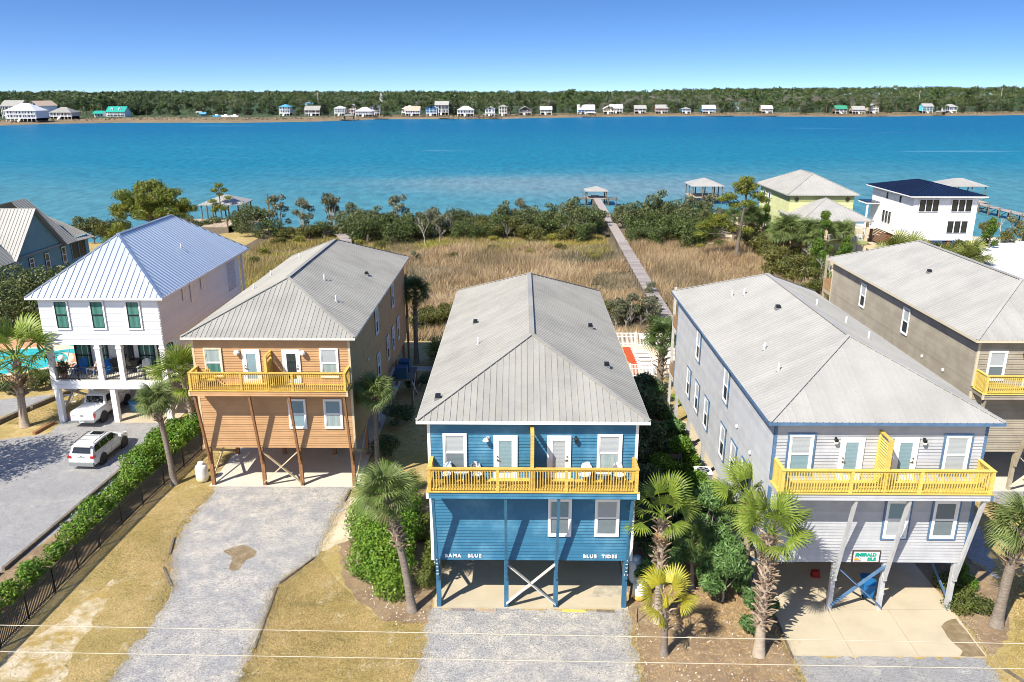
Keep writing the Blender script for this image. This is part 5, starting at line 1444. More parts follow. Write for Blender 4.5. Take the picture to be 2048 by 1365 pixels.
for sx in (-1, 1):
    MB().mat('deck_wood').box(sx * .34 - .05, sx * .34 + .05, -.3, .4, .58, .61).build('arm', None, t)
    for y in (-.26, .28): MB().mat('deck_wood').box(sx * .31 - .03, sx * .31 + .03, y - .03, y + .03, 0, .579).build('leg', None, t)
def adirondack(label, loc, rz, m):
    t = thing('adirondack_chair', label, 'chair', loc, rz, 'adirondack chairs on the white house porch')
    for i in range(7):
        u = i - 3; h = 1.12 - .030 * u * u
        MB().mat(m).beam((u * .088, .22, .28), (u * .105, .22 + h * .36, .28 + h * .72), .076, .022, (0, 0, 1)).build('back_slat', None, t)
    for i in range(5): MB().mat(m).beam((-.29, -.32 + i * .13, .40 - i * .028), (.29, -.32 + i * .13, .40 - i * .028), .11, .022).build('seat_slat', None, t)
    for sx in (-1, 1):
        MB().mat(m).box(sx * .37 - .075, sx * .37 + .075, -.40, .38, .58, .605).build('arm', None, t)
        MB().mat(m).box(sx * .36 - .02, sx * .36 + .02, -.34, -.24, 0, .579).build('leg', None, t)
        MB().mat(m).beam((sx * .32, -.36, .34), (sx * .32, .62, .04), .025, .12).build('leg', None, t)
    return t
ZP = 3.502
adirondack('bright blue adirondack chair at the left of the white house porch', (-34.55, 59.1, ZP), R(4), 'chair_blue')
adirondack('bright blue adirondack chair behind the person and the porch column', (-32.6, 58.9, ZP), R(-12), 'chair_blue')
adirondack('white adirondack chair right of the dark planter on the porch', (-29.55, 59.0, ZP), R(-3), 'chair_white')
adirondack('white adirondack chair next to the right porch column', (-28.0, 58.9, ZP), R(-35), 'chair_white')
def planter(label, loc):
    t = thing('planter', label, 'planter', loc, 0, 'tall black tapered planters on the porch')
    MB().mat('car_trim').frustum((0, 0), (.50, .50), (.34, .34), 0, .16).frustum((0, 0), (.30, .30), (.66, .66), .161, .95).build('pot', None, t)
    MB().mat('car_trim').frustum((0, 0), (.70, .70), (.72, .72), .951, 1.0).build('rim', None, t)
planter('tall black tapered planter left of the dark front door', (-32.0, 59.55, ZP))
planter('tall black tapered planter right of the dark front door', (-30.45, 59.55, ZP))
t = thing('side_table', 'low white side table between blue chair and seated person', 'table', (-33.65, 58.9, ZP))
MB().mat('chair_white').box(-.32, .32, -.28, .28, .45, .49).build('table_top', None, t)
for sx in (-1, 1):
    for sy in (-1, 1): MB().mat('chair_white').box(sx * .27 - .025, sx * .27 + .025, sy * .23 - .025, sy * .23 + .025, 0, .449).build('leg', None, t)
t = thing('side_table', 'small low wooden table right of the white chair', 'table', (-28.75, 58.6, ZP))
MB().mat('old_white').lathe([(.01, .46), (.40, .46), (.40, .42), (.01, .42)], 12).build('table_top', None, t)
for a in range(3): MB().mat('tan_wood').beam((math.cos(a * 2.1) * .1, math.sin(a * 2.1) * .1, .42), (math.cos(a * 2.1) * .26, math.sin(a * 2.1) * .26, 0), .05, .04).build('leg', None, t)

# the person seated on the porch, leaning forward
def skin_body(name, verts, edges, rad, m, parent, loc=(0, 0, 0), sub=2, root=0):
    me = bpy.data.meshes.new(name); me.from_pydata(verts, edges, [])
    o = bpy.data.objects.new(name, me); COL.objects.link(o)
    md = o.modifiers.new('skin', 'SKIN'); md.use_smooth_shade = True
    sv = me.skin_vertices[0].data
    for i, r in enumerate(rad): sv[i].radius = (r, r) if not isinstance(r, tuple) else r; sv[i].use_root = (i == root)
    sd = o.modifiers.new('sub', 'SUBSURF'); sd.levels = sub; sd.render_levels = sub
    bpy.context.view_layer.update()
    fin = bpy.data.meshes.new_from_object(o.evaluated_get(bpy.context.evaluated_depsgraph_get()))
    bpy.data.objects.remove(o); fin.name = name
    fin.materials.clear(); fin.materials.append(M[m])
    return link(name, fin, parent, loc)
pr_ = thing('person', 'blond person in pale top and jeans leaning forward in a blue chair', 'person', (-32.75, 58.55, ZP), R(-12))
# local: faces -y; hips at the seat
V = [(0, .02, .50), (0, -.06, .72), (0, -.20, .92), (0, -.28, 1.02), (0, -.34, 1.10), (0, -.37, 1.17),
     (-.19, -.20, .93), (-.25, -.34, .72), (-.14, -.50, .62), (.19, -.20, .93), (.25, -.34, .72), (.13, -.50, .60),
     (-.10, .0, .48), (-.13, -.46, .52), (-.13, -.50, .10), (-.13, -.62, .05), (.10, .0, .48), (.13, -.46, .52), (.14, -.48, .10), (.14, -.60, .05)]
Eg = [(0, 1), (1, 2), (2, 3), (3, 4), (4, 5), (2, 6), (6, 7), (7, 8), (2, 9), (9, 10), (10, 11), (0, 12), (12, 13), (13, 14), (14, 15), (0, 16), (16, 17), (17, 18), (18, 19)]
rd = [.13, .13, .12, .055, .10, .085, .065, .045, .032, .065, .045, .032, .095, .07, .045, .04, .095, .07, .045, .04]
skin_body('body', V, Eg, rd, 'skin', pr_)
skin_body('shirt', [V[0], V[1], V[2], V[6], (-.235, -.29, .80), V[9], (.235, -.29, .80)], [(0, 1), (1, 2), (2, 3), (3, 4), (2, 5), (5, 6)], [.145, .15, .14, .085, .068, .085, .068], 'shirt_white', pr_)
skin_body('jeans', [V[0], V[12], V[13], (-.13, -.49, .16), V[16], V[17], (.14, -.48, .16)], [(0, 1), (1, 2), (2, 3), (0, 4), (4, 5), (5, 6)], [.14, .11, .085, .065, .11, .085, .065], 'jeans', pr_)
skin_body('hair', [(0, -.31, 1.16), (0, -.33, 1.24), (0, -.25, 1.13), (-.09, -.27, 1.06), (.09, -.27, 1.06), (-.09, -.30, .96), (.09, -.30, .96)], [(0, 1), (0, 2), (2, 3), (2, 4), (3, 5), (4, 6)], [.10, .09, .09, .06, .06, .035, .035], 'hair_blond', pr_)
for hx, hy, hz, s in ((-.14, -.50, .62, -1), (.13, -.50, .60, 1)):
    vv = [(hx, hy, hz), (hx - s * .01, hy - .06, hz - .01)]; ee = [(0, 1)]; rr = [.028, .030]
    for k in range(4):
        n0 = len(vv); fx_ = hx - s * .01 + (k - 1.5) * .018
        ln = (.05, .06, .055, .042)[k]
        vv += [(fx_, hy - .08, hz - .012), (fx_, hy - .08 - ln * .6, hz - .022), (fx_, hy - .08 - ln, hz - .045)]
        ee += [(1, n0), (n0, n0 + 1), (n0 + 1, n0 + 2)]; rr += [.0095, .009, .0075]
    n0 = len(vv); vv += [(hx - s * .035, hy - .04, hz), (hx - s * .045, hy - .075, hz - .015)]; ee += [(0, n0), (n0, n0 + 1)]; rr += [.011, .009]
    skin_body('hand', vv, ee, rr, 'skin', pr_, sub=1)

# ------------------------------------------------------------------ fences
def picket_fence(label, pts, h, m, pw, gap, post_m=None, rails=(.12, .92), name='picket_fence', group=None, post_w=.07, bay=2.4, cat='fence', kind_pickets=None):
    t = thing(name, label, cat, (pts[0][0], pts[0][1], pts[0][2] if len(pts[0]) > 2 else 0), 0, group)
    o = Vector(t.location)
    pk = box_mesh('picket', m, pw, pw * .8, h * .98)
    rest = MB().mat(m); cnt = 0
    for a, b in zip(pts[:-1], pts[1:]):
        a = Vector((a[0], a[1], 0)) - Vector((o.x, o.y, 0)); b = Vector((b[0], b[1], 0)) - Vector((o.x, o.y, 0))
        L = (b - a).length; d = (b - a) / L; ang = math.atan2(d.y, d.x)
        for r_ in rails: MB().mat(m).beam(a + Vector((0, 0, h * r_)), b + Vector((0, 0, h * r_)), pw * 1.1, max(.035, pw * 1.3)).build('rail', None, t)
        nb = max(1, int(round(L / bay)))
        for i in range(nb + 1): link('post', box_mesh('post', post_m or m, post_w, post_w, h * 1.06), t, a + d * (L * i / nb), (0, 0, ang))
        n = int(L / (pw + gap))
        for i in range(1, n):
            cnt += 1
            p = a + d * (L * i / n)
            if cnt <= 290: link('picket', pk, t, p + Vector((0, 0, .03)), (0, 0, ang))
            else: rest.box(p.x - pw / 2, p.x + pw / 2, p.y - pw / 2, p.y + pw / 2, .03, h)
    if rest.v: rest.build('picket', None, t, kind='stuff')
    return t
picket_fence('long black metal picket fence beside the hedge and the dry lawn', [(-24.25, 27.0), (-24.16, 31.0), (-24.0, 35.3), (-23.84, 39.6), (-23.6, 44.5), (-22.9, 52.4)], 1.4, 'black_metal', .038, .070, rails=(.1, .84, .97))
picket_fence('black metal picket fence round the paved pool yard on the left', [(-52, 63.6), (-44.3, 63.9), (-40.8, 66.0), (-39.3, 68.6)], 1.4, 'black_metal', .028, .10, rails=(.1, .95))
picket_fence('white picket fence along the back of the pool terrace', [(9.6, 77.6), (11.68, 77.6)], 1.35, 'vinyl_white', .05, .075, post_w=.16, rails=(.12, .70, .96))
gt = picket_fence('white picket gate with a white notice board at the pool terrace', [(11.78, 77.62), (12.98, 77.62)], 1.32, 'vinyl_white', .05, .085, post_w=.10, rails=(.1, .95), name='picket_gate', cat='gate')
MB().mat('sign_white').box(.28, .92, -.07, -.04, .72, 1.3).build('notice_board', None, gt)
picket_fence('white picket fence right of the gate behind the terrace palm', [(13.08, 77.6), (16.4, 77.6)], 1.35, 'vinyl_white', .05, .075, post_w=.16, rails=(.12, .70, .96))
picket_fence('white picket fence along the right side of pool terrace', [(13.85, 76.0), (13.95, 68.3)], 1.25, 'vinyl_white', .05, .06, post_w=.14, rails=(.1, .65, .95))
picket_fence('white picket fence across the front of pool terrace', [(9.9, 68.2), (13.95, 68.2), (16.4, 68.2)], 1.25, 'vinyl_white', .05, .075, post_w=.14, rails=(.1, .65, .95))
picket_fence('short white picket fence behind the gray house porch', [(14.0, 73.8), (16.4, 73.8)], 1.2, 'vinyl_white', .05, .06, post_w=.14, rails=(.1, .65, .95))

# sun loungers in a row on the terrace
def lounger(i, y):
    lab = ['white sun lounger next to the front fence of the pool terrace', 'second white sun lounger from the front fence of the terrace', 'third white sun lounger from the front fence of the terrace',
           'fourth white sun lounger from the front fence of the terrace', 'second white sun lounger from the back of the lounger row', 'white sun lounger at the back end of the lounger row'][i]
    t = thing('sun_lounger', lab, 'sun lounger', (11.1, y, .052), 0, 'sun loungers on the pool terrace')
    for k in range(9): MB().mat('chair_white').box(.15 + k * .15, .28 + k * .15, -.28, .28, .34, .37).build('seat_slat', None, t)
    MB().mat('chair_white').beam((.12, -.28, .36), (-.35, -.28, .72), .5 if False else .04, .05).beam((.12, .28, .36), (-.35, .28, .72), .04, .05).poly([(.12, -.26, .38), (.12, .26, .38), (-.33, .26, .72), (-.33, -.26, .72)]).build('backrest', None, t)
    for x in (.2, 1.35):
        for s in (-1, 1): MB().mat('chair_white').beam((x - .12, s * .25, 0), (x + .12, s * .25, .34), .03, .04).build('leg', None, t)
for i, y in enumerate((68.75, 69.85, 71.0, 72.1, 73.2, 74.3)): lounger(i, y)
t = thing('sun_lounger', 'white sun lounger standing alone near the back right corner of terrace', 'sun lounger', (14.9, 76.0, .052), R(-60))
for k in range(9): MB().mat('chair_white').box(.15 + k * .15, .28 + k * .15, -.28, .28, .34, .37).build('seat_slat', None, t)
MB().mat('chair_white').poly([(.12, -.28, .37), (.12, .28, .37), (-.35, .28, .75), (-.35, -.28, .75)]).build('backrest', None, t)
for x in (.2, 1.35):
    for s in (-1, 1): MB().mat('chair_white').box(x - .03, x + .03, s * .25 - .03, s * .25 + .03, 0, .34).build('leg', None, t)
def pool_chair(label, loc, rz):
    t = thing('pool_chair', label, 'chair', loc, rz, 'chairs beside the left pool')
    MB().mat('tan_wood').box(-.3, .3, -.3, 1.2, .32, .36).build('seat', None, t)
    MB().mat('tan_wood').beam((0, -.3, .36), (0, -.7, .85), .6, .04, (0, 0, 1)).build('backrest', None, t)
    for x in (-.25, .25):
        for y in (-.2, 1.0): MB().mat('tan_wood').box(x - .03, x + .03, y - .03, y + .03, 0, .32).build('leg', None, t)
pool_chair('tan pool lounger beside the black fence near the lamp globe', (-42.6, 68.6, .09), R(200))
pool_chair('tan pool lounger closest to the left picture edge', (-45.2, 67.0, .09), R(170))
t = thing('street_lamp', 'white globe lamp on a black post inside the pool fence', 'lamp', (-40.4, 66.3, 0))
MB().mat('black_metal').tube([(0, 0, 0), (0, 0, 2.0)], .05, 8).build('post', None, t)
MB().mat('lamp_white').lathe([(.02, -.26), (.2, -.2), (.30, 0), (.22, .2), (.01, .30)], 14).build('globe', None, t, (0, 0, 2.28), smooth=True)

# ------------------------------------------------------------------ boardwalk, docks, pavilions
bw = thing('boardwalk', 'long weathered gray plank boardwalk crossing the marsh to the lagoon', 'boardwalk', (16.2, 80, 0))
rg = random.Random(4)
pk = shared('bwplank', lambda: MB().mat('walk_plank').box(-.85, .85, 0, .17, 0, .05).mesh('plank'))
Y0 = 78.5
def bx(y): return 0.10 + (y - 80) * .0148
n = 0; y = Y0; rest = MB().mat('walk_plank')
while y < 196:
    st = .185 if y < 134 else .24
    x = bx(y); z = .40 + rg.uniform(-.008, .012); sh = rg.uniform(-.05, .05)
    if n < 298:
        o = link('plank', pk, bw, (x + sh, y - 80, z), (rg.uniform(-.02, .02), 0, rg.uniform(-.012, .012))); o.scale = (rg.uniform(.97, 1.05), 1, 1)
    else: rest.box(x + sh - .85, x + sh + .85, y - 80, y - 80 + .22, z, z + .05)
    n += 1; y += st
rest.build('plank', None, bw, kind='stuff')
for s in (-1, 1): MB().mat('pile_wood').beam((bx(Y0) + s * .75, Y0 - 80, .33), (bx(196) + s * .75, 116, .33), .08, .14).build('stringer', None, bw)
y = Y0 + .5
while y < 196:
    for s in (-1, 1):
        link('pile', shared('bwpile', lambda: MB().mat('pile_wood').tube([(0, 0, -2.4), (0, 0, .55)], .075, 7).mesh('pile')), bw, (bx(y) + s * .94, y - 80, 0 if s < 0 else -.18))
    y += 1.9
def pavilion(name, label, loc, w, d, eave, rise, roof_m='roof_light', deck=True, n=(2, 2), post='pile_wood', rz=0, group='open boat pavilions on the lagoon', ridge=0):
    t = thing(name, label, 'pavilion', loc, rz, group)
    hw_, hd = w / 2, d / 2; run = hw_ if ridge == 0 else hw_
    z0 = WATER - 1.2 - loc[2]
    o = .45
    A = [(-hw_ - o, -hd - o, eave), (hw_ + o, -hd - o, eave), (hw_ + o, hd + o, eave), (-hw_ - o, hd + o, eave)]
    r2 = max(0, hd - hw_) if hd >= hw_ else 0; r1 = max(0, hw_ - hd)
    P, Q = ((-r1, -r2, eave + rise), (r1, r2, eave + rise))
    mb = MB().mat(roof_m)
    if r1 > 0: mb.poly([A[0], A[1], Q, P]).poly([A[1], A[2], Q]).poly([A[2], A[3], P, Q]).poly([A[3], A[0], P])
    else: mb.poly([A[0], A[1], P]).poly([A[1], A[2], Q, P]).poly([A[2], A[3], Q]).poly([A[3], A[0], P, Q])
    lo = [(x, y, z - .14) for x, y, z in A]
    for i in range(4): mb.poly([lo[i], lo[(i + 1) % 4], A[(i + 1) % 4], A[i]])
    mb.poly(lo[::-1])
    ro = mb.build('roof', None, t)
    k = int(w / .45)
    for i in range(k + 1):
        x = -hw_ - o + (w + 2 * o) * i / k
        if r1 > 0: tt = min(1, (hw_ + o - abs(x)) / (hw_ + o - r1)) if abs(x) > r1 else 1
        else: tt = 1 - abs(x) / (hw_ + o)
        if tt > .03: MB().mat(roof_m).beam((x, -hd - o, eave + .02), (x, -hd - o + (hd + o - r2) * tt, eave + .02 + rise * tt), .05, .05).build('roof_seam', None, ro)
    nx_, ny_ = n
    for i in range(nx_):
        for j in range(ny_):
            if 0 < i < nx_ - 1 and 0 < j < ny_ - 1: continue
            x = -hw_ + w * i / (nx_ - 1); y = -hd + d * j / (ny_ - 1)
            MB().mat(post).tube([(x, y, z0), (x, y, eave - .14)], .14, 8).build('post', None, t)
    if deck:
        MB().mat('dock_tan').box(-hw_ - .2, hw_ + .2, -hd - .2, hd + .2, .3, .42).build('deck', None, t)
    return t
pavilion('boat_pavilion', 'small white roofed pavilion at the end of the long boardwalk', (17.85, 192, 0), 4.6, 4.2, 2.15, .85)
t = thing('dock', 'narrow dock platform with railing beside the boardwalk pavilion', 'dock', (15.0, 190, 0))
MB().mat('timber_gray').box(-1.8, 8.0, -.9, 1.6, .28, .40).build('deck', None, t)
for i in range(6): MB().mat('pile_wood').tube([(-1.6 + i * 1.8, -.7, -2.4), (-1.6 + i * 1.8, -.7, .9 if i in (0, 1, 5) else .3)], .12, 8).build('pile', None, t)
MB().mat('timber_gray').box(-1.7, .2, -.75, -.68, 1.2, 1.28).box(-1.7, -1.6, -.75, -.68, .4, 1.2).box(.1, .2, -.75, -.68, .4, 1.2).build('railing', None, t)
pavilion('boat_pavilion', 'light roofed boat pavilion behind the leaning pine at the right', (44.3, 196, 0), 7.0, 8.0, 3.1, 1.5, n=(4, 3))
pavilion('boat_pavilion', 'gray roofed boat pavilion behind the navy roofed white house', (104.5, 195, 0), 9.5, 7.5, 3.2, 1.5, n=(4, 2))
pavilion('boat_pavilion', 'large open boat pavilion with tan deck beside the pine, far left', (-57.3, 156, 0), 7.6, 6.6, 3.95, 1.45, n=(4, 3), deck=False, rz=R(4))
dk = thing('dock', 'broad tan timber dock under the left boat pavilion with dark boat slip', 'dock', (-57.5, 151, .3))
for i in range(26): MB().mat('dock_tan').box(-8.5 + i * .5, -8.04 + i * .5, -7.0, 2.2, .70, .82).build('deck_plank', None, dk)
MB().mat('dock_tan').box(4.6, 8.0, -2.0, 8.0, .55, .68).build('side_deck', None, dk)
MB().mat('pile_wood').box(-3.5, 4.5, 2.25, 2.5, -.9, .7).box(-3.6, 4.4, -7.3, -7.05, -1.2, .7).build('bulkhead', None, dk)
for x, y, h in ((-9.2, 4.5, 3.6), (7.6, 7.5, 4.9), (7.4, -2.0, 2.0), (4.5, -7.2, 2.6), (-2.0, -7.2, 2.2), (6.5, -7, 2.0), (6.0, -1.9, 2.2)):
    MB().mat('pile_wood').tube([(x, y, -2.4), (x, y, h)], .17, 8).build('mooring_post', None, dk)
wf = MB().mat('vinyl_white').box(-9.6, -8.7, -5.8, -5.72, .83, 1.9)
wf.build('white_railing', None, dk)
# second boardwalk behind the brown house, going to the left pavilion
b2 = thing('boardwalk', 'short curved gray boardwalk visible above the brown house roof', 'boardwalk', (-24, 105, 0))
c_ = [(-26.8, 112, .45), (-27.4, 120, .45), (-28.3, 128, .45), (-29.8, 135, .45), (-31.6, 140, .45), (-34.5, 143, .45), (-38, 144.5, .45)]
k = 0
for a, b in zip(c_[:-1], c_[1:]):
    a = Vector(a) - Vector((-24, 105, 0)); b = Vector(b) - Vector((-24, 105, 0)); L = (b - a).length; d = (b - a) / L
    m = int(L / .25)
    for i in range(m):
        p = a.lerp(b, i / m)
        link('plank', shared('bw2', lambda: MB().mat('walk_plank').box(-.95, .95, 0, .22, 0, .05).mesh('plank')), b2, p, (0, 0, math.atan2(d.y, d.x) - R(90)))
    for s in (-1, 1): MB().mat('pile_wood').tube([a + Vector((s * .9, 0, -3)), a + Vector((s * .9, 0, -.02))], .09, 7).build('pile', None, b2)
# pier on the right
pr = thing('pier', 'long timber pier on bents reaching into the lagoon at right', 'pier', (101.8, 150, 0))
for i in range(88): link('plank', shared('prplank', lambda: MB().mat('walk_plank').box(-1.0, 1.0, 0, .42, .45, .55).mesh('plank')), pr, (.6 - .0 * i, i * .46 - 5, 0))
for j, y in enumerate(range(-3, 36, 4)):
    for s in (-1, 1): MB().mat('pile_wood').tube([(.6 + s * 1.0, y, -2.6), (.6 + s * 1.0, y, .9)], .15, 8).build('pile', None, pr)
    MB().mat('pile_wood').box(-.6, 1.8, y - .1, y + .1, .2, .44).beam((-.3, y + .12, -.9), (1.5, y + .12, .2), .08, .14).build('bent', None, pr)
tt = thing('dock', 'square tan dock platform on the far side of the pier', 'dock', (100.5, 186, 0))
MB().mat('dock_tan').box(-2, 5, -3, 3.5, .42, .56).build('deck', None, tt)
for x in (-1.8, 1.5, 4.8):
    for y in (-2.8, 3.3): MB().mat('pile_wood').tube([(x, y, -2.6), (x, y, .41)], .15, 8).build('pile', None, tt)

# ------------------------------------------------------------------ timber edging, loose boards, cables
def log(label, a, b, w=.16, h=.2, m='timber_gray', name='timber_edging', cat='timber edging', group='old timbers edging the yards', z=0):
    o = MB().mat(m).beam((0, 0, h / 2), (b[0] - a[0], b[1] - a[1], h / 2), w, h).build(name, None, None, (a[0], a[1], z))
    return tag(o, label, cat, group)
log('gray timber edging between gravel yard and hedge, long run', (-27.0, 52.0), (-27.85, 37.2), .18, .22)
log('gray timber edging along the hedge at lower left picture edge', (-27.9, 36.9), (-29.2, 28.5), .18, .22)
log('mossy timber edging from the pool shrubs to the gravel lot', (-38.3, 64.5), (-39.7, 60.0), .3, .35)
log('mossy timber edging in front of the far left gravel lot', (-39.8, 59.8), (-40.9, 55.4), .3, .35)
log('reddish timber lying beside the white house front pile', (-36.3, 57.1), (-36.6, 55.0), .25, .22, 'brown_wood')
log('short gray timber along the grass left of brown house drive', (-20.0, 40.6), (-19.55, 38.9), .10, .10)
log('thin dark timber where the drive meets the grass, second drive side', (-19.35, 37.6), (-18.2, 35.9), .10, .08)
log('dark edging board on the right side of gravel drive', (-12.65, 35.8), (-12.3, 31.0), .10, .08)
log('dark edging board curving toward the big green bush', (-12.6, 36.2), (-11.4, 38.6), .10, .08)
log('short board at the right corner of brown house slab', (-11.0, 46.6), (-11.05, 45.0), .12, .10)
log('bright yellow board lying on gravel before the blue house slab', (2.15, 34.05), (3.30, 34.02), .17, .05, 'deck_wood_yellow', 'loose_board', 'board', 'boards on the gravel before the blue house')
log('dark gray board on the gravel right of the yellow board', (3.85, 34.05), (4.75, 34.0), .17, .05, 'pile_wood', 'loose_board', 'board', 'boards on the gravel before the blue house')
log('pale board at left on the gravel before the blue slab', (-3.45, 34.08), (-2.3, 34.05), .15, .05, 'walk_plank', 'loose_board', 'board', 'boards on the gravel before the blue house')
log('pale tan board left of the blue middle pile, on gravel', (-2.2, 34.05), (-1.15, 34.02), .15, .05, 'dock_tan', 'loose_board', 'board', 'boards on the gravel before the blue house')
log('thin gray edging strip left of the gray house concrete drive', (12.5, 30.7), (12.62, 33.6), .08, .10)
log('dark edging timber right of the concrete drive on mulch', (21.75, 30.0), (23.2, 26.8), .12, .10)
t = tag(MB().mat('black_metal').tube([(0, 0, 0), (0, 0, .85)], .025, 6).build('marker_stake', None, None, (5.75, 33.2, 0)), 'thin black stake in the dirt beside blue house drive', 'stake')
def cable(label, za, zb, zm):
    P = [(-60, 22 - .9, za + 1.2)]
    pts = []
    for i in range(25):
        s = i / 24; x = -60 + 120 * s
        z = (za + (zb - za) * s) + 4 * (zm - (za + zb) / 2) * (s - s * s)
        pts.append((x, 22.0, z))
    o = MB().mat('wire').tube([(p[0], p[1] - 22, p[2] - zm) for p in pts], .012, 6).build('power_cable', None, None, (0, 22, zm), smooth=True)
    return tag(o, label, 'cable', 'overhead cables in the foreground')
cable('upper pale overhead cable strung across the foreground', 8.66, 7.08, 7.87)
cable('lower pale overhead cable strung across the foreground', 7.54, 6.18, 6.86)

# ------------------------------------------------------------------ palms
palm('leaning palm with dark slanting trunk in front of the big green bush', (-5.35, 33.95, 0), (-1.15, .6, 6.1), 'sabal', 24, 1.05, .18, 80, .55, 5, seed=1)
palm('upright palm with a slim straight trunk at the brown house right corner', (-9.5, 48.4, 0), (.05, 0, 5.9), 'sabal', 38, .86, .16, 30, .80, 3, seed=2)
palm('upright palm by the black fence, left of the brown house', (-22.75, 47.2, 0), (-.55, .2, 5.7), 'sabal', 36, .80, .17, 34, .74, 3, seed=3)
palm('yellow green fan palm squeezed between white and brown house', (-24.6, 55.4, 0), (-.5, .3, 4.4), 'wash', 26, 1.35, .19, 40, .35, 2, seed=4)
palm('broad yellow green fan palm at the far left by the pool', (-38.2, 56.5, 0), (.15, .3, 5.4), 'wash', 22, 1.9, .27, 44, .45, 4, seed=5)
palm('tall fan palm with shaggy gray trunk beside the concrete drive', (11.0, 30.85, 0), (.35, 1.0, 5.75), 'wash', 17, 1.15, .20, 180, .22, 2, seed=6, up=.4)
palm('fan palm with smooth tan trunk behind the shaggy one, at the gray wall', (11.75, 36.1, 0), (-.15, .3, 5.0), 'wash', 17, 1.2, .16, 26, .72, 3, seed=7, boot_m='boot_red', up=.3)
palm('tall fan palm with curling tan leaf bases, right of the blue house', (6.75, 33.2, 0), (.0, .6, 5.5), 'wash', 13, 1.1, .17, 80, .52, 2, seed=8, up=.5)
palm('small yellow fronded palm in the dirt in front of the taller palm', (6.65, 30.85, 0), (-.05, .1, 2.6), 'yellow', 9, 1.0, .15, 26, .5, 0, seed=9, up=.9)
palm('slender young palm with reddish trunk in the shade between the houses', (8.95, 35.9, 0), (-.1, .1, 3.0), 'deep', 12, .75, .11, 28, .45, 1, seed=10, boot_m='boot_red')
palm('gray green palm at the right picture edge with fat ragged trunk top', (23.1, 33.1, 0), (.45, .3, 5.2), 'sabal', 26, 1.05, .23, 44, .60, 6, seed=11)
palm('palm with a shaggy trunk standing on the pool terrace', (12.0, 64.9, 0), (.2, .2, 4.6), 'deep', 30, 1.1, .26, 60, .1, 2, seed=12)
palm('dark palm behind the brown house at the marsh edge', (-9.85, 71.8, 0), (.1, .1, 6.9), 'deep', 32, 1.0, .20, 40, .45, 4, seed=13)
palm('bushy palm with hanging dead skirt in front of the yellow house', (39.6, 119, 0), (0, 0, 4.6), 'sabal', 44, 1.8, .25, 0, 0, 14, seed=14)
palm('second bushy palm beside the yellow house, half hidden by pines', (42.2, 118.6, 0), (0, 0, 4.4), 'sabal', 40, 1.6, .22, 0, 0, 12, seed=15)
palm('pale palm in front of the yellow house porch railing', (48.0, 119.5, 0), (.2, 0, 4.4), 'sabal', 26, 1.2, .18, 0, 0, 4, seed=16)
palm('dark palm left of the yellow house behind the leaning pine', (37.6, 131, 0), (0, 0, 5.0), 'deep', 30, 1.4, .2, 0, 0, 6, seed=17)
for i, (x, y) in enumerate(((36.3, 136), (39.6, 136.5))): palm(('left', 'right')[i] + ' one of two dark palms farther back by the yellow house stairs', (x, y, 0), (0, 0, 4.0), 'deep', 26, 1.3, .2, 0, 0, 4, seed=18 + i)
def palmetto(label, loc, n=26, size=1.0, seed=1, h=1.2):
    rg = random.Random(seed)
    t = thing('palmetto', label, 'palmetto', loc, 0, 'low palmetto clumps')
    pm = [shared(('palmetto', k), lambda k=k: fan_mesh('frond', 'palmetto', 40 + k, 20, .85, .9, 110, .5, .2, .05, .45)) for k in range(2)]
    for i in range(n):
        f = link('frond', pm[i % 2], t, (rg.uniform(-1, 1) * size * .7, rg.uniform(-1, 1) * size * .7, rg.uniform(0, .5) * size * h), None)
        f.rotation_mode = 'QUATERNION'
        f.rotation_quaternion = Euler((0, 0, i * 2.4)).to_quaternion() @ Euler((0, -R(rg.uniform(15, 80)), 0)).to_quaternion()
        k = size * rg.uniform(.8, 1.15); f.scale = (k, k, k)
    return t
for i, (x, y, s, n) in enumerate(((56.5, 116.5, 2.2, 60), (59.5, 115.5, 2.0, 50), (66.0, 117.5, 1.9, 46), (53.5, 114.5, 1.7, 40))):
    palmetto(('large palmetto clump under the navy roofed house wall, left side', 'rounded palmetto clump below the white house landing', 'palmetto clump in front of the dark slatted screen', 'palmetto clump left of the others, behind the taupe roof')[i], (x, y, 0), n, s, i)
palmetto('small palmetto alone on the white sand at right', (70.5, 103.5, 0), 22, 1.2, 9)
palmetto('small palmetto in the sand at the right picture edge', (66.0, 101, 0), 16, .9, 19)
palmetto('palmetto fronds at the marsh edge behind the blue house', (-7.2, 71.5, 0), 26, 1.4, 10)
palmetto('palmetto by the white fence left of the terrace', (-5.6, 73.2, 0), 22, 1.3, 11)
palmetto('low palmetto at the right corner of the brown house', (-7.9, 46.6, 0), 16, .9, 12)
palmetto('palmetto growing between the gray and the taupe house', (25.6, 49.5, 0), 24, 1.3, 13, 3.2)
palmetto('palmetto fronds under the leaning palm beside the bush', (-7.3, 44.6, 0), 14, .8, 14)

# ------------------------------------------------------------------ garden shrubs near the houses
BUSH = [(-7.0, 36.6, 1.0, 1.5, 1.5, 1.35), (-7.4, 38.4, 1.2, 1.7, 1.6, 1.6), (-8.6, 40.6, 1.1, 1.5, 1.7, 1.5), (-7.7, 41.5, 1.4, 1.6, 1.6, 1.5), (-6.9, 39.4, 1.3, 1.4, 1.7, 1.5), (-8.7, 43.0, 1.0, 1.3, 1.3, 1.3), (-6.6, 35.2, .7, 1.0, .9, 1.0), (-7.0, 43.2, 1.0, 1.2, 1.3, 1.2), (-8.2, 37.2, .8, 1.1, 1.2, 1.1)]
bl = [(x + 7.3, y - 39.5, z, a, b, c) for x, y, z, a, b, c in BUSH]
shrub('shrub', 'big glossy bright green bush between brown and blue house drives', 'bush', (-7.3, 39.5, 0), bl, 30000, (.17, .075), 'leaf_bright', r0=.08, seed=5, spread=.6)
rg = random.Random(3)
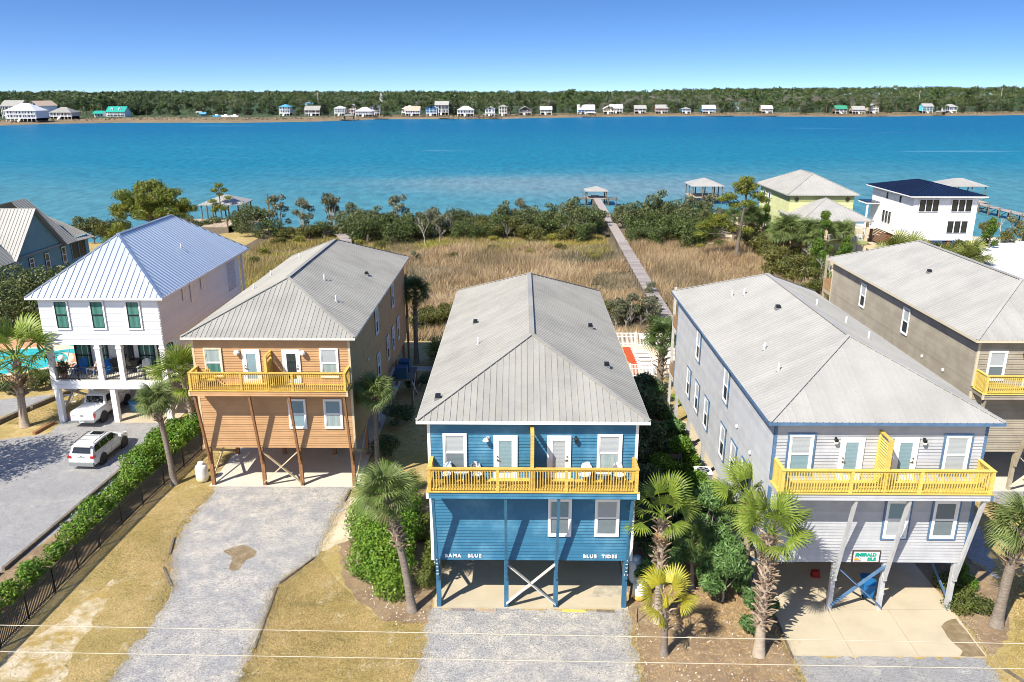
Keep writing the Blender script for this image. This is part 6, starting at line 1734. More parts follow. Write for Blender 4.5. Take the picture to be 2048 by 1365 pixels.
for i, (x, y, s) in enumerate(((-4.75, 36.1, .75), (-4.7, 37.6, .72), (-4.75, 38.9, .66), (-4.8, 40.2, .62), (-4.85, 41.6, .62), (-4.85, 43.0, .6), (-5.6, 40.6, .55), (-5.55, 42.1, .55), (-4.85, 44.3, .58))):
    lab = ['rounded box bush nearest the blue house front pile', 'second rounded box bush along the blue house wall', 'third rounded box bush along the blue house wall', 'fourth rounded box bush along the blue house wall', 'fifth rounded box bush along the blue house wall', 'sixth rounded box bush along the blue house wall', 'round yellowish box bush standing nearer the leaning palm', 'round box bush behind the one near the leaning palm', 'last rounded box bush up the blue house wall'][i]
    shrub('box_bush', lab, 'bush', (x, y, 0), [(0, 0, s * .75, s, s, s * .8), (.1, .1, s * 1.0, s * .7, s * .7, s * .5)], 2200, (.10, .06), 'leaf_box', group='clipped box bushes beside the blue house', seed=20 + i, spread=.5)
HX = [(-25.9, 34.5), (-25.6, 36.3), (-25.6, 38.4), (-25.5, 40.2), (-25.3, 42.2), (-25.3, 44.3), (-25.2, 46.2), (-25.1, 48.2), (-24.9, 50.0), (-24.7, 51.9), (-24.5, 53.6), (-24.5, 55.4), (-26.0, 32.6), (-26.1, 30.6), (-25.9, 52.6), (-25.7, 54.6), (-25.8, 50.8), (-25.9, 48.9)]
hb = []
for i, (x, y) in enumerate(HX):
    s = .95 if y < 40 else 1.15
    s *= rg.uniform(.8, 1.1)
    hb += [(x + 25, y - 44, .62 * s, .95 * s, 1.05 * s, .72 * s), (x + 25 + rg.uniform(-.4, .4), y - 44 + rg.uniform(-.5, .5), 1.0 * s, .6 * s, .6 * s, .5 * s)]
shrub('hedge', 'long leafy green hedge between gravel yard and the black fence', 'hedge', (-25, 44, 0), hb, 36000, (.17, .09), 'leaf_hedge', r0=.05, seed=8, spread=.7)
def oleander(label, loc, R_, H_, n, m, seed, leaf=(.34, .07), trunk='twig'):
    bl = rand_blobs(seed, R_, H_, 9, .3, .45)
    return shrub('oleander_bush', label, 'bush', loc, bl, n, leaf, m, trunk, .05, 'leafy shrubs between the blue and the gray house', seed, .9, .2)
oleander('tall oleander bush between the two tan trunked palms', (9.7, 37.8, 0), 2.2, 4.9, 9500, 'leaf_olean', 1)
oleander('oleander bush against the gray house wall behind the palms', (10.3, 34.9, 0), 1.7, 3.3, 7500, 'leaf_olean', 2)
oleander('low oleander bush at the left edge of the concrete drive', (11.3, 33.0, 0), 1.15, 1.9, 4600, 'leaf_olean', 3)
oleander('oleander bush beside the propane tanks at the blue house corner', (7.5, 36.0, 0), 1.3, 2.5, 5000, 'leaf_olean', 4)
oleander('dark oleander in the shade right of the blue balcony', (7.6, 39.6, 0), 1.7, 3.2, 4600, 'leaf_shade', 5)
oleander('bright leafy shrub half hiding the air conditioner', (10.4, 41.2, 0), 1.7, 3.9, 7000, 'leaf_bright', 6, (.20, .09))
oleander('bright leafy shrub on the gray house wall above the air conditioner', (10.2, 46.4, 0), 1.8, 4.0, 7000, 'leaf_bright', 7, (.20, .09))
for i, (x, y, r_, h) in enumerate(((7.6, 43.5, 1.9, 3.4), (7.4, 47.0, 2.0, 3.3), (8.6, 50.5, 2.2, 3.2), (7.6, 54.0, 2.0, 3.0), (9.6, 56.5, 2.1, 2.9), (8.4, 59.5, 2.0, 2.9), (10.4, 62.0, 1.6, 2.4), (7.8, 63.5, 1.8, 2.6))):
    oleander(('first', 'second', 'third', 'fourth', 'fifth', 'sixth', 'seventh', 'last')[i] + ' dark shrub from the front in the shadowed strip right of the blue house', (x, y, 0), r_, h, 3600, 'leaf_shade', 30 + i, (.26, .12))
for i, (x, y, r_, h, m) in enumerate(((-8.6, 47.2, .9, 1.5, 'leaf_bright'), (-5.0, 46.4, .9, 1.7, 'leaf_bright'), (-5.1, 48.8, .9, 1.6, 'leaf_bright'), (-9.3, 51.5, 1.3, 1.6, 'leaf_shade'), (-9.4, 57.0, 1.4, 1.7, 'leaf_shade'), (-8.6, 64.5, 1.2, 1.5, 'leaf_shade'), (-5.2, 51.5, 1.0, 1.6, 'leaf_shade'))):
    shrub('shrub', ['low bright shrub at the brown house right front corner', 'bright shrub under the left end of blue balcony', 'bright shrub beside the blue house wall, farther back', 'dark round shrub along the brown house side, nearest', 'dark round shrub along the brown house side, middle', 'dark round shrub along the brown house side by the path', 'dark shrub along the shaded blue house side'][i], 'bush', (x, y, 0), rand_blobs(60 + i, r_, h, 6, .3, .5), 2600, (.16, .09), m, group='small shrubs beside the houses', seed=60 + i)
# right of the gray house
shrub('shrub', 'low orange tinged shrub bed at the right of concrete drive', 'bush', (22.5, 35.2, 0), [(-.6, -.8, .35, .8, .8, .45), (.1, 0, .35, .8, .9, .45), (-.2, .9, .35, .8, .8, .45), (.6, -.9, .3, .7, .6, .4)], 4200, (.12, .07), 'leaf_box', group='shrubs right of the gray house', seed=71)
for i, (x, y, s) in enumerate(((23.3, 36.1, .5), (23.6, 37.5, .45))): shrub('box_bush', ('round clipped green ball bush nearer the concrete drive', 'round clipped green ball bush behind the other ball')[i], 'bush', (x, y, 0), [(0, 0, s * .8, s, s, s * .85)], 1800, (.09, .05), 'leaf_hedge', group='shrubs right of the gray house', seed=72 + i)
shrub('shrub', 'bright broad leaved shrub behind the round ball bushes', 'bush', (24.0, 39.4, 0), rand_blobs(74, 1.1, 1.9, 6, .3, .5), 1800, (.26, .12), 'leaf_bright', group='shrubs right of the gray house', seed=74)
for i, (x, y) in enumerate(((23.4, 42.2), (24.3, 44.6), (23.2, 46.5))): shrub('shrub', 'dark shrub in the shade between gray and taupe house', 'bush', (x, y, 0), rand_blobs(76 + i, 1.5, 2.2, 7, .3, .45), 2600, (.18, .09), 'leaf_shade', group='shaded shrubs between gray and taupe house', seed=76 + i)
# far left, by the pool
for i, (x, y, s) in enumerate(((-41.0, 64.4, 1.2), (-43.2, 63.3, 1.0), (-39.4, 66.2, .9))): shrub('shrub', ('dark shrub in front of the pool fence behind the palm', 'small shrub by the pool fence at the far left', 'shrub between the pool fence and white house pile')[i], 'bush', (x, y, 0), rand_blobs(80 + i, s, s * 1.5, 6, .3, .5), 2600, (.18, .09), 'leaf_oak', group='shrubs along the pool fence', seed=80 + i)
t = thing('potted_plant', 'leafy plant in a brown pot at the left end of porch', 'potted plant', (-35.3, 57.95, ZP))
MB().mat('terracotta').lathe([(.16, 0), (.27, .3), (.25, .42), (.02, .4)], 14).build('pot', None, t)
link('foliage', crown_mesh('foliage', 7, [(0, 0, .85, .42, .42, .5)], 500, .26, .06, 'leaf_oak', .9), t)
oak = [(-3.2, 0, 4.5, 3.0, 2.8, 2.2), (0, -1.5, 5.2, 3.2, 3.0, 2.3), (2.6, .5, 4.6, 2.8, 2.8, 2.0), (0, 2.5, 5.5, 3.0, 2.8, 2.0), (-1.5, -3.0, 3.2, 2.6, 2.2, 1.8), (2.2, -2.8, 2.8, 2.3, 2.0, 1.6), (-5.5, -1, 3.0, 2.3, 2.4, 1.8), (0, 0, 2.8, 4.0, 3.2, 1.8)]
for i, (x, y, s, lab) in enumerate(((-45.5, 82.0, .95, 'big dark oak behind the pool on the left of white house'), (-53.5, 84.0, .9, 'dark oak at the left edge in front of the teal house'), (-49.5, 88.5, .85, 'dark oak farther back beside the teal house wall'))):
    shrub('oak_tree', lab, 'tree', (x, y, 0), [tuple(v * s for v in b) for b in oak], 9000, (.34, .17), 'leaf_oak', 'bark', .3, 'oaks behind the left pool', seed=90 + i, rz=i * 1.3)

shrub('oak_tree', 'oak beyond the left picture edge whose shade falls on the gravel yard', 'tree', (-39.6, 46.2, 0), [(0, 0, 6.4, 3.0, 2.8, 1.7), (2.0, 1.0, 6.0, 2.2, 2.2, 1.3), (-2, 1, 6.2, 2.4, 2.4, 1.5), (.5, -2, 5.8, 2.4, 2.2, 1.4), (1.0, 2.8, 6.0, 2.2, 2.0, 1.2)], 5200, (.30, .14), 'leaf_oak', 'bark', .25, None, seed=97, shell=.1)

# ------------------------------------------------------------------ pines and the thicket along the lagoon
def pine(label, loc, H, clumps, n, m='needle', r0=.22, lean=(0, 0), L=(.55, .09), group='pines by the lagoon', seed=1, name='pine_tree'):
    t = thing(name, label, 'pine tree', loc, 0, group)
    mb = MB().mat('bark'); tp = Vector((lean[0], lean[1], H * .93))
    mb.tube([(0, 0, 0), (lean[0] * .3, lean[1] * .3, H * .3), (lean[0] * .75, lean[1] * .75, H * .65), tp], [r0 * 1.3, r0, r0 * .7, r0 * .25], 9)
    for c in clumps:
        zz = max(H * .3, c[2] - abs(c[0]) * .35); s = zz / H
        st = Vector((lean[0] * s, lean[1] * s, zz * .92)); en = Vector(c[:3]) * 1.0
        mb.tube([st, st.lerp(en, .5) + Vector((0, 0, .1)), en], [r0 * .4, r0 * .28, r0 * .1], 6, False)
    mb.build('trunk', None, t, smooth=True)
    link('crown', crown_mesh('crown', seed, clumps, n, L[0], L[1], m, .9, shell=.25), t)
    return t
rg = random.Random(12)
cl = []
for i in range(46):
    a = rg.uniform(0, 6.28); q = rg.uniform(.15, 1); rr = 5.4 * q
    h = 5.6 + 5.6 * math.sqrt(max(0, 1 - q * q)) * rg.uniform(.25, 1)
    cl.append((rr * math.cos(a), rr * .8 * math.sin(a), h, rg.uniform(1.0, 1.7), rg.uniform(1.0, 1.6), rg.uniform(.7, 1.15)))
cl += [(-4.5, -1, 4.5, 1.6, 1.4, .9), (-6.0, 0, 3.5, 1.6, 1.4, .9), (-3, -2, 3.6, 1.6, 1.3, .9), (-7, 0, 2.2, 1.5, 1.3, .9)]
cl += [(5.2, 0, 8.2, 1.3, 1.1, .7), (6.2, .5, 7.2, 1.2, 1.1, .6), (5.0, -.6, 6.2, 1.1, 1, .5)]
pine('large spreading pine behind the white metal roof on the left', (-57.5, 124, 0), 11.8, cl, 24000, 'needle', .42, (0.3, 0), (.60, .12), seed=41)
cl = [(0, 0, 7.9, .9, .8, .5), (-.8, 0, 7.0, .8, .7, .4), (.9, .2, 7.0, .9, .8, .4), (0, .3, 6.2, .8, .7, .35), (1.6, 0, 5.6, .8, .7, .35), (-1.4, 0, 5.0, .9, .7, .4), (-.6, 0, 4.0, 1.0, .8, .5), (.6, 0, 3.6, .9, .8, .4), (-1.2, 0, 3.3, .8, .7, .4)]
pine('thin young pine in front of the left boat pavilion', (-57.0, 152, -.3), 8.3, cl, 2600, 'needle', .13, (0, 0), (.5, .09), seed=42)
cl = [(.6, 0, 11.6, 1.3, 1.1, .7), (-.4, 0, 10.9, 1.2, 1.0, .6), (1.6, .2, 10.7, 1.2, 1.0, .6), (.4, .3, 10.0, 1.5, 1.2, .6), (2.6, 0, 9.4, 1.4, 1.1, .6), (3.6, 0, 8.7, 1.1, .9, .5), (-1.8, 0, 9.2, 1.3, 1.1, .6), (-2.8, 0, 8.8, 1.0, .9, .4), (1.2, 0, 8.2, 1.4, 1.1, .5), (-.8, .3, 7.9, 1.3, 1.1, .5),
      (-3.2, 0, 6.0, 1.6, 1.2, .6), (-4.4, 0, 5.2, 1.6, 1.2, .6), (-2.2, 0, 5.0, 1.4, 1.2, .5), (-5.4, .2, 4.6, 1.4, 1.0, .5), (-1.0, 0, 4.3, 1.2, 1.0, .5), (1.4, 0, 4.0, 1.2, 1.0, .5), (-5.8, 0, 3.4, 1.2, 1.0, .5)]
pine('tall leaning pine with flat tiers left of the yellow house', (33.8, 124, 0), 12.2, cl, 7500, 'needle', .26, (.9, 0), (.55, .11), seed=43)
for i, (x, y, h, w, lab) in enumerate(((44.6, 117.5, 7.6, 2.5, 'bushy young pine in front of the yellow house pavilion'), (42.6, 113.5, 4.4, 2.0, 'short bushy pine in front of the taller young pine'), (39.0, 128.0, 7.2, 1.8, 'young pine against the yellow house left wall'), (47.3, 115.5, 4.2, 1.9, 'low pine sprawling right of the bushy young pine'), (41.5, 109.0, 3.2, 1.7, 'small bright pine at the marsh edge'), (77.0, 131, 4.6, 1.5, 'small pine right of the navy roofed house by the water'))):
    rg = random.Random(50 + i); c2 = []
    for k in range(26):
        s = rg.uniform(.1, 1); a = rg.uniform(0, 6.28); r_ = w * (1.08 - s) * rg.uniform(.4, 1)
        c2.append((r_ * math.cos(a), r_ * math.sin(a), h * s, .55, .55, .6))
    pine(lab, (x, y, 0), h, c2, 4200, 'needle_green', .12, (0, 0), (.42, .10), 'young pines by the yellow house', 50 + i)

PROTO = {}
def thicket_proto(key, m, trunk, R_, H_, n, leaf, nb, seed, spread=.9, br=.42, z0=.25):
    bl = rand_blobs(seed, R_, H_, nb, z0, br)
    PROTO[key] = (crown_mesh('crown', seed, bl, n, leaf[0], leaf[1], m, spread), limb_mesh('trunk', seed, bl, trunk, .10, fork=.15))
thicket_proto('oak_a', 'leaf_oak', 'twig', 2.7, 5.0, 2500, (.34, .17), 13, 101)
thicket_proto('oak_b', 'leaf_oak', 'twig', 3.0, 4.4, 2500, (.36, .17), 14, 102)
thicket_proto('dark_a', 'leaf_dark', 'twig_brown', 2.6, 3.8, 2500, (.30, .14), 12, 103)
thicket_proto('dark_b', 'leaf_dark', 'twig_brown', 2.9, 3.2, 2600, (.30, .14), 12, 104)
thicket_proto('gray_a', 'leaf_gray', 'twig', 1.9, 5.2, 1300, (.34, .15), 13, 105, br=.34)
thicket_proto('gray_b', 'leaf_gray', 'twig', 2.2, 4.2, 1200, (.34, .15), 13, 106, br=.34)
thicket_proto('myrtle_a', 'leaf_myrtle', 'twig_brown', 2.3, 2.8, 2800, (.28, .12), 11, 107)
thicket_proto('myrtle_b', 'leaf_myrtle', 'twig_brown', 2.0, 2.1, 2400, (.28, .12), 10, 108)
thicket_proto('yellow_a', 'leaf_yellow', 'twig_brown', 1.7, 1.5, 1500, (.26, .10), 9, 109)
def bare_proto(key, seed, R_, H_, n=90, m='twig'):
    rg = random.Random(seed); mb = MB().mat(m)
    def grow(p, d, L, r, dep):
        q = p + d * L
        mb.tube([p, p.lerp(q, .5) + Vector((rg.uniform(-1, 1), rg.uniform(-1, 1), 0)) * L * .07, q], [r, r * .8, r * .6], 4 if dep > 0 else 5, False)
        if dep < 4:
            for k in range(2 if dep else 4):
                nd = (d + Vector((rg.uniform(-1, 1), rg.uniform(-1, 1), rg.uniform(-.2, .6))) * .75).normalized()
                grow(q if k else p.lerp(q, .7), nd, L * rg.uniform(.6, .85), r * .6, dep + 1)
    grow(Vector((0, 0, 0)), Vector((.1, 0, 1)), H_ * .3, .07, 0)
    me = mb.mesh('branches', False)
    PROTO[key] = (None, me)
bare_proto('bare_a', 111, 2, 4.2); bare_proto('bare_b', 112, 2, 3.2)
LAB = {'oak': ('scrub_oak', 'dense dark green scrub oak in the lagoon thicket'), 'dark': ('wax_myrtle', 'low dark green rounded bush in the lagoon thicket'), 'gray': ('gray_shrub', 'open gray green shrub with pale twigs at the lagoon'),
       'myrtle': ('marsh_shrub', 'olive brown bush at the edge of the marsh grass'), 'yellow': ('marsh_shrub', 'low yellow bush at the edge of the marsh grass'), 'bare': ('bare_shrub', 'leafless pale twiggy shrub among the green bushes')}
GRP = {'oak': 'scrub oaks along the lagoon', 'dark': 'dark bushes along the lagoon', 'gray': 'gray shrubs along the lagoon', 'myrtle': 'olive bushes at the marsh edge', 'yellow': 'yellow bushes at the marsh edge', 'bare': 'bare shrubs along the lagoon'}
def put(key, x, y, s=1.0, lab=None, sz=None):
    k = key.split('_')[0]; cm, tm = PROTO[key]
    t = thing(LAB[k][0], lab or LAB[k][1], 'tree' if k == 'oak' else 'bush', (x, y, float(ground_z(x, y))), random.uniform(0, 6.28), GRP[k] if not lab else None)
    t.scale = (s, s, sz or s)
    if cm: link('crown', cm, t)
    link('trunk' if cm else 'branches', tm, t)
random.seed(21)
pc = lambda *a: random.choice(a)
# strip from the left pavilion to the boardwalk: (pixel x, pixel y of the foot, kind, scale)
for px, py, k, s in ((452, 455, 'myrtle_a', 1.0), (480, 470, 'dark_a', .9), (505, 475, 'oak_b', .95), (540, 478, 'dark_b', 1.0), (560, 466, 'gray_a', 1.15), (608, 466, 'gray_a', 1.15), (665, 462, 'gray_b', 1.2), (580, 480, 'myrtle_b', 1.0), (620, 480, 'myrtle_a', .9), (650, 478, 'dark_b', .9),
        (705, 470, 'oak_a', 1.0), (730, 478, 'oak_b', 1.0), (755, 470, 'oak_a', 1.05), (775, 480, 'dark_a', 1.1), (800, 470, 'gray_a', 1.0), (820, 482, 'dark_a', 1.05), (845, 478, 'oak_b', .9), (735, 488, 'dark_b', 1.1), (790, 490, 'dark_b', 1.05), (850, 490, 'bare_a', 1.2), (880, 488, 'bare_b', 1.3), (868, 478, 'gray_b', 1.0), (900, 474, 'bare_a', 1.0),
        (915, 470, 'oak_b', .9), (930, 478, 'dark_b', .95), (955, 472, 'myrtle_a', 1.0), (975, 476, 'yellow_a', 1.0), (1000, 474, 'dark_a', .85), (1010, 462, 'oak_a', .9), (1040, 460, 'gray_a', .9), (1030, 474, 'myrtle_a', 1.0), (1060, 470, 'oak_b', 1.0), (1085, 476, 'dark_a', .9), (1075, 462, 'bare_a', 1.0), (1100, 464, 'oak_a', .95), (1130, 462, 'gray_a', .9),
        (1125, 474, 'dark_a', .95), (1150, 468, 'oak_a', 1.0), (1165, 474, 'oak_b', 1.0), (1176, 462, 'oak_b', .95), (1183, 474, 'dark_b', .9), (1194, 456, 'oak_b', .7), (1245, 454, 'oak_a', .75), (1240, 446, 'gray_b', .7), (1175, 484, 'dark_b', .8), (1140, 482, 'myrtle_b', 1.0), (1105, 482, 'yellow_a', .8), (1060, 482, 'myrtle_b', 1.0), (985, 484, 'yellow_a', .8),
        # right of the boardwalk
        (1266, 474, 'dark_a', 1.0), (1272, 462, 'oak_a', 1.0), (1284, 480, 'dark_b', 1.0), (1290, 462, 'oak_b', 1.1), (1305, 478, 'dark_a', 1.1), (1318, 462, 'oak_a', 1.15), (1335, 482, 'dark_a', 1.1), (1345, 464, 'oak_b', 1.15), (1360, 484, 'dark_a', 1.1), (1375, 466, 'gray_a', 1.25), (1388, 484, 'dark_b', 1.1), (1395, 470, 'oak_b', 1.15), (1412, 480, 'oak_a', 1.0), (1425, 486, 'dark_a', .9), (1418, 466, 'gray_a', 1.1), (1442, 474, 'gray_b', 1.0), (1278, 490, 'dark_b', .8), (1320, 490, 'dark_b', 1.0), (1375, 492, 'dark_b', 1.0),
        # edge of the marsh in front of the yellow house
        (1500, 505, 'myrtle_a', 1.0), (1525, 515, 'myrtle_a', 1.1), (1550, 520, 'myrtle_a', 1.0), (1575, 530, 'myrtle_b', 1.0), (1545, 540, 'myrtle_a', 1.0), (1575, 552, 'myrtle_b', 1.1), (1600, 560, 'myrtle_a', .9), (1615, 575, 'myrtle_b', 1.0), (1560, 562, 'myrtle_b', 1.0), (1500, 490, 'dark_b', .8), (1620, 540, 'bare_b', 1.0), (1640, 565, 'bare_b', 1.0), (1655, 575, 'bare_a', .8), (1650, 590, 'bare_b', .9), (1672, 520, 'bare_a', .9), (1690, 515, 'bare_b', 1.0), (1710, 512, 'bare_a', .8),
        (1640, 600, 'myrtle_b', .9), (1610, 595, 'myrtle_b', .8),
        # shore right of the navy roofed house
        (1975, 478, 'myrtle_a', .8), (1998, 482, 'bare_b', 1.1), (2020, 484, 'gray_b', .8), (2040, 488, 'bare_b', 1.0), (2060, 490, 'myrtle_b', 1.1), (2010, 490, 'myrtle_b', .8),
        # behind the white house roof, left
        (190, 490, 'oak_b', .9), (215, 492, 'myrtle_a', 1.1), (165, 492, 'oak_a', .8), (240, 490, 'oak_b', .8), (385, 470, 'oak_a', .8), (410, 465, 'dark_a', .8), (430, 462, 'dark_b', .9)):
    x, y, _ = gp(px, py, -.4)
    q = s * random.uniform(.9, 1.08) * 1.12
    put(k, x, y, q, sz=q * random.uniform(1.0, 1.22))
for i in range(66):
    px = 700 + i * 8.2 + random.uniform(-5, 5)
    if 1185 < px < 1262: continue
    x, y, _ = gp(px, 472 + random.uniform(-8, 9), -.5)
    put(pc('myrtle_a', 'dark_b', 'bare_a', 'gray_b', 'oak_b', 'myrtle_b', 'dark_a'), x, y, random.uniform(.75, 1.0))
# behind the white fence by the near end of the boardwalk
for px, py, k, s in ((1232, 655, 'gray_b', .8), (1250, 660, 'bare_a', .7), (1262, 652, 'gray_a', .75), (1280, 660, 'bare_b', .8), (1295, 652, 'gray_b', .8), (1312, 662, 'dark_b', .6), (1245, 640, 'myrtle_b', .8), (1275, 636, 'myrtle_b', .8), (1300, 640, 'gray_b', .7), (1225, 630, 'bare_b', .8), (1330, 664, 'dark_b', .5), (1210, 640, 'myrtle_a', .8)):
    x, y, _ = gp(px, py, -.5); put(k, x, y, s)
for i, (px, py) in enumerate(((860, 650), (845, 660), (880, 655), (905, 640))):
    x, y, _ = gp(px, py, -.4); put(pc('myrtle_a', 'myrtle_b'), x, y, .8)

for i, (px, py, k, q) in enumerate(((905, 520, 'myrtle_b', .55), (985, 505, 'myrtle_b', .6), (830, 530, 'gray_b', .5), (1120, 500, 'myrtle_b', .5), (1060, 510, 'yellow_a', .6), (760, 500, 'myrtle_b', .7), (720, 494, 'yellow_a', .8), (1190, 520, 'yellow_a', .6), (1285, 560, 'bare_b', .6), (1300, 600, 'gray_b', .55), (600, 488, 'yellow_a', .9), (560, 492, 'myrtle_b', .7), (530, 510, 'yellow_a', .8), (510, 530, 'myrtle_b', .6), (1440, 500, 'myrtle_b', .8), (1400, 500, 'yellow_a', .7))):
    x, y, _ = gp(px, py, -.6); put(k, x, y, q)
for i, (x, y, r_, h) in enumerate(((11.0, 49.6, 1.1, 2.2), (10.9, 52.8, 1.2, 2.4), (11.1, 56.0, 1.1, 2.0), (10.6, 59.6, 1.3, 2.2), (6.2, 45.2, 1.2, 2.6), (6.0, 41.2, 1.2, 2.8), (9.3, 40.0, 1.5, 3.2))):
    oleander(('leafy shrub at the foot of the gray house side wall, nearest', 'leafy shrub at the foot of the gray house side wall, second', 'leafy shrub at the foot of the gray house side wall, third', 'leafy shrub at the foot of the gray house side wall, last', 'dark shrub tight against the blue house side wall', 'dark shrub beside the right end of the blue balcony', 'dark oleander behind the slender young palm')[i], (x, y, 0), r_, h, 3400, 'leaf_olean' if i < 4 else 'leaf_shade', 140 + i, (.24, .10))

# ------------------------------------------------------------------ marsh grass
def grass(name, seed, n, inside, h, w, m, lean=.35, zoff=0.0, clump=0):
    rng = np.random.default_rng(seed)
    x, y = inside(rng, n)
    if clump:
        k = len(x) // clump
        x = np.repeat(x[:k], clump) + rng.normal(0, .12, k * clump); y = np.repeat(y[:k], clump) + rng.normal(0, .12, k * clump)
    n = len(x); z = ground_z(x, y) + zoff
    a = rng.uniform(0, 6.283, n); H = rng.uniform(h[0], h[1], n) * (0.8 + .35 * np.sin(x * .31 + 1.7 * np.sin(y * .17)) * np.sin(y * .23))
    lx = rng.normal(.08, lean, n) * H; ly = rng.normal(.05, lean, n) * H
    dx, dy = np.cos(a) * w * .5, np.sin(a) * w * .5
    V = np.stack([np.stack([x - dx, y - dy, z], -1), np.stack([x + dx, y + dy, z], -1), np.stack([x + lx, y + ly, z + H], -1)], 1)
    return link(name, np_mesh(name, V.reshape(-1, 3), 3, m), kind='stuff')
def grass_mat(name, cols, sc=.06):
    m = bpy.data.materials.new(name); m.use_nodes = True
    nt = m.node_tree; n = nt.nodes; L = nt.links.new; b = n['Principled BSDF']
    b.inputs['Roughness'].default_value = .8; b.inputs['Specular IOR Level'].default_value = .15
    tc = n.new('ShaderNodeTexCoord'); no = n.new('ShaderNodeTexNoise'); no.inputs['Scale'].default_value = sc; no.inputs['Detail'].default_value = 4
    L(tc.outputs['Object'], no.inputs['Vector'])
    rp = n.new('ShaderNodeValToRGB'); rp.color_ramp.elements[0].position = .36; rp.color_ramp.elements[1].position = .64
    rp.color_ramp.elements[0].color = (*cols[0], 1); rp.color_ramp.elements[1].color = (*cols[-1], 1)
    for i, c in enumerate(cols[1:-1]):
        e = rp.color_ramp.elements.new(.36 + .28 * (i + 1) / (len(cols) - 1)); e.color = (*c, 1)
    L(no.outputs['Fac'], rp.inputs[0])
    hs = n.new('ShaderNodeHueSaturation'); ge = n.new('ShaderNodeNewGeometry'); mr = n.new('ShaderNodeMapRange')
    mr.inputs['To Min'].default_value = .45; mr.inputs['To Max'].default_value = 1.5
    L(ge.outputs['Random Per Island'], mr.inputs['Value']); L(mr.outputs[0], hs.inputs['Value']); L(rp.outputs[0], hs.inputs['Color'])
    L(hs.outputs[0], b.inputs['Base Color'])
    tr = n.new('ShaderNodeBsdfTranslucent'); ms = n.new('ShaderNodeMixShader'); ms.inputs[0].default_value = .3
    L(hs.outputs[0], tr.inputs['Color']); L(b.outputs[0], ms.inputs[1]); L(tr.outputs[0], ms.inputs[2]); L(ms.outputs[0], n['Material Output'].inputs['Surface'])
    M[name] = m
grass_mat('reed', ((.33, .25, .145), (.51, .385, .225), (.41, .295, .165), (.58, .45, .275)), .07)
grass_mat('reed_dark', ((.20, .175, .10), (.31, .26, .16), (.42, .335, .21)), .12)
grass_mat('reed_yellow', ((.46, .38, .11), (.36, .30, .11), (.44, .34, .17), (.40, .38, .09)), .09)
grass_mat('dry_turf', ((.54, .41, .19), (.45, .35, .14), (.32, .265, .10)), .5)
def in_marsh(rng, n):
    x = rng.uniform(-45, 40, n * 2); y = rng.uniform(79, 152, n * 2)
    ok = (np.abs(x - (16.3 + (y - 80) * .0148)) > 1.15) & (ground_z(x, y) > -.75) & (ground_z(x, y) < -.35)
    yl = 148 + 3 * np.sin(x * .3) - np.clip(x - 18, 0, 30) * .35
    ok &= y < yl
    return x[ok][:n], y[ok][:n]
def wob(x, y, s, ph): return np.sin(x * s + ph + 1.3 * np.sin(y * s * .8 + ph)) * np.sin(y * s * 1.1 + 2 * ph)
def m_light(rng, n):
    x, y = in_marsh(rng, n); k = (wob(x, y, .16, .6) > -.25) & (y < 131 + 3 * np.sin(x * .4)) & ((x > -19) | (y < 98)); k |= (x > 17) & (y < 143)
    return x[k], y[k]
def m_dark(rng, n):
    x, y = in_marsh(rng, n); k = (wob(x, y, .16, .6) <= -.15) & (y < 133) & (x < 15) & (x > -22); return x[k], y[k]
def m_yellow(rng, n):
    x, y = in_marsh(rng, n); k = ((y > 129 + 3 * np.sin(x * .4)) & (x < 15)) | ((x < -18) & (y > 96)) | ((x < -14) & (y < 103) & (wob(x, y, .3, .2) > -.3)); k |= (y > 141) & (x > 17) & (rng.uniform(0, 1, len(x)) > .5)
    return x[k], y[k]
grass('marsh_grass', 1, 240000, m_light, (.8, 1.9), .08, 'reed', .4, clump=7)
grass('marsh_grass', 2, 190000, m_dark, (.6, 1.3), .085, 'reed_dark', .4, clump=7)
grass('marsh_grass', 3, 260000, m_yellow, (.6, 1.15), .09, 'reed_yellow', .3)
# dry turf blades on the front lawns
LAWNS = [[(-19.8, 46), (-20.2, 42), (-19.6, 39), (-18.3, 35.6), (-18.1, 33), (-18.2, 29), (-18, 27.5), (-24, 27.5), (-23.9, 35), (-23.6, 44), (-22.6, 52), (-20.6, 52)],
         [(-12.3, 27.5), (-12.35, 31), (-12.5, 35), (-12.4, 36.3), (-11.2, 38.8), (-9.4, 36.2), (-6.9, 33.3), (-4.7, 33), (-4.75, 27.5)],
         [(21.6, 30), (23, 27), (27, 27), (27, 38), (25.4, 36), (23.8, 32.6)], [(-39, 62), (-40, 57), (-36.6, 56.6), (-36.2, 66), (-38, 66)]]
def in_poly(poly):
    P = np.array(poly)
    def f(rng, n):
        x = rng.uniform(P[:, 0].min(), P[:, 0].max(), n); y = rng.uniform(P[:, 1].min(), P[:, 1].max(), n)
        c = np.zeros(n, bool); j = len(P) - 1
        for i in range(len(P)):
            c ^= ((P[i, 1] > y) != (P[j, 1] > y)) & (x < (P[j, 0] - P[i, 0]) * (y - P[i, 1]) / (P[j, 1] - P[i, 1] + 1e-9) + P[i, 0]); j = i
        return x[c], y[c]
    return f
for i, (pl, n) in enumerate(zip(LAWNS, (60000, 50000, 36000, 12000))): grass('dry_grass', 10 + i, n, in_poly(pl), (.03, .09), .03, 'dry_turf', .6)
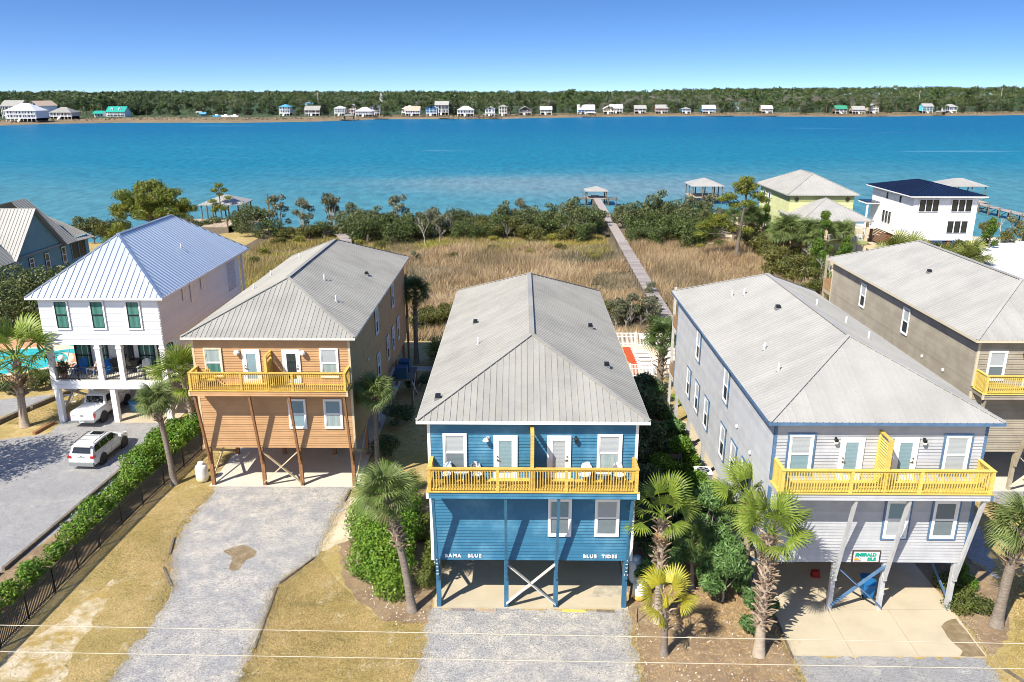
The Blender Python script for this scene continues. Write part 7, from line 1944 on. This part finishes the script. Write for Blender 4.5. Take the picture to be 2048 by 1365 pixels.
# ragged edges: tufts of turf creeping over the gravel, stray stones in the turf
def along(lines, sd):
    def f(rng, n):
        X = []; Y = []
        for ln in lines:
            for a, b in zip(ln[:-1], ln[1:]):
                k = int(n * math.hypot(b[0] - a[0], b[1] - a[1]) / 110)
                t = rng.uniform(0, 1, k); g_ = np.round(rng.normal(0, 1, k) * 3) / 3 * sd
                X.append(a[0] + (b[0] - a[0]) * t + g_ + .08 * np.sin(t * 40)); Y.append(a[1] + (b[1] - a[1]) * t + rng.normal(0, sd, k))
        return np.concatenate(X), np.concatenate(Y)
    return f
EDG = [[(-19.9, 46.5), (-20, 42), (-19.5, 38.9), (-18.1, 35.6), (-17.9, 33), (-18, 27)], [(-12.25, 27), (-12.4, 32), (-12.65, 36), (-11.25, 39), (-11.3, 42), (-11, 46.5)], [(-4.4, 34), (-4.5, 31), (-4.6, 27)], [(5.25, 27), (5.4, 34)], [(12.4, 27), (12.55, 31), (12.7, 34)], [(20.9, 27), (21.5, 31), (21.7, 34)], [(-27.9, 37), (-29.4, 28)]]
grass('dry_grass', 30, 26000, along(EDG, .22), (.04, .12), .035, 'dry_turf', .6)
# straw and pale chips scattered on the planting bed, stones on the drives
def litter(name, seed, n, poly, m, L, W_, z=.02):
    rng = np.random.default_rng(seed); x, y = in_poly(poly)(rng, n); n = len(x)
    a = rng.uniform(0, 3.14, n); l = rng.uniform(.4, 1, n) * L / 2
    c, s = np.cos(a), np.sin(a)
    zz = z + rng.uniform(0, .02, n); t = rng.uniform(-.03, .05, n)
    V = np.stack([np.stack([x - c * l + s * W_, y - s * l - c * W_, zz], -1), np.stack([x + c * l + s * W_, y + s * l - c * W_, zz + t], -1), np.stack([x + c * l - s * W_, y + s * l + c * W_, zz + t], -1), np.stack([x - c * l - s * W_, y - s * l + c * W_, zz], -1)], 1)
    return link(name, np_mesh(name, V.reshape(-1, 3), 4, m), kind='stuff')
mat('straw', (.46, .31, .15), .9, island=.4)
mat('chips', (.66, .60, .50), .9, island=.3)
litter('pine_straw', 1, 3600, [(7.5, 38), (7.2, 33.5), (9, 32), (12.3, 32.2), (12.4, 38)], 'straw', .34, .011)
litter('pine_straw', 2, 700, [(5.6, 32), (5.6, 28), (12.2, 28), (12.4, 32)], 'straw', .28, .010)
litter('wood_chips', 3, 350, [(5.7, 38), (5.6, 28), (12.2, 28), (12.4, 38)], 'chips', .09, .022)
litter('wood_chips', 4, 400, [(-10.4, 40), (-7, 33), (-4.5, 32.6), (-5, 35), (-9, 39)], 'chips', .09, .022)
def stones(name, seed, n, poly, m, r=.03, z=.012):
    rng = np.random.default_rng(seed); x, y = in_poly(poly)(rng, n); n = len(x); r = rng.uniform(.35, 1, n) * r; a = rng.uniform(0, 6.28, n)
    p = [np.stack([x + r * np.cos(a + k), y + r * np.sin(a + k), np.full(n, z)], -1) for k in (0, 2.1, 4.2)]; t = np.stack([x, y, z + r * .9], -1)
    V = np.stack([p[0], p[1], t, p[1], p[2], t, p[2], p[0], t], 1)
    return link(name, np_mesh(name, V.reshape(-1, 3), 3, m), kind='stuff')
mat('stone', (.36, .35, .335), .9, island=.6)
GD = [(-19.7, 46.5), (-20, 42), (-19.4, 38.9), (-18, 35.6), (-17.8, 27.5), (-12.3, 27.5), (-12.6, 35), (-11.3, 39), (-11, 46.5)]
stones('gravel_stones', 5, 15000, GD, 'stone', .035)
_rng = np.random.default_rng(3)
def edge_stones():
    x, y = along(EDG, .35)(_rng, 9000); n = len(x); r = _rng.uniform(.012, .035, n); a = _rng.uniform(0, 6.28, n)
    p = [np.stack([x + r * np.cos(a + k), y + r * np.sin(a + k), np.full(n, .014)], -1) for k in (0, 2.1, 4.2)]; t = np.stack([x, y, .014 + r * .9], -1)
    link('gravel_stones', np_mesh('gravel_stones', np.stack([p[0], p[1], t, p[1], p[2], t, p[2], p[0], t], 1).reshape(-1, 3), 3, 'stone'), kind='stuff')
edge_stones()
stones('gravel_stones', 6, 9000, [(-4.3, 34), (-4.5, 27.5), (5.2, 27.5), (5.3, 34)], 'stone', .032)
stones('gravel_stones', 7, 16000, [(-27.5, 58), (-27.2, 42), (-28.2, 36), (-29.5, 28), (-44, 45), (-42, 53), (-36, 55)], 'stone', .036)

# ------------------------------------------------------------------ the far shore: houses, docks, woods
def far_house(label, px, w, h, roof, wall, style='hip', back=18, stilts=True, depth=None, rz=0.0, porch=True, trim='white_paint', dormers=0, gable_wall=None):
    """px = picture x of the middle (for the bearing), w = width, h = height to the eave in metres"""
    w *= .92
    d = sight(px, 235); k = d.x / d.y
    y = 800.0
    for _ in range(6): y = far_y(k * y) + back
    x = k * y
    D = depth or w * .8
    t = thing('lake_house', label, 'house', (x, y, 0.6), rz, None)
    z0 = 2.4 if stilts else 0
    hw_ = w / 2
    MB().mat(wall).box(-hw_, hw_, 1.2, D, z0, h).build('wall', None, t)
    ov = .7; rise = w * (.24 if style == 'hip' else .30)
    mb = MB().mat(roof)
    if style == 'hip':
        r = min(hw_, D / 2) + ov
        A = [(-hw_ - ov, -ov - .6, h), (hw_ + ov, -ov - .6, h), (hw_ + ov, D + ov, h), (-hw_ - ov, D + ov, h)]
        if w > D: P, Q = (-hw_ - ov + r, D / 2, h + rise), (hw_ + ov - r, D / 2, h + rise); mb.poly([A[0], A[1], Q, P]).poly([A[1], A[2], Q]).poly([A[2], A[3], P, Q]).poly([A[3], A[0], P])
        else: P, Q = (0, r, h + rise), (0, D + ov - r, h + rise); mb.poly([A[0], A[1], P]).poly([A[1], A[2], Q, P]).poly([A[2], A[3], Q]).poly([A[3], A[0], P, Q])
        mb.poly(A[::-1])
    elif style == 'side':      # ridge along x
        for s in (0, 1):
            e = -ov - .6 if s == 0 else D + ov; m_ = D / 2
            q = [(-hw_ - ov, e, h), (hw_ + ov, e, h), (hw_ + ov, m_, h + rise), (-hw_ - ov, m_, h + rise)]
            mb.poly(q if s == 0 else q[::-1])
        g2 = MB().mat(gable_wall or wall)
        for s in (-1, 1): g2.poly([(s * hw_, -.4, h), (s * hw_, D + .4, h), (s * hw_, D / 2, h + rise - .2)])
        g2.build('gable_wall', None, t)
    else:                      # gable to the water
        for s in (-1, 1):
            q = [(s * (hw_ + ov), -ov - .6, h), (s * (hw_ + ov), D + ov, h), (0, D + ov, h + rise), (0, -ov - .6, h + rise)]
            mb.poly(q if s > 0 else q[::-1])
        MB().mat(gable_wall or wall).prism([(-hw_, h), (hw_, h), (0, h + rise - .25)], 1.1, 1.25).build('gable_wall', None, t)
        MB().mat('glass_dark').prism([(-hw_ * .35, h + .2), (hw_ * .35, h + .2), (0, h + rise * .55)], 1.02, 1.08).build('gable_window', None, t)
    mb.build('roof', None, t)
    floors = [(z0, h)] if h - z0 < 4.2 else [(z0, z0 + (h - z0) / 2), (z0 + (h - z0) / 2, h)]
    nwin = max(3, int(w / 2.2))
    for a, b in floors:
        for i in range(nwin):
            cx = -hw_ + w * (i + .5) / nwin
            f_ = MB().mat(trim).box(cx - .62, cx + .62, 1.12, 1.19, a + .55, b - .35).build('window', None, t)
            MB().mat('glass_dark').box(cx - .48, cx + .48, 1.05, 1.11, a + .7, b - .5).build('pane', None, f_)
        if porch:
            MB().mat(trim).box(-hw_, hw_, -.6, 1.19, a - .15, a + .1).build('porch_deck', None, t)
            MB().mat(trim).box(-hw_, hw_, -.6, -.5, a + .8, a + .95).build('railing', None, t)
    if porch or stilts:
        k_ = max(3, int(w / 3))
        for i in range(k_ + 1): MB().mat(trim).box(-hw_ + w * i / k_ - .14, -hw_ + w * i / k_ + .14, -.62, -.34, 0, h).build('post', None, t)
    if stilts:
        MB().mat(trim).beam((-.6, -.6, z0), (-.6, -4.2, 0), 1.6, .25).build('stairs', None, t)
        MB().mat('dark_void').box(-hw_ + .5, hw_ - .5, D - .4, D - .2, 0, z0 - .1).build('dark_back_panel', None, t)  # dark panel added for the deep shade under the raised floor
    for i in range(dormers):
        cx = (i - (dormers - 1) / 2) * w * .42
        dq = MB().mat('white_paint').prism([(cx - 1.0, h + rise * .25), (cx + 1.0, h + rise * .25), (cx + 1.0, h + rise * .6), (cx, h + rise * .85), (cx - 1.0, h + rise * .6)], 1.2, D * .45).build('dormer', None, t)
        MB().mat('glass_dark').box(cx - .4, cx + .4, 1.1, 1.18, h + rise * .32, h + rise * .62).build('pane', None, dq)
    return t
mat('far_teal_roof', (.02, .33, .25), .5)
mat('far_blue_roof', (.10, .36, .58), .5)
mat('far_aqua', (.12, .58, .66), .6)
mat('far_blue', (.04, .30, .62), .6)
mat('far_cream', (.66, .56, .33), .6)
mat('far_red', (.46, .13, .09), .6)
mat('far_tan_roof', (.48, .36, .27), .7)
mat('far_green_roof', (.05, .28, .16), .5)
mat('far_brown', (.16, .11, .08), .7)
mat('far_gray', (.40, .42, .43), .6)
FH = [('big round fronted white lake house on a point, far left', 42, 26, 8.2, 'far_white_roof', 'white_siding', 'hip', 6, True, 18, 0, True),
      ('gray roofed lake house behind the big white one, far left', 25, 18, 10.5, 'roof_gray', 'far_gray', 'side', 100, True, 14, 0, True),
      ('white lake house with tan gable roof at far left', 70, 15, 11.0, 'far_tan_roof', 'white_siding', 'gable', 95, True, 18, R(-20), True),
      ('low gray roofed lake house right of the tan roofed one', 122, 20, 5.6, 'roof_gray', 'far_gray', 'hip', 85, True, 14, 0, True),
      ('white lake house with emerald green roof and two dormers', 232, 18, 4.6, 'far_teal_roof', 'white_siding', 'side', 100, False, 13, 0, True, 'white_paint', 2),
      ('small emerald roofed wing left of the dormered lake house', 197, 9, 3.2, 'far_teal_roof', 'white_siding', 'side', 102, False, 8, 0, False),
      ('tiny white shed on the far shore left of the parked boats', 398, 5, 3.0, 'roof_gray', 'white_siding', 'side', 128, False, 5, 0, False),
      ('small pale blue shelter in front of the white shed', 406, 5.5, 2.2, 'far_blue_roof', 'far_gray', 'side', 104, False, 4, 0, False),
      ('narrow white lake house with light blue hip roof', 570, 10.5, 8.6, 'far_blue_roof', 'white_siding', 'hip', 120, True, 11, 0, True),
      ('light blue roofed house peeping out above the trees', 622, 9, 9.8, 'far_blue_roof', 'far_aqua', 'side', 155, True, 8, 0, False),
      ('dark lake house with gray roof below the blue roofed one', 625, 15, 5.4, 'roof_gray', 'far_brown', 'side', 100, True, 10, 0, True),
      ('white lake house among pines near the red house', 680, 11, 7.0, 'far_white_roof', 'white_siding', 'hip', 95, True, 10, 0, True),
      ('brick red lake house behind the white ones', 705, 8, 8.6, 'far_white_roof', 'far_red', 'gable', 105, True, 8, 0, True),
      ('wide low white lake house with central stairs', 728, 17, 5.0, 'far_white_roof', 'white_siding', 'hip', 30, True, 12, 0, True),
      ('pale mint lake house behind the wide low white one', 750, 10, 7.6, 'roof_light', 'white_siding', 'gable', 62, True, 9, 0, True),
      ('white lake house with tall pyramid roof', 818, 15, 6.2, 'far_white_roof', 'white_siding', 'hip', 52, True, 15, 0, True),
      ('tan roofed lake house in front of the pyramid roof', 825, 15, 5.0, 'far_tan_roof', 'white_siding', 'side', 26, True, 9, 0, True),
      ('bright blue gabled lake house with white trim', 863, 11, 7.2, 'far_white_roof', 'far_blue', 'gable', 28, True, 14, 0, True),
      ('pale gray roofed house behind the bright blue one', 884, 14, 9.6, 'roof_light', 'far_gray', 'side', 56, True, 9, 0, False),
      ('white two storey lake house with white hip roof and full porches', 931, 16.5, 5.8, 'far_white_roof', 'white_siding', 'hip', 16, True, 11, 0, True),
      ('white gabled lake house with tall triangular window', 980, 9.5, 6.4, 'far_white_roof', 'white_siding', 'gable', 20, True, 13, 0, True),
      ('tall cream lake house with gray hip roof beside white gable', 1006, 8.5, 8.6, 'roof_gray', 'far_cream', 'hip', 24, True, 9, 0, True),
      ('dark brown gabled lake house with white roof', 1050, 13, 5.0, 'far_white_roof', 'far_brown', 'gable', 26, True, 11, 0, True),
      ('dark lake house with white roof among pine trunks', 1092, 12, 5.0, 'far_white_roof', 'far_brown', 'side', 28, True, 9, 0, True),
      ('blue walled low lake house with white roof', 1172, 18, 4.6, 'far_white_roof', 'far_blue', 'side', 30, True, 10, 0, True),
      ('little white cupola house left of the blue low house', 1161, 7, 7.4, 'far_white_roof', 'white_siding', 'hip', 36, True, 7, 0, True),
      ('cream yellow lake house with white roof', 1217, 11, 5.4, 'far_white_roof', 'far_cream', 'gable', 30, True, 10, 0, True),
      ('white roofed wing right of the cream yellow lake house', 1232, 14, 5.4, 'far_white_roof', 'far_cream', 'side', 42, True, 9, 0, True),
      ('dark lake house with patterned white roof', 1280, 13, 5.0, 'roof_light', 'far_brown', 'side', 32, True, 9, 0, True),
      ('red and blue lake house with patchy white roof', 1323, 14, 5.2, 'roof_light', 'far_red', 'side', 32, True, 9, 0, True),
      ('blue lake house with gray pyramid roof', 1372, 9.5, 4.8, 'roof_gray', 'far_blue', 'hip', 22, True, 9, 0, True),
      ('long white roofed lake house with blue wall', 1417, 14, 5.0, 'far_white_roof', 'far_blue', 'side', 24, True, 9, 0, True),
      ('aqua house half hidden up in the trees', 1468, 9, 9.0, 'far_aqua', 'far_aqua', 'hip', 110, True, 8, 0, False),
      ('brown lake house with white roof and tan wall', 1533, 12, 5.0, 'far_white_roof', 'far_tan_roof', 'side', 34, True, 9, 0, True),
      ('dark lake house with bright green metal roof', 1681, 12.5, 5.2, 'far_green_roof', 'far_brown', 'side', 26, True, 10, 0, True),
      ('tan lake house with pale roof and red screen below', 1716, 14, 4.2, 'roof_light', 'far_tan_roof', 'side', 26, True, 10, 0, True),
      ('pale yellow lake house with dormer gable', 1746, 10, 7.4, 'roof_light', 'far_cream', 'gable', 34, True, 9, 0, True),
      ('bright turquoise lake house with white balconies', 1853, 11.5, 7.0, 'roof_light', 'far_aqua', 'side', 30, True, 9, 0, True),
      ('white lake house on dark stilts at the right', 1900, 13, 6.6, 'roof_light', 'white_siding', 'hip', 30, True, 9, 0, True)]
for a in FH: far_house(*a)
def far_dock(label, px, w, d, kind='dock', roof=None):
    dr = sight(px, 235); k = dr.x / dr.y; y = 800.0
    for _ in range(6): y = far_y(k * y) - d * .5
    t = thing('far_dock', label, kind, (k * y, y, -1.2), 0, None)
    MB().mat('timber_gray').box(-w / 2, w / 2, -d / 2, d / 2, 1.0, 1.3).build('deck', None, t)
    for i in range(5):
        for s in (-1, 1): MB().mat('pile_wood').box(-w / 2 + w * i / 4 - .2, -w / 2 + w * i / 4 + .2, s * d / 2 - .2, s * d / 2 + .2, -1, 2.0).build('pile', None, t)
    if roof:
        MB().mat(roof).prism([(-w * .3, 4.2), (w * .3, 4.2), (w * .2, 5.3), (-w * .2, 5.3)], -d * .35, d * .35).build('roof', None, t)
        for sx in (-1, 1): MB().mat('pile_wood').box(sx * w * .27 - .15, sx * w * .27 + .15, -d * .3, d * .3, 1.3, 4.2).build('post', None, t)
far_dock('low dock in front of the bright blue gabled house', 897, 18, 9)
far_dock('dock with pale boat cover before the white porched house', 950, 16, 10)
far_dock('blue roofed boat dock before the white gabled house', 979, 22, 12, 'dock', 'roof_light')
far_dock('dock with boat lift before the blue walled low house', 1182, 17, 10, 'dock', 'far_white_roof')
far_dock('long low dock right of the blue pyramid roofed house', 1440, 26, 8)
far_dock('low dock before the brown house with tan wall', 1535, 18, 8)
far_dock('roofed dark boathouse standing in the water at right', 1880, 13, 10, 'dock', 'roof_gray')
far_dock('low dock between the tan and the yellow house', 1755, 18, 8)
far_dock('gray dock pavilion on the left beach of the white houses', 698, 15, 8, 'dock', 'roof_gray')
far_dock('low dock at the right end of white stairs house', 762, 12, 7)
for lab, px, L_, m in (('small blue and white boat lying on the far beach', 434, 8, 'far_blue'), ('white boat on the far beach beside the blue boat', 470, 8, 'white_paint'), ('white trailer parked under trees on far shore', 452, 9, 'white_paint')):
    dr = sight(px, 238); k = dr.x / dr.y; y = 760.0
    for _ in range(6): y = far_y(k * y) + 85
    t = thing('boat', lab, 'boat', (k * y, y, .6))
    mb = MB().mat(m); mb.prism([(-L_ / 2, 1.6), (L_ / 2, 1.3), (L_ * .4, .2), (-L_ * .4, .2)], -1, 1); mb.build('hull', None, t)
    MB().mat('white_paint').box(-1.2, 1.4, -.8, .8, 1.5, 2.6).build('cabin', None, t)
t = thing('church_steeple', 'small white church steeple rising above the far trees', 'steeple', (ap(762, 190, 1150)[0], 1150, 0))
MB().mat('white_paint').box(-2, 2, -2, 2, 0, 15).build('tower', None, t)
MB().mat('roof_gray').frustum((0, 0), (5, 5), (.2, .2), 15.01, 22).build('spire', None, t)
for lab, px, Y, h in (('pale utility pole above the far trees, centre right', 1480, 1000, 22), ('pale utility pole at the far right hillside', 2001, 1080, 27), ('pale utility pole behind the turquoise house', 1838, 1080, 24), ('utility pole above the trees left of the steeple', 636, 950, 22), ('utility pole above the central far trees', 858, 1150, 21)):
    x = ap(px, 200, Y)[0]; t = thing('utility_pole', lab, 'pole', (x, Y, 0), 0)
    MB().mat('twig').tube([(0, 0, 0), (0, 0, h)], [.45, .3], 7).build('pole', None, t)
    MB().mat('twig').box(-1.6, 1.6, -.1, .1, h - 1.4, h - 1.1).build('crossarm', None, t)

# trees of the far shore
FT = {}
def far_proto(key, m, H, Rr, n, leaf, seed, base=.3, flat=1.0, nb=9):
    rg = random.Random(seed); bl = []
    for i in range(nb):
        s = rg.uniform(base, 1); a = rg.uniform(0, 6.28); q = Rr * math.sqrt(max(.05, 1 - ((s - .55) / .5) ** 2)) * rg.uniform(.2, .7)
        b = Rr * rg.uniform(.38, .6); bl.append((q * math.cos(a), q * math.sin(a), H * s - b * .5, b, b, b * .75 * flat))
    FT[key] = (crown_mesh('crown', seed, bl, n, leaf, leaf * .62, m, .8, shell=.3), MB().mat('bark_gray' if m == 'far_bare' else 'bark').tube([(0, 0, 0), (.2, 0, H * .5), (0, .2, H * .9)], [.38, .28, .1], 5).mesh('trunk'), m)
far_proto('pine_a', 'far_pine', 17, 4.2, 620, 1.15, 1, .5, .7); far_proto('pine_b', 'far_pine', 15, 4.6, 620, 1.15, 2, .45, .7); far_proto('pine_c', 'far_pine', 19, 4.2, 600, 1.15, 3, .58, .7)
far_proto('oak_a', 'far_oak', 11, 5.4, 760, 1.2, 4, .2, .9, 11); far_proto('oak_b', 'far_oak', 9, 5.0, 700, 1.15, 5, .15, .9, 11); far_proto('oak_c', 'far_oak', 13, 5.8, 780, 1.25, 6, .25, .9, 11)
far_proto('bare_a', 'far_bare', 12, 5.0, 420, .8, 7, .3); far_proto('bare_b', 'far_bare', 14, 5.2, 420, .8, 8, .35)
FL = {'pine': ('pine_tree', 'green crowned pine on the far shore'), 'oak': ('oak_tree', 'dark rounded oak on the far shore'), 'bare': ('bare_tree', 'gray leafless tree on the far shore')}
rg = random.Random(77)
nt_ = 0
def extra(px): return 92 * float(1 - sstep(560, 760, px)) * float(sstep(-400, 60, px))
for row, (back, cnt, kinds) in enumerate(((32, 70, ('oak_b', 'oak_a', 'pine_b', 'pine_a', 'pine_c')), (46, 60, ('oak_a', 'oak_b', 'pine_b', 'pine_a')), (68, 80, ('oak_a', 'oak_c', 'pine_a', 'pine_b', 'bare_a')), (90, 90, ('oak_c', 'pine_a', 'pine_b', 'pine_c', 'bare_b')))):
    for i in range(cnt):
        px = -30 + 2110 * (i + rg.uniform(.1, .9)) / cnt
        d = sight(px, 235); k = d.x / d.y; y = 800.0
        for _ in range(6): y = far_y(k * y) + back + extra(px)
        y += rg.uniform(-9, 11)
        if row < 2 and any(abs(px - a[1]) < a[2] * .95 + 2 and back + extra(px) < a[7] + 14 for a in FH) and rg.random() < .78: continue
        kk = rg.choice(kinds)
        if kk.startswith('bare') and not (600 < px < 1750 and rg.random() < .8): kk = 'oak_c'
        s = rg.uniform(.62, 1.22) * (1.0 if row else .8)
        kd = kk.split('_')[0]; cm, tm, _ = FT[kk]
        t = thing(FL[kd][0], FL[kd][1], 'tree', (k * y, y, .4), rg.uniform(0, 6.28), {'pine': 'pines on the far shore', 'oak': 'oaks on the far shore', 'bare': 'leafless trees on the far shore'}[kd])
        t.scale = (s, s, s); link('crown', cm, t); link('trunk', tm, t); nt_ += 1
for px, bk, q in ((1128, 120, 1.5), (1136, 128, 1.42), (1143, 118, 1.46), (1120, 126, 1.3), (1170, 130, 1.36), (1200, 140, 1.25), (1462, 120, 1.4), (1478, 126, 1.34), (1490, 130, 1.42), (1505, 120, 1.36), (905, 110, 1.3), (912, 116, 1.22), (808, 120, 1.22), (1860, 110, 1.5), (1868, 118, 1.42), (1880, 112, 1.46), (1815, 120, 1.3), (1930, 120, 1.4), (560, 60, 1.15), (206, 60, 1.2), (60, 60, 1.15), (330, 70, 1.1), (1580, 150, 1.25), (1690, 140, 1.3)):
    k = sight(px, 235); k = k.x / k.y; y = 800.0
    for _ in range(6): y = far_y(k * y) + bk + extra(px)
    cm, tm, _ = FT[rg.choice(('pine_a', 'pine_c'))]
    t = thing('pine_tree', 'tall pine standing above the far shore tree line', 'tree', (k * y, y, .4), rg.uniform(0, 6.28), 'tall pines above the far woods')
    t.scale = (q * .9, q * .9, q); link('crown', cm, t); link('trunk', tm, t)
# woods behind them: one mass of crowns out to the horizon
rng = np.random.default_rng(5)
def mass(name, n, y0, y1, Hm, Rr, per, leaf, m, frac, seed):
    rng = np.random.default_rng(seed)
    bear = rng.uniform(-.70, .72, n)
    if m == 'far_bare': bear = np.where(rng.uniform(0, 1, n) < .8, np.where(rng.uniform(0, 1, n) < .5, rng.uniform(.10, .28, n), rng.uniform(.31, .45, n)), rng.uniform(-.3, .6, n))
    dist = y0 + (y1 - y0) * rng.uniform(0, 1, n) ** 1.3
    x = bear * 800; 
    yb = np.interp(bear * 820, FSX, FSY) + dist + 92 * (1 - sstep(-205, -120, x)) * (1 - sstep(200, 900, dist)); x = bear * yb
    H = Hm[0] + (Hm[1] - Hm[0] + 2.5) * rng.uniform(0, 1, n) ** 1.6 + 12 * sstep(300, 900, x) * sstep(150, 600, dist) + 2.2 * np.sin(x * .021 + dist * .01) + 1.4 * np.sin(x * .067 + 2)
    r = Rr * rng.uniform(.7, 1.25, n) * (1 + dist / 1500)
    P = np.repeat(np.stack([x, yb, H - r * .7], -1), per, 0)
    d = rng.normal(0, 1, (n * per, 3)); d[:, 2] = np.abs(d[:, 2]) * .9 - .25; d /= np.linalg.norm(d, axis=1, keepdims=True)
    rr = np.repeat(r, per)[:, None] * rng.uniform(.55, 1.0, (n * per, 1))
    P = P + d * rr * np.array([1, 1, .75])
    L = leaf * np.repeat(1 + dist / 900, per)[:, None]
    V = leaves(rng, P, d, L, L * .62, .7)
    return link(name, np_mesh(name, V, 4, m), kind='stuff')
mass('distant_woods', 1500, 95, 420, (12, 17.5), 4.6, 90, 1.35, 'far_pine', 1, 31)
mass('distant_woods', 1100, 90, 420, (9, 14.5), 5.0, 90, 1.4, 'far_oak', 1, 32)
mass('distant_woods', 700, 92, 420, (11, 15.5), 4.6, 60, .9, 'far_bare', 1, 33)
mass('distant_woods', 2600, 400, 3200, (14, 19.5), 5.5, 34, 2.0, 'far_pine', 1, 34)
mass('distant_woods', 1500, 400, 3000, (12, 17), 5.5, 34, 2.0, 'far_oak', 1, 35)
# scrub along the far beach
mass_b = np.random.default_rng(8)
bx_ = mass_b.uniform(-560, 640, 9000); by_ = far_y(bx_) + mass_b.uniform(5, 50, 9000) * (1 + 1.6 * (1 - sstep(-205, -120, bx_)))
Pn = np.stack([bx_, by_, np.full(9000, .8)], -1); dn = mass_b.normal(0, 1, (9000, 3)); dn[:, 2] = abs(dn[:, 2])
fol('far_scrub', (.16, .14, .075), (.27, .20, .12), .3, 0, .05)
link('beach_scrub', np_mesh('beach_scrub', leaves(mass_b, Pn, dn, 1.7, .9, .6), 4, 'far_scrub'), kind='stuff')

bpy.context.view_layer.update()
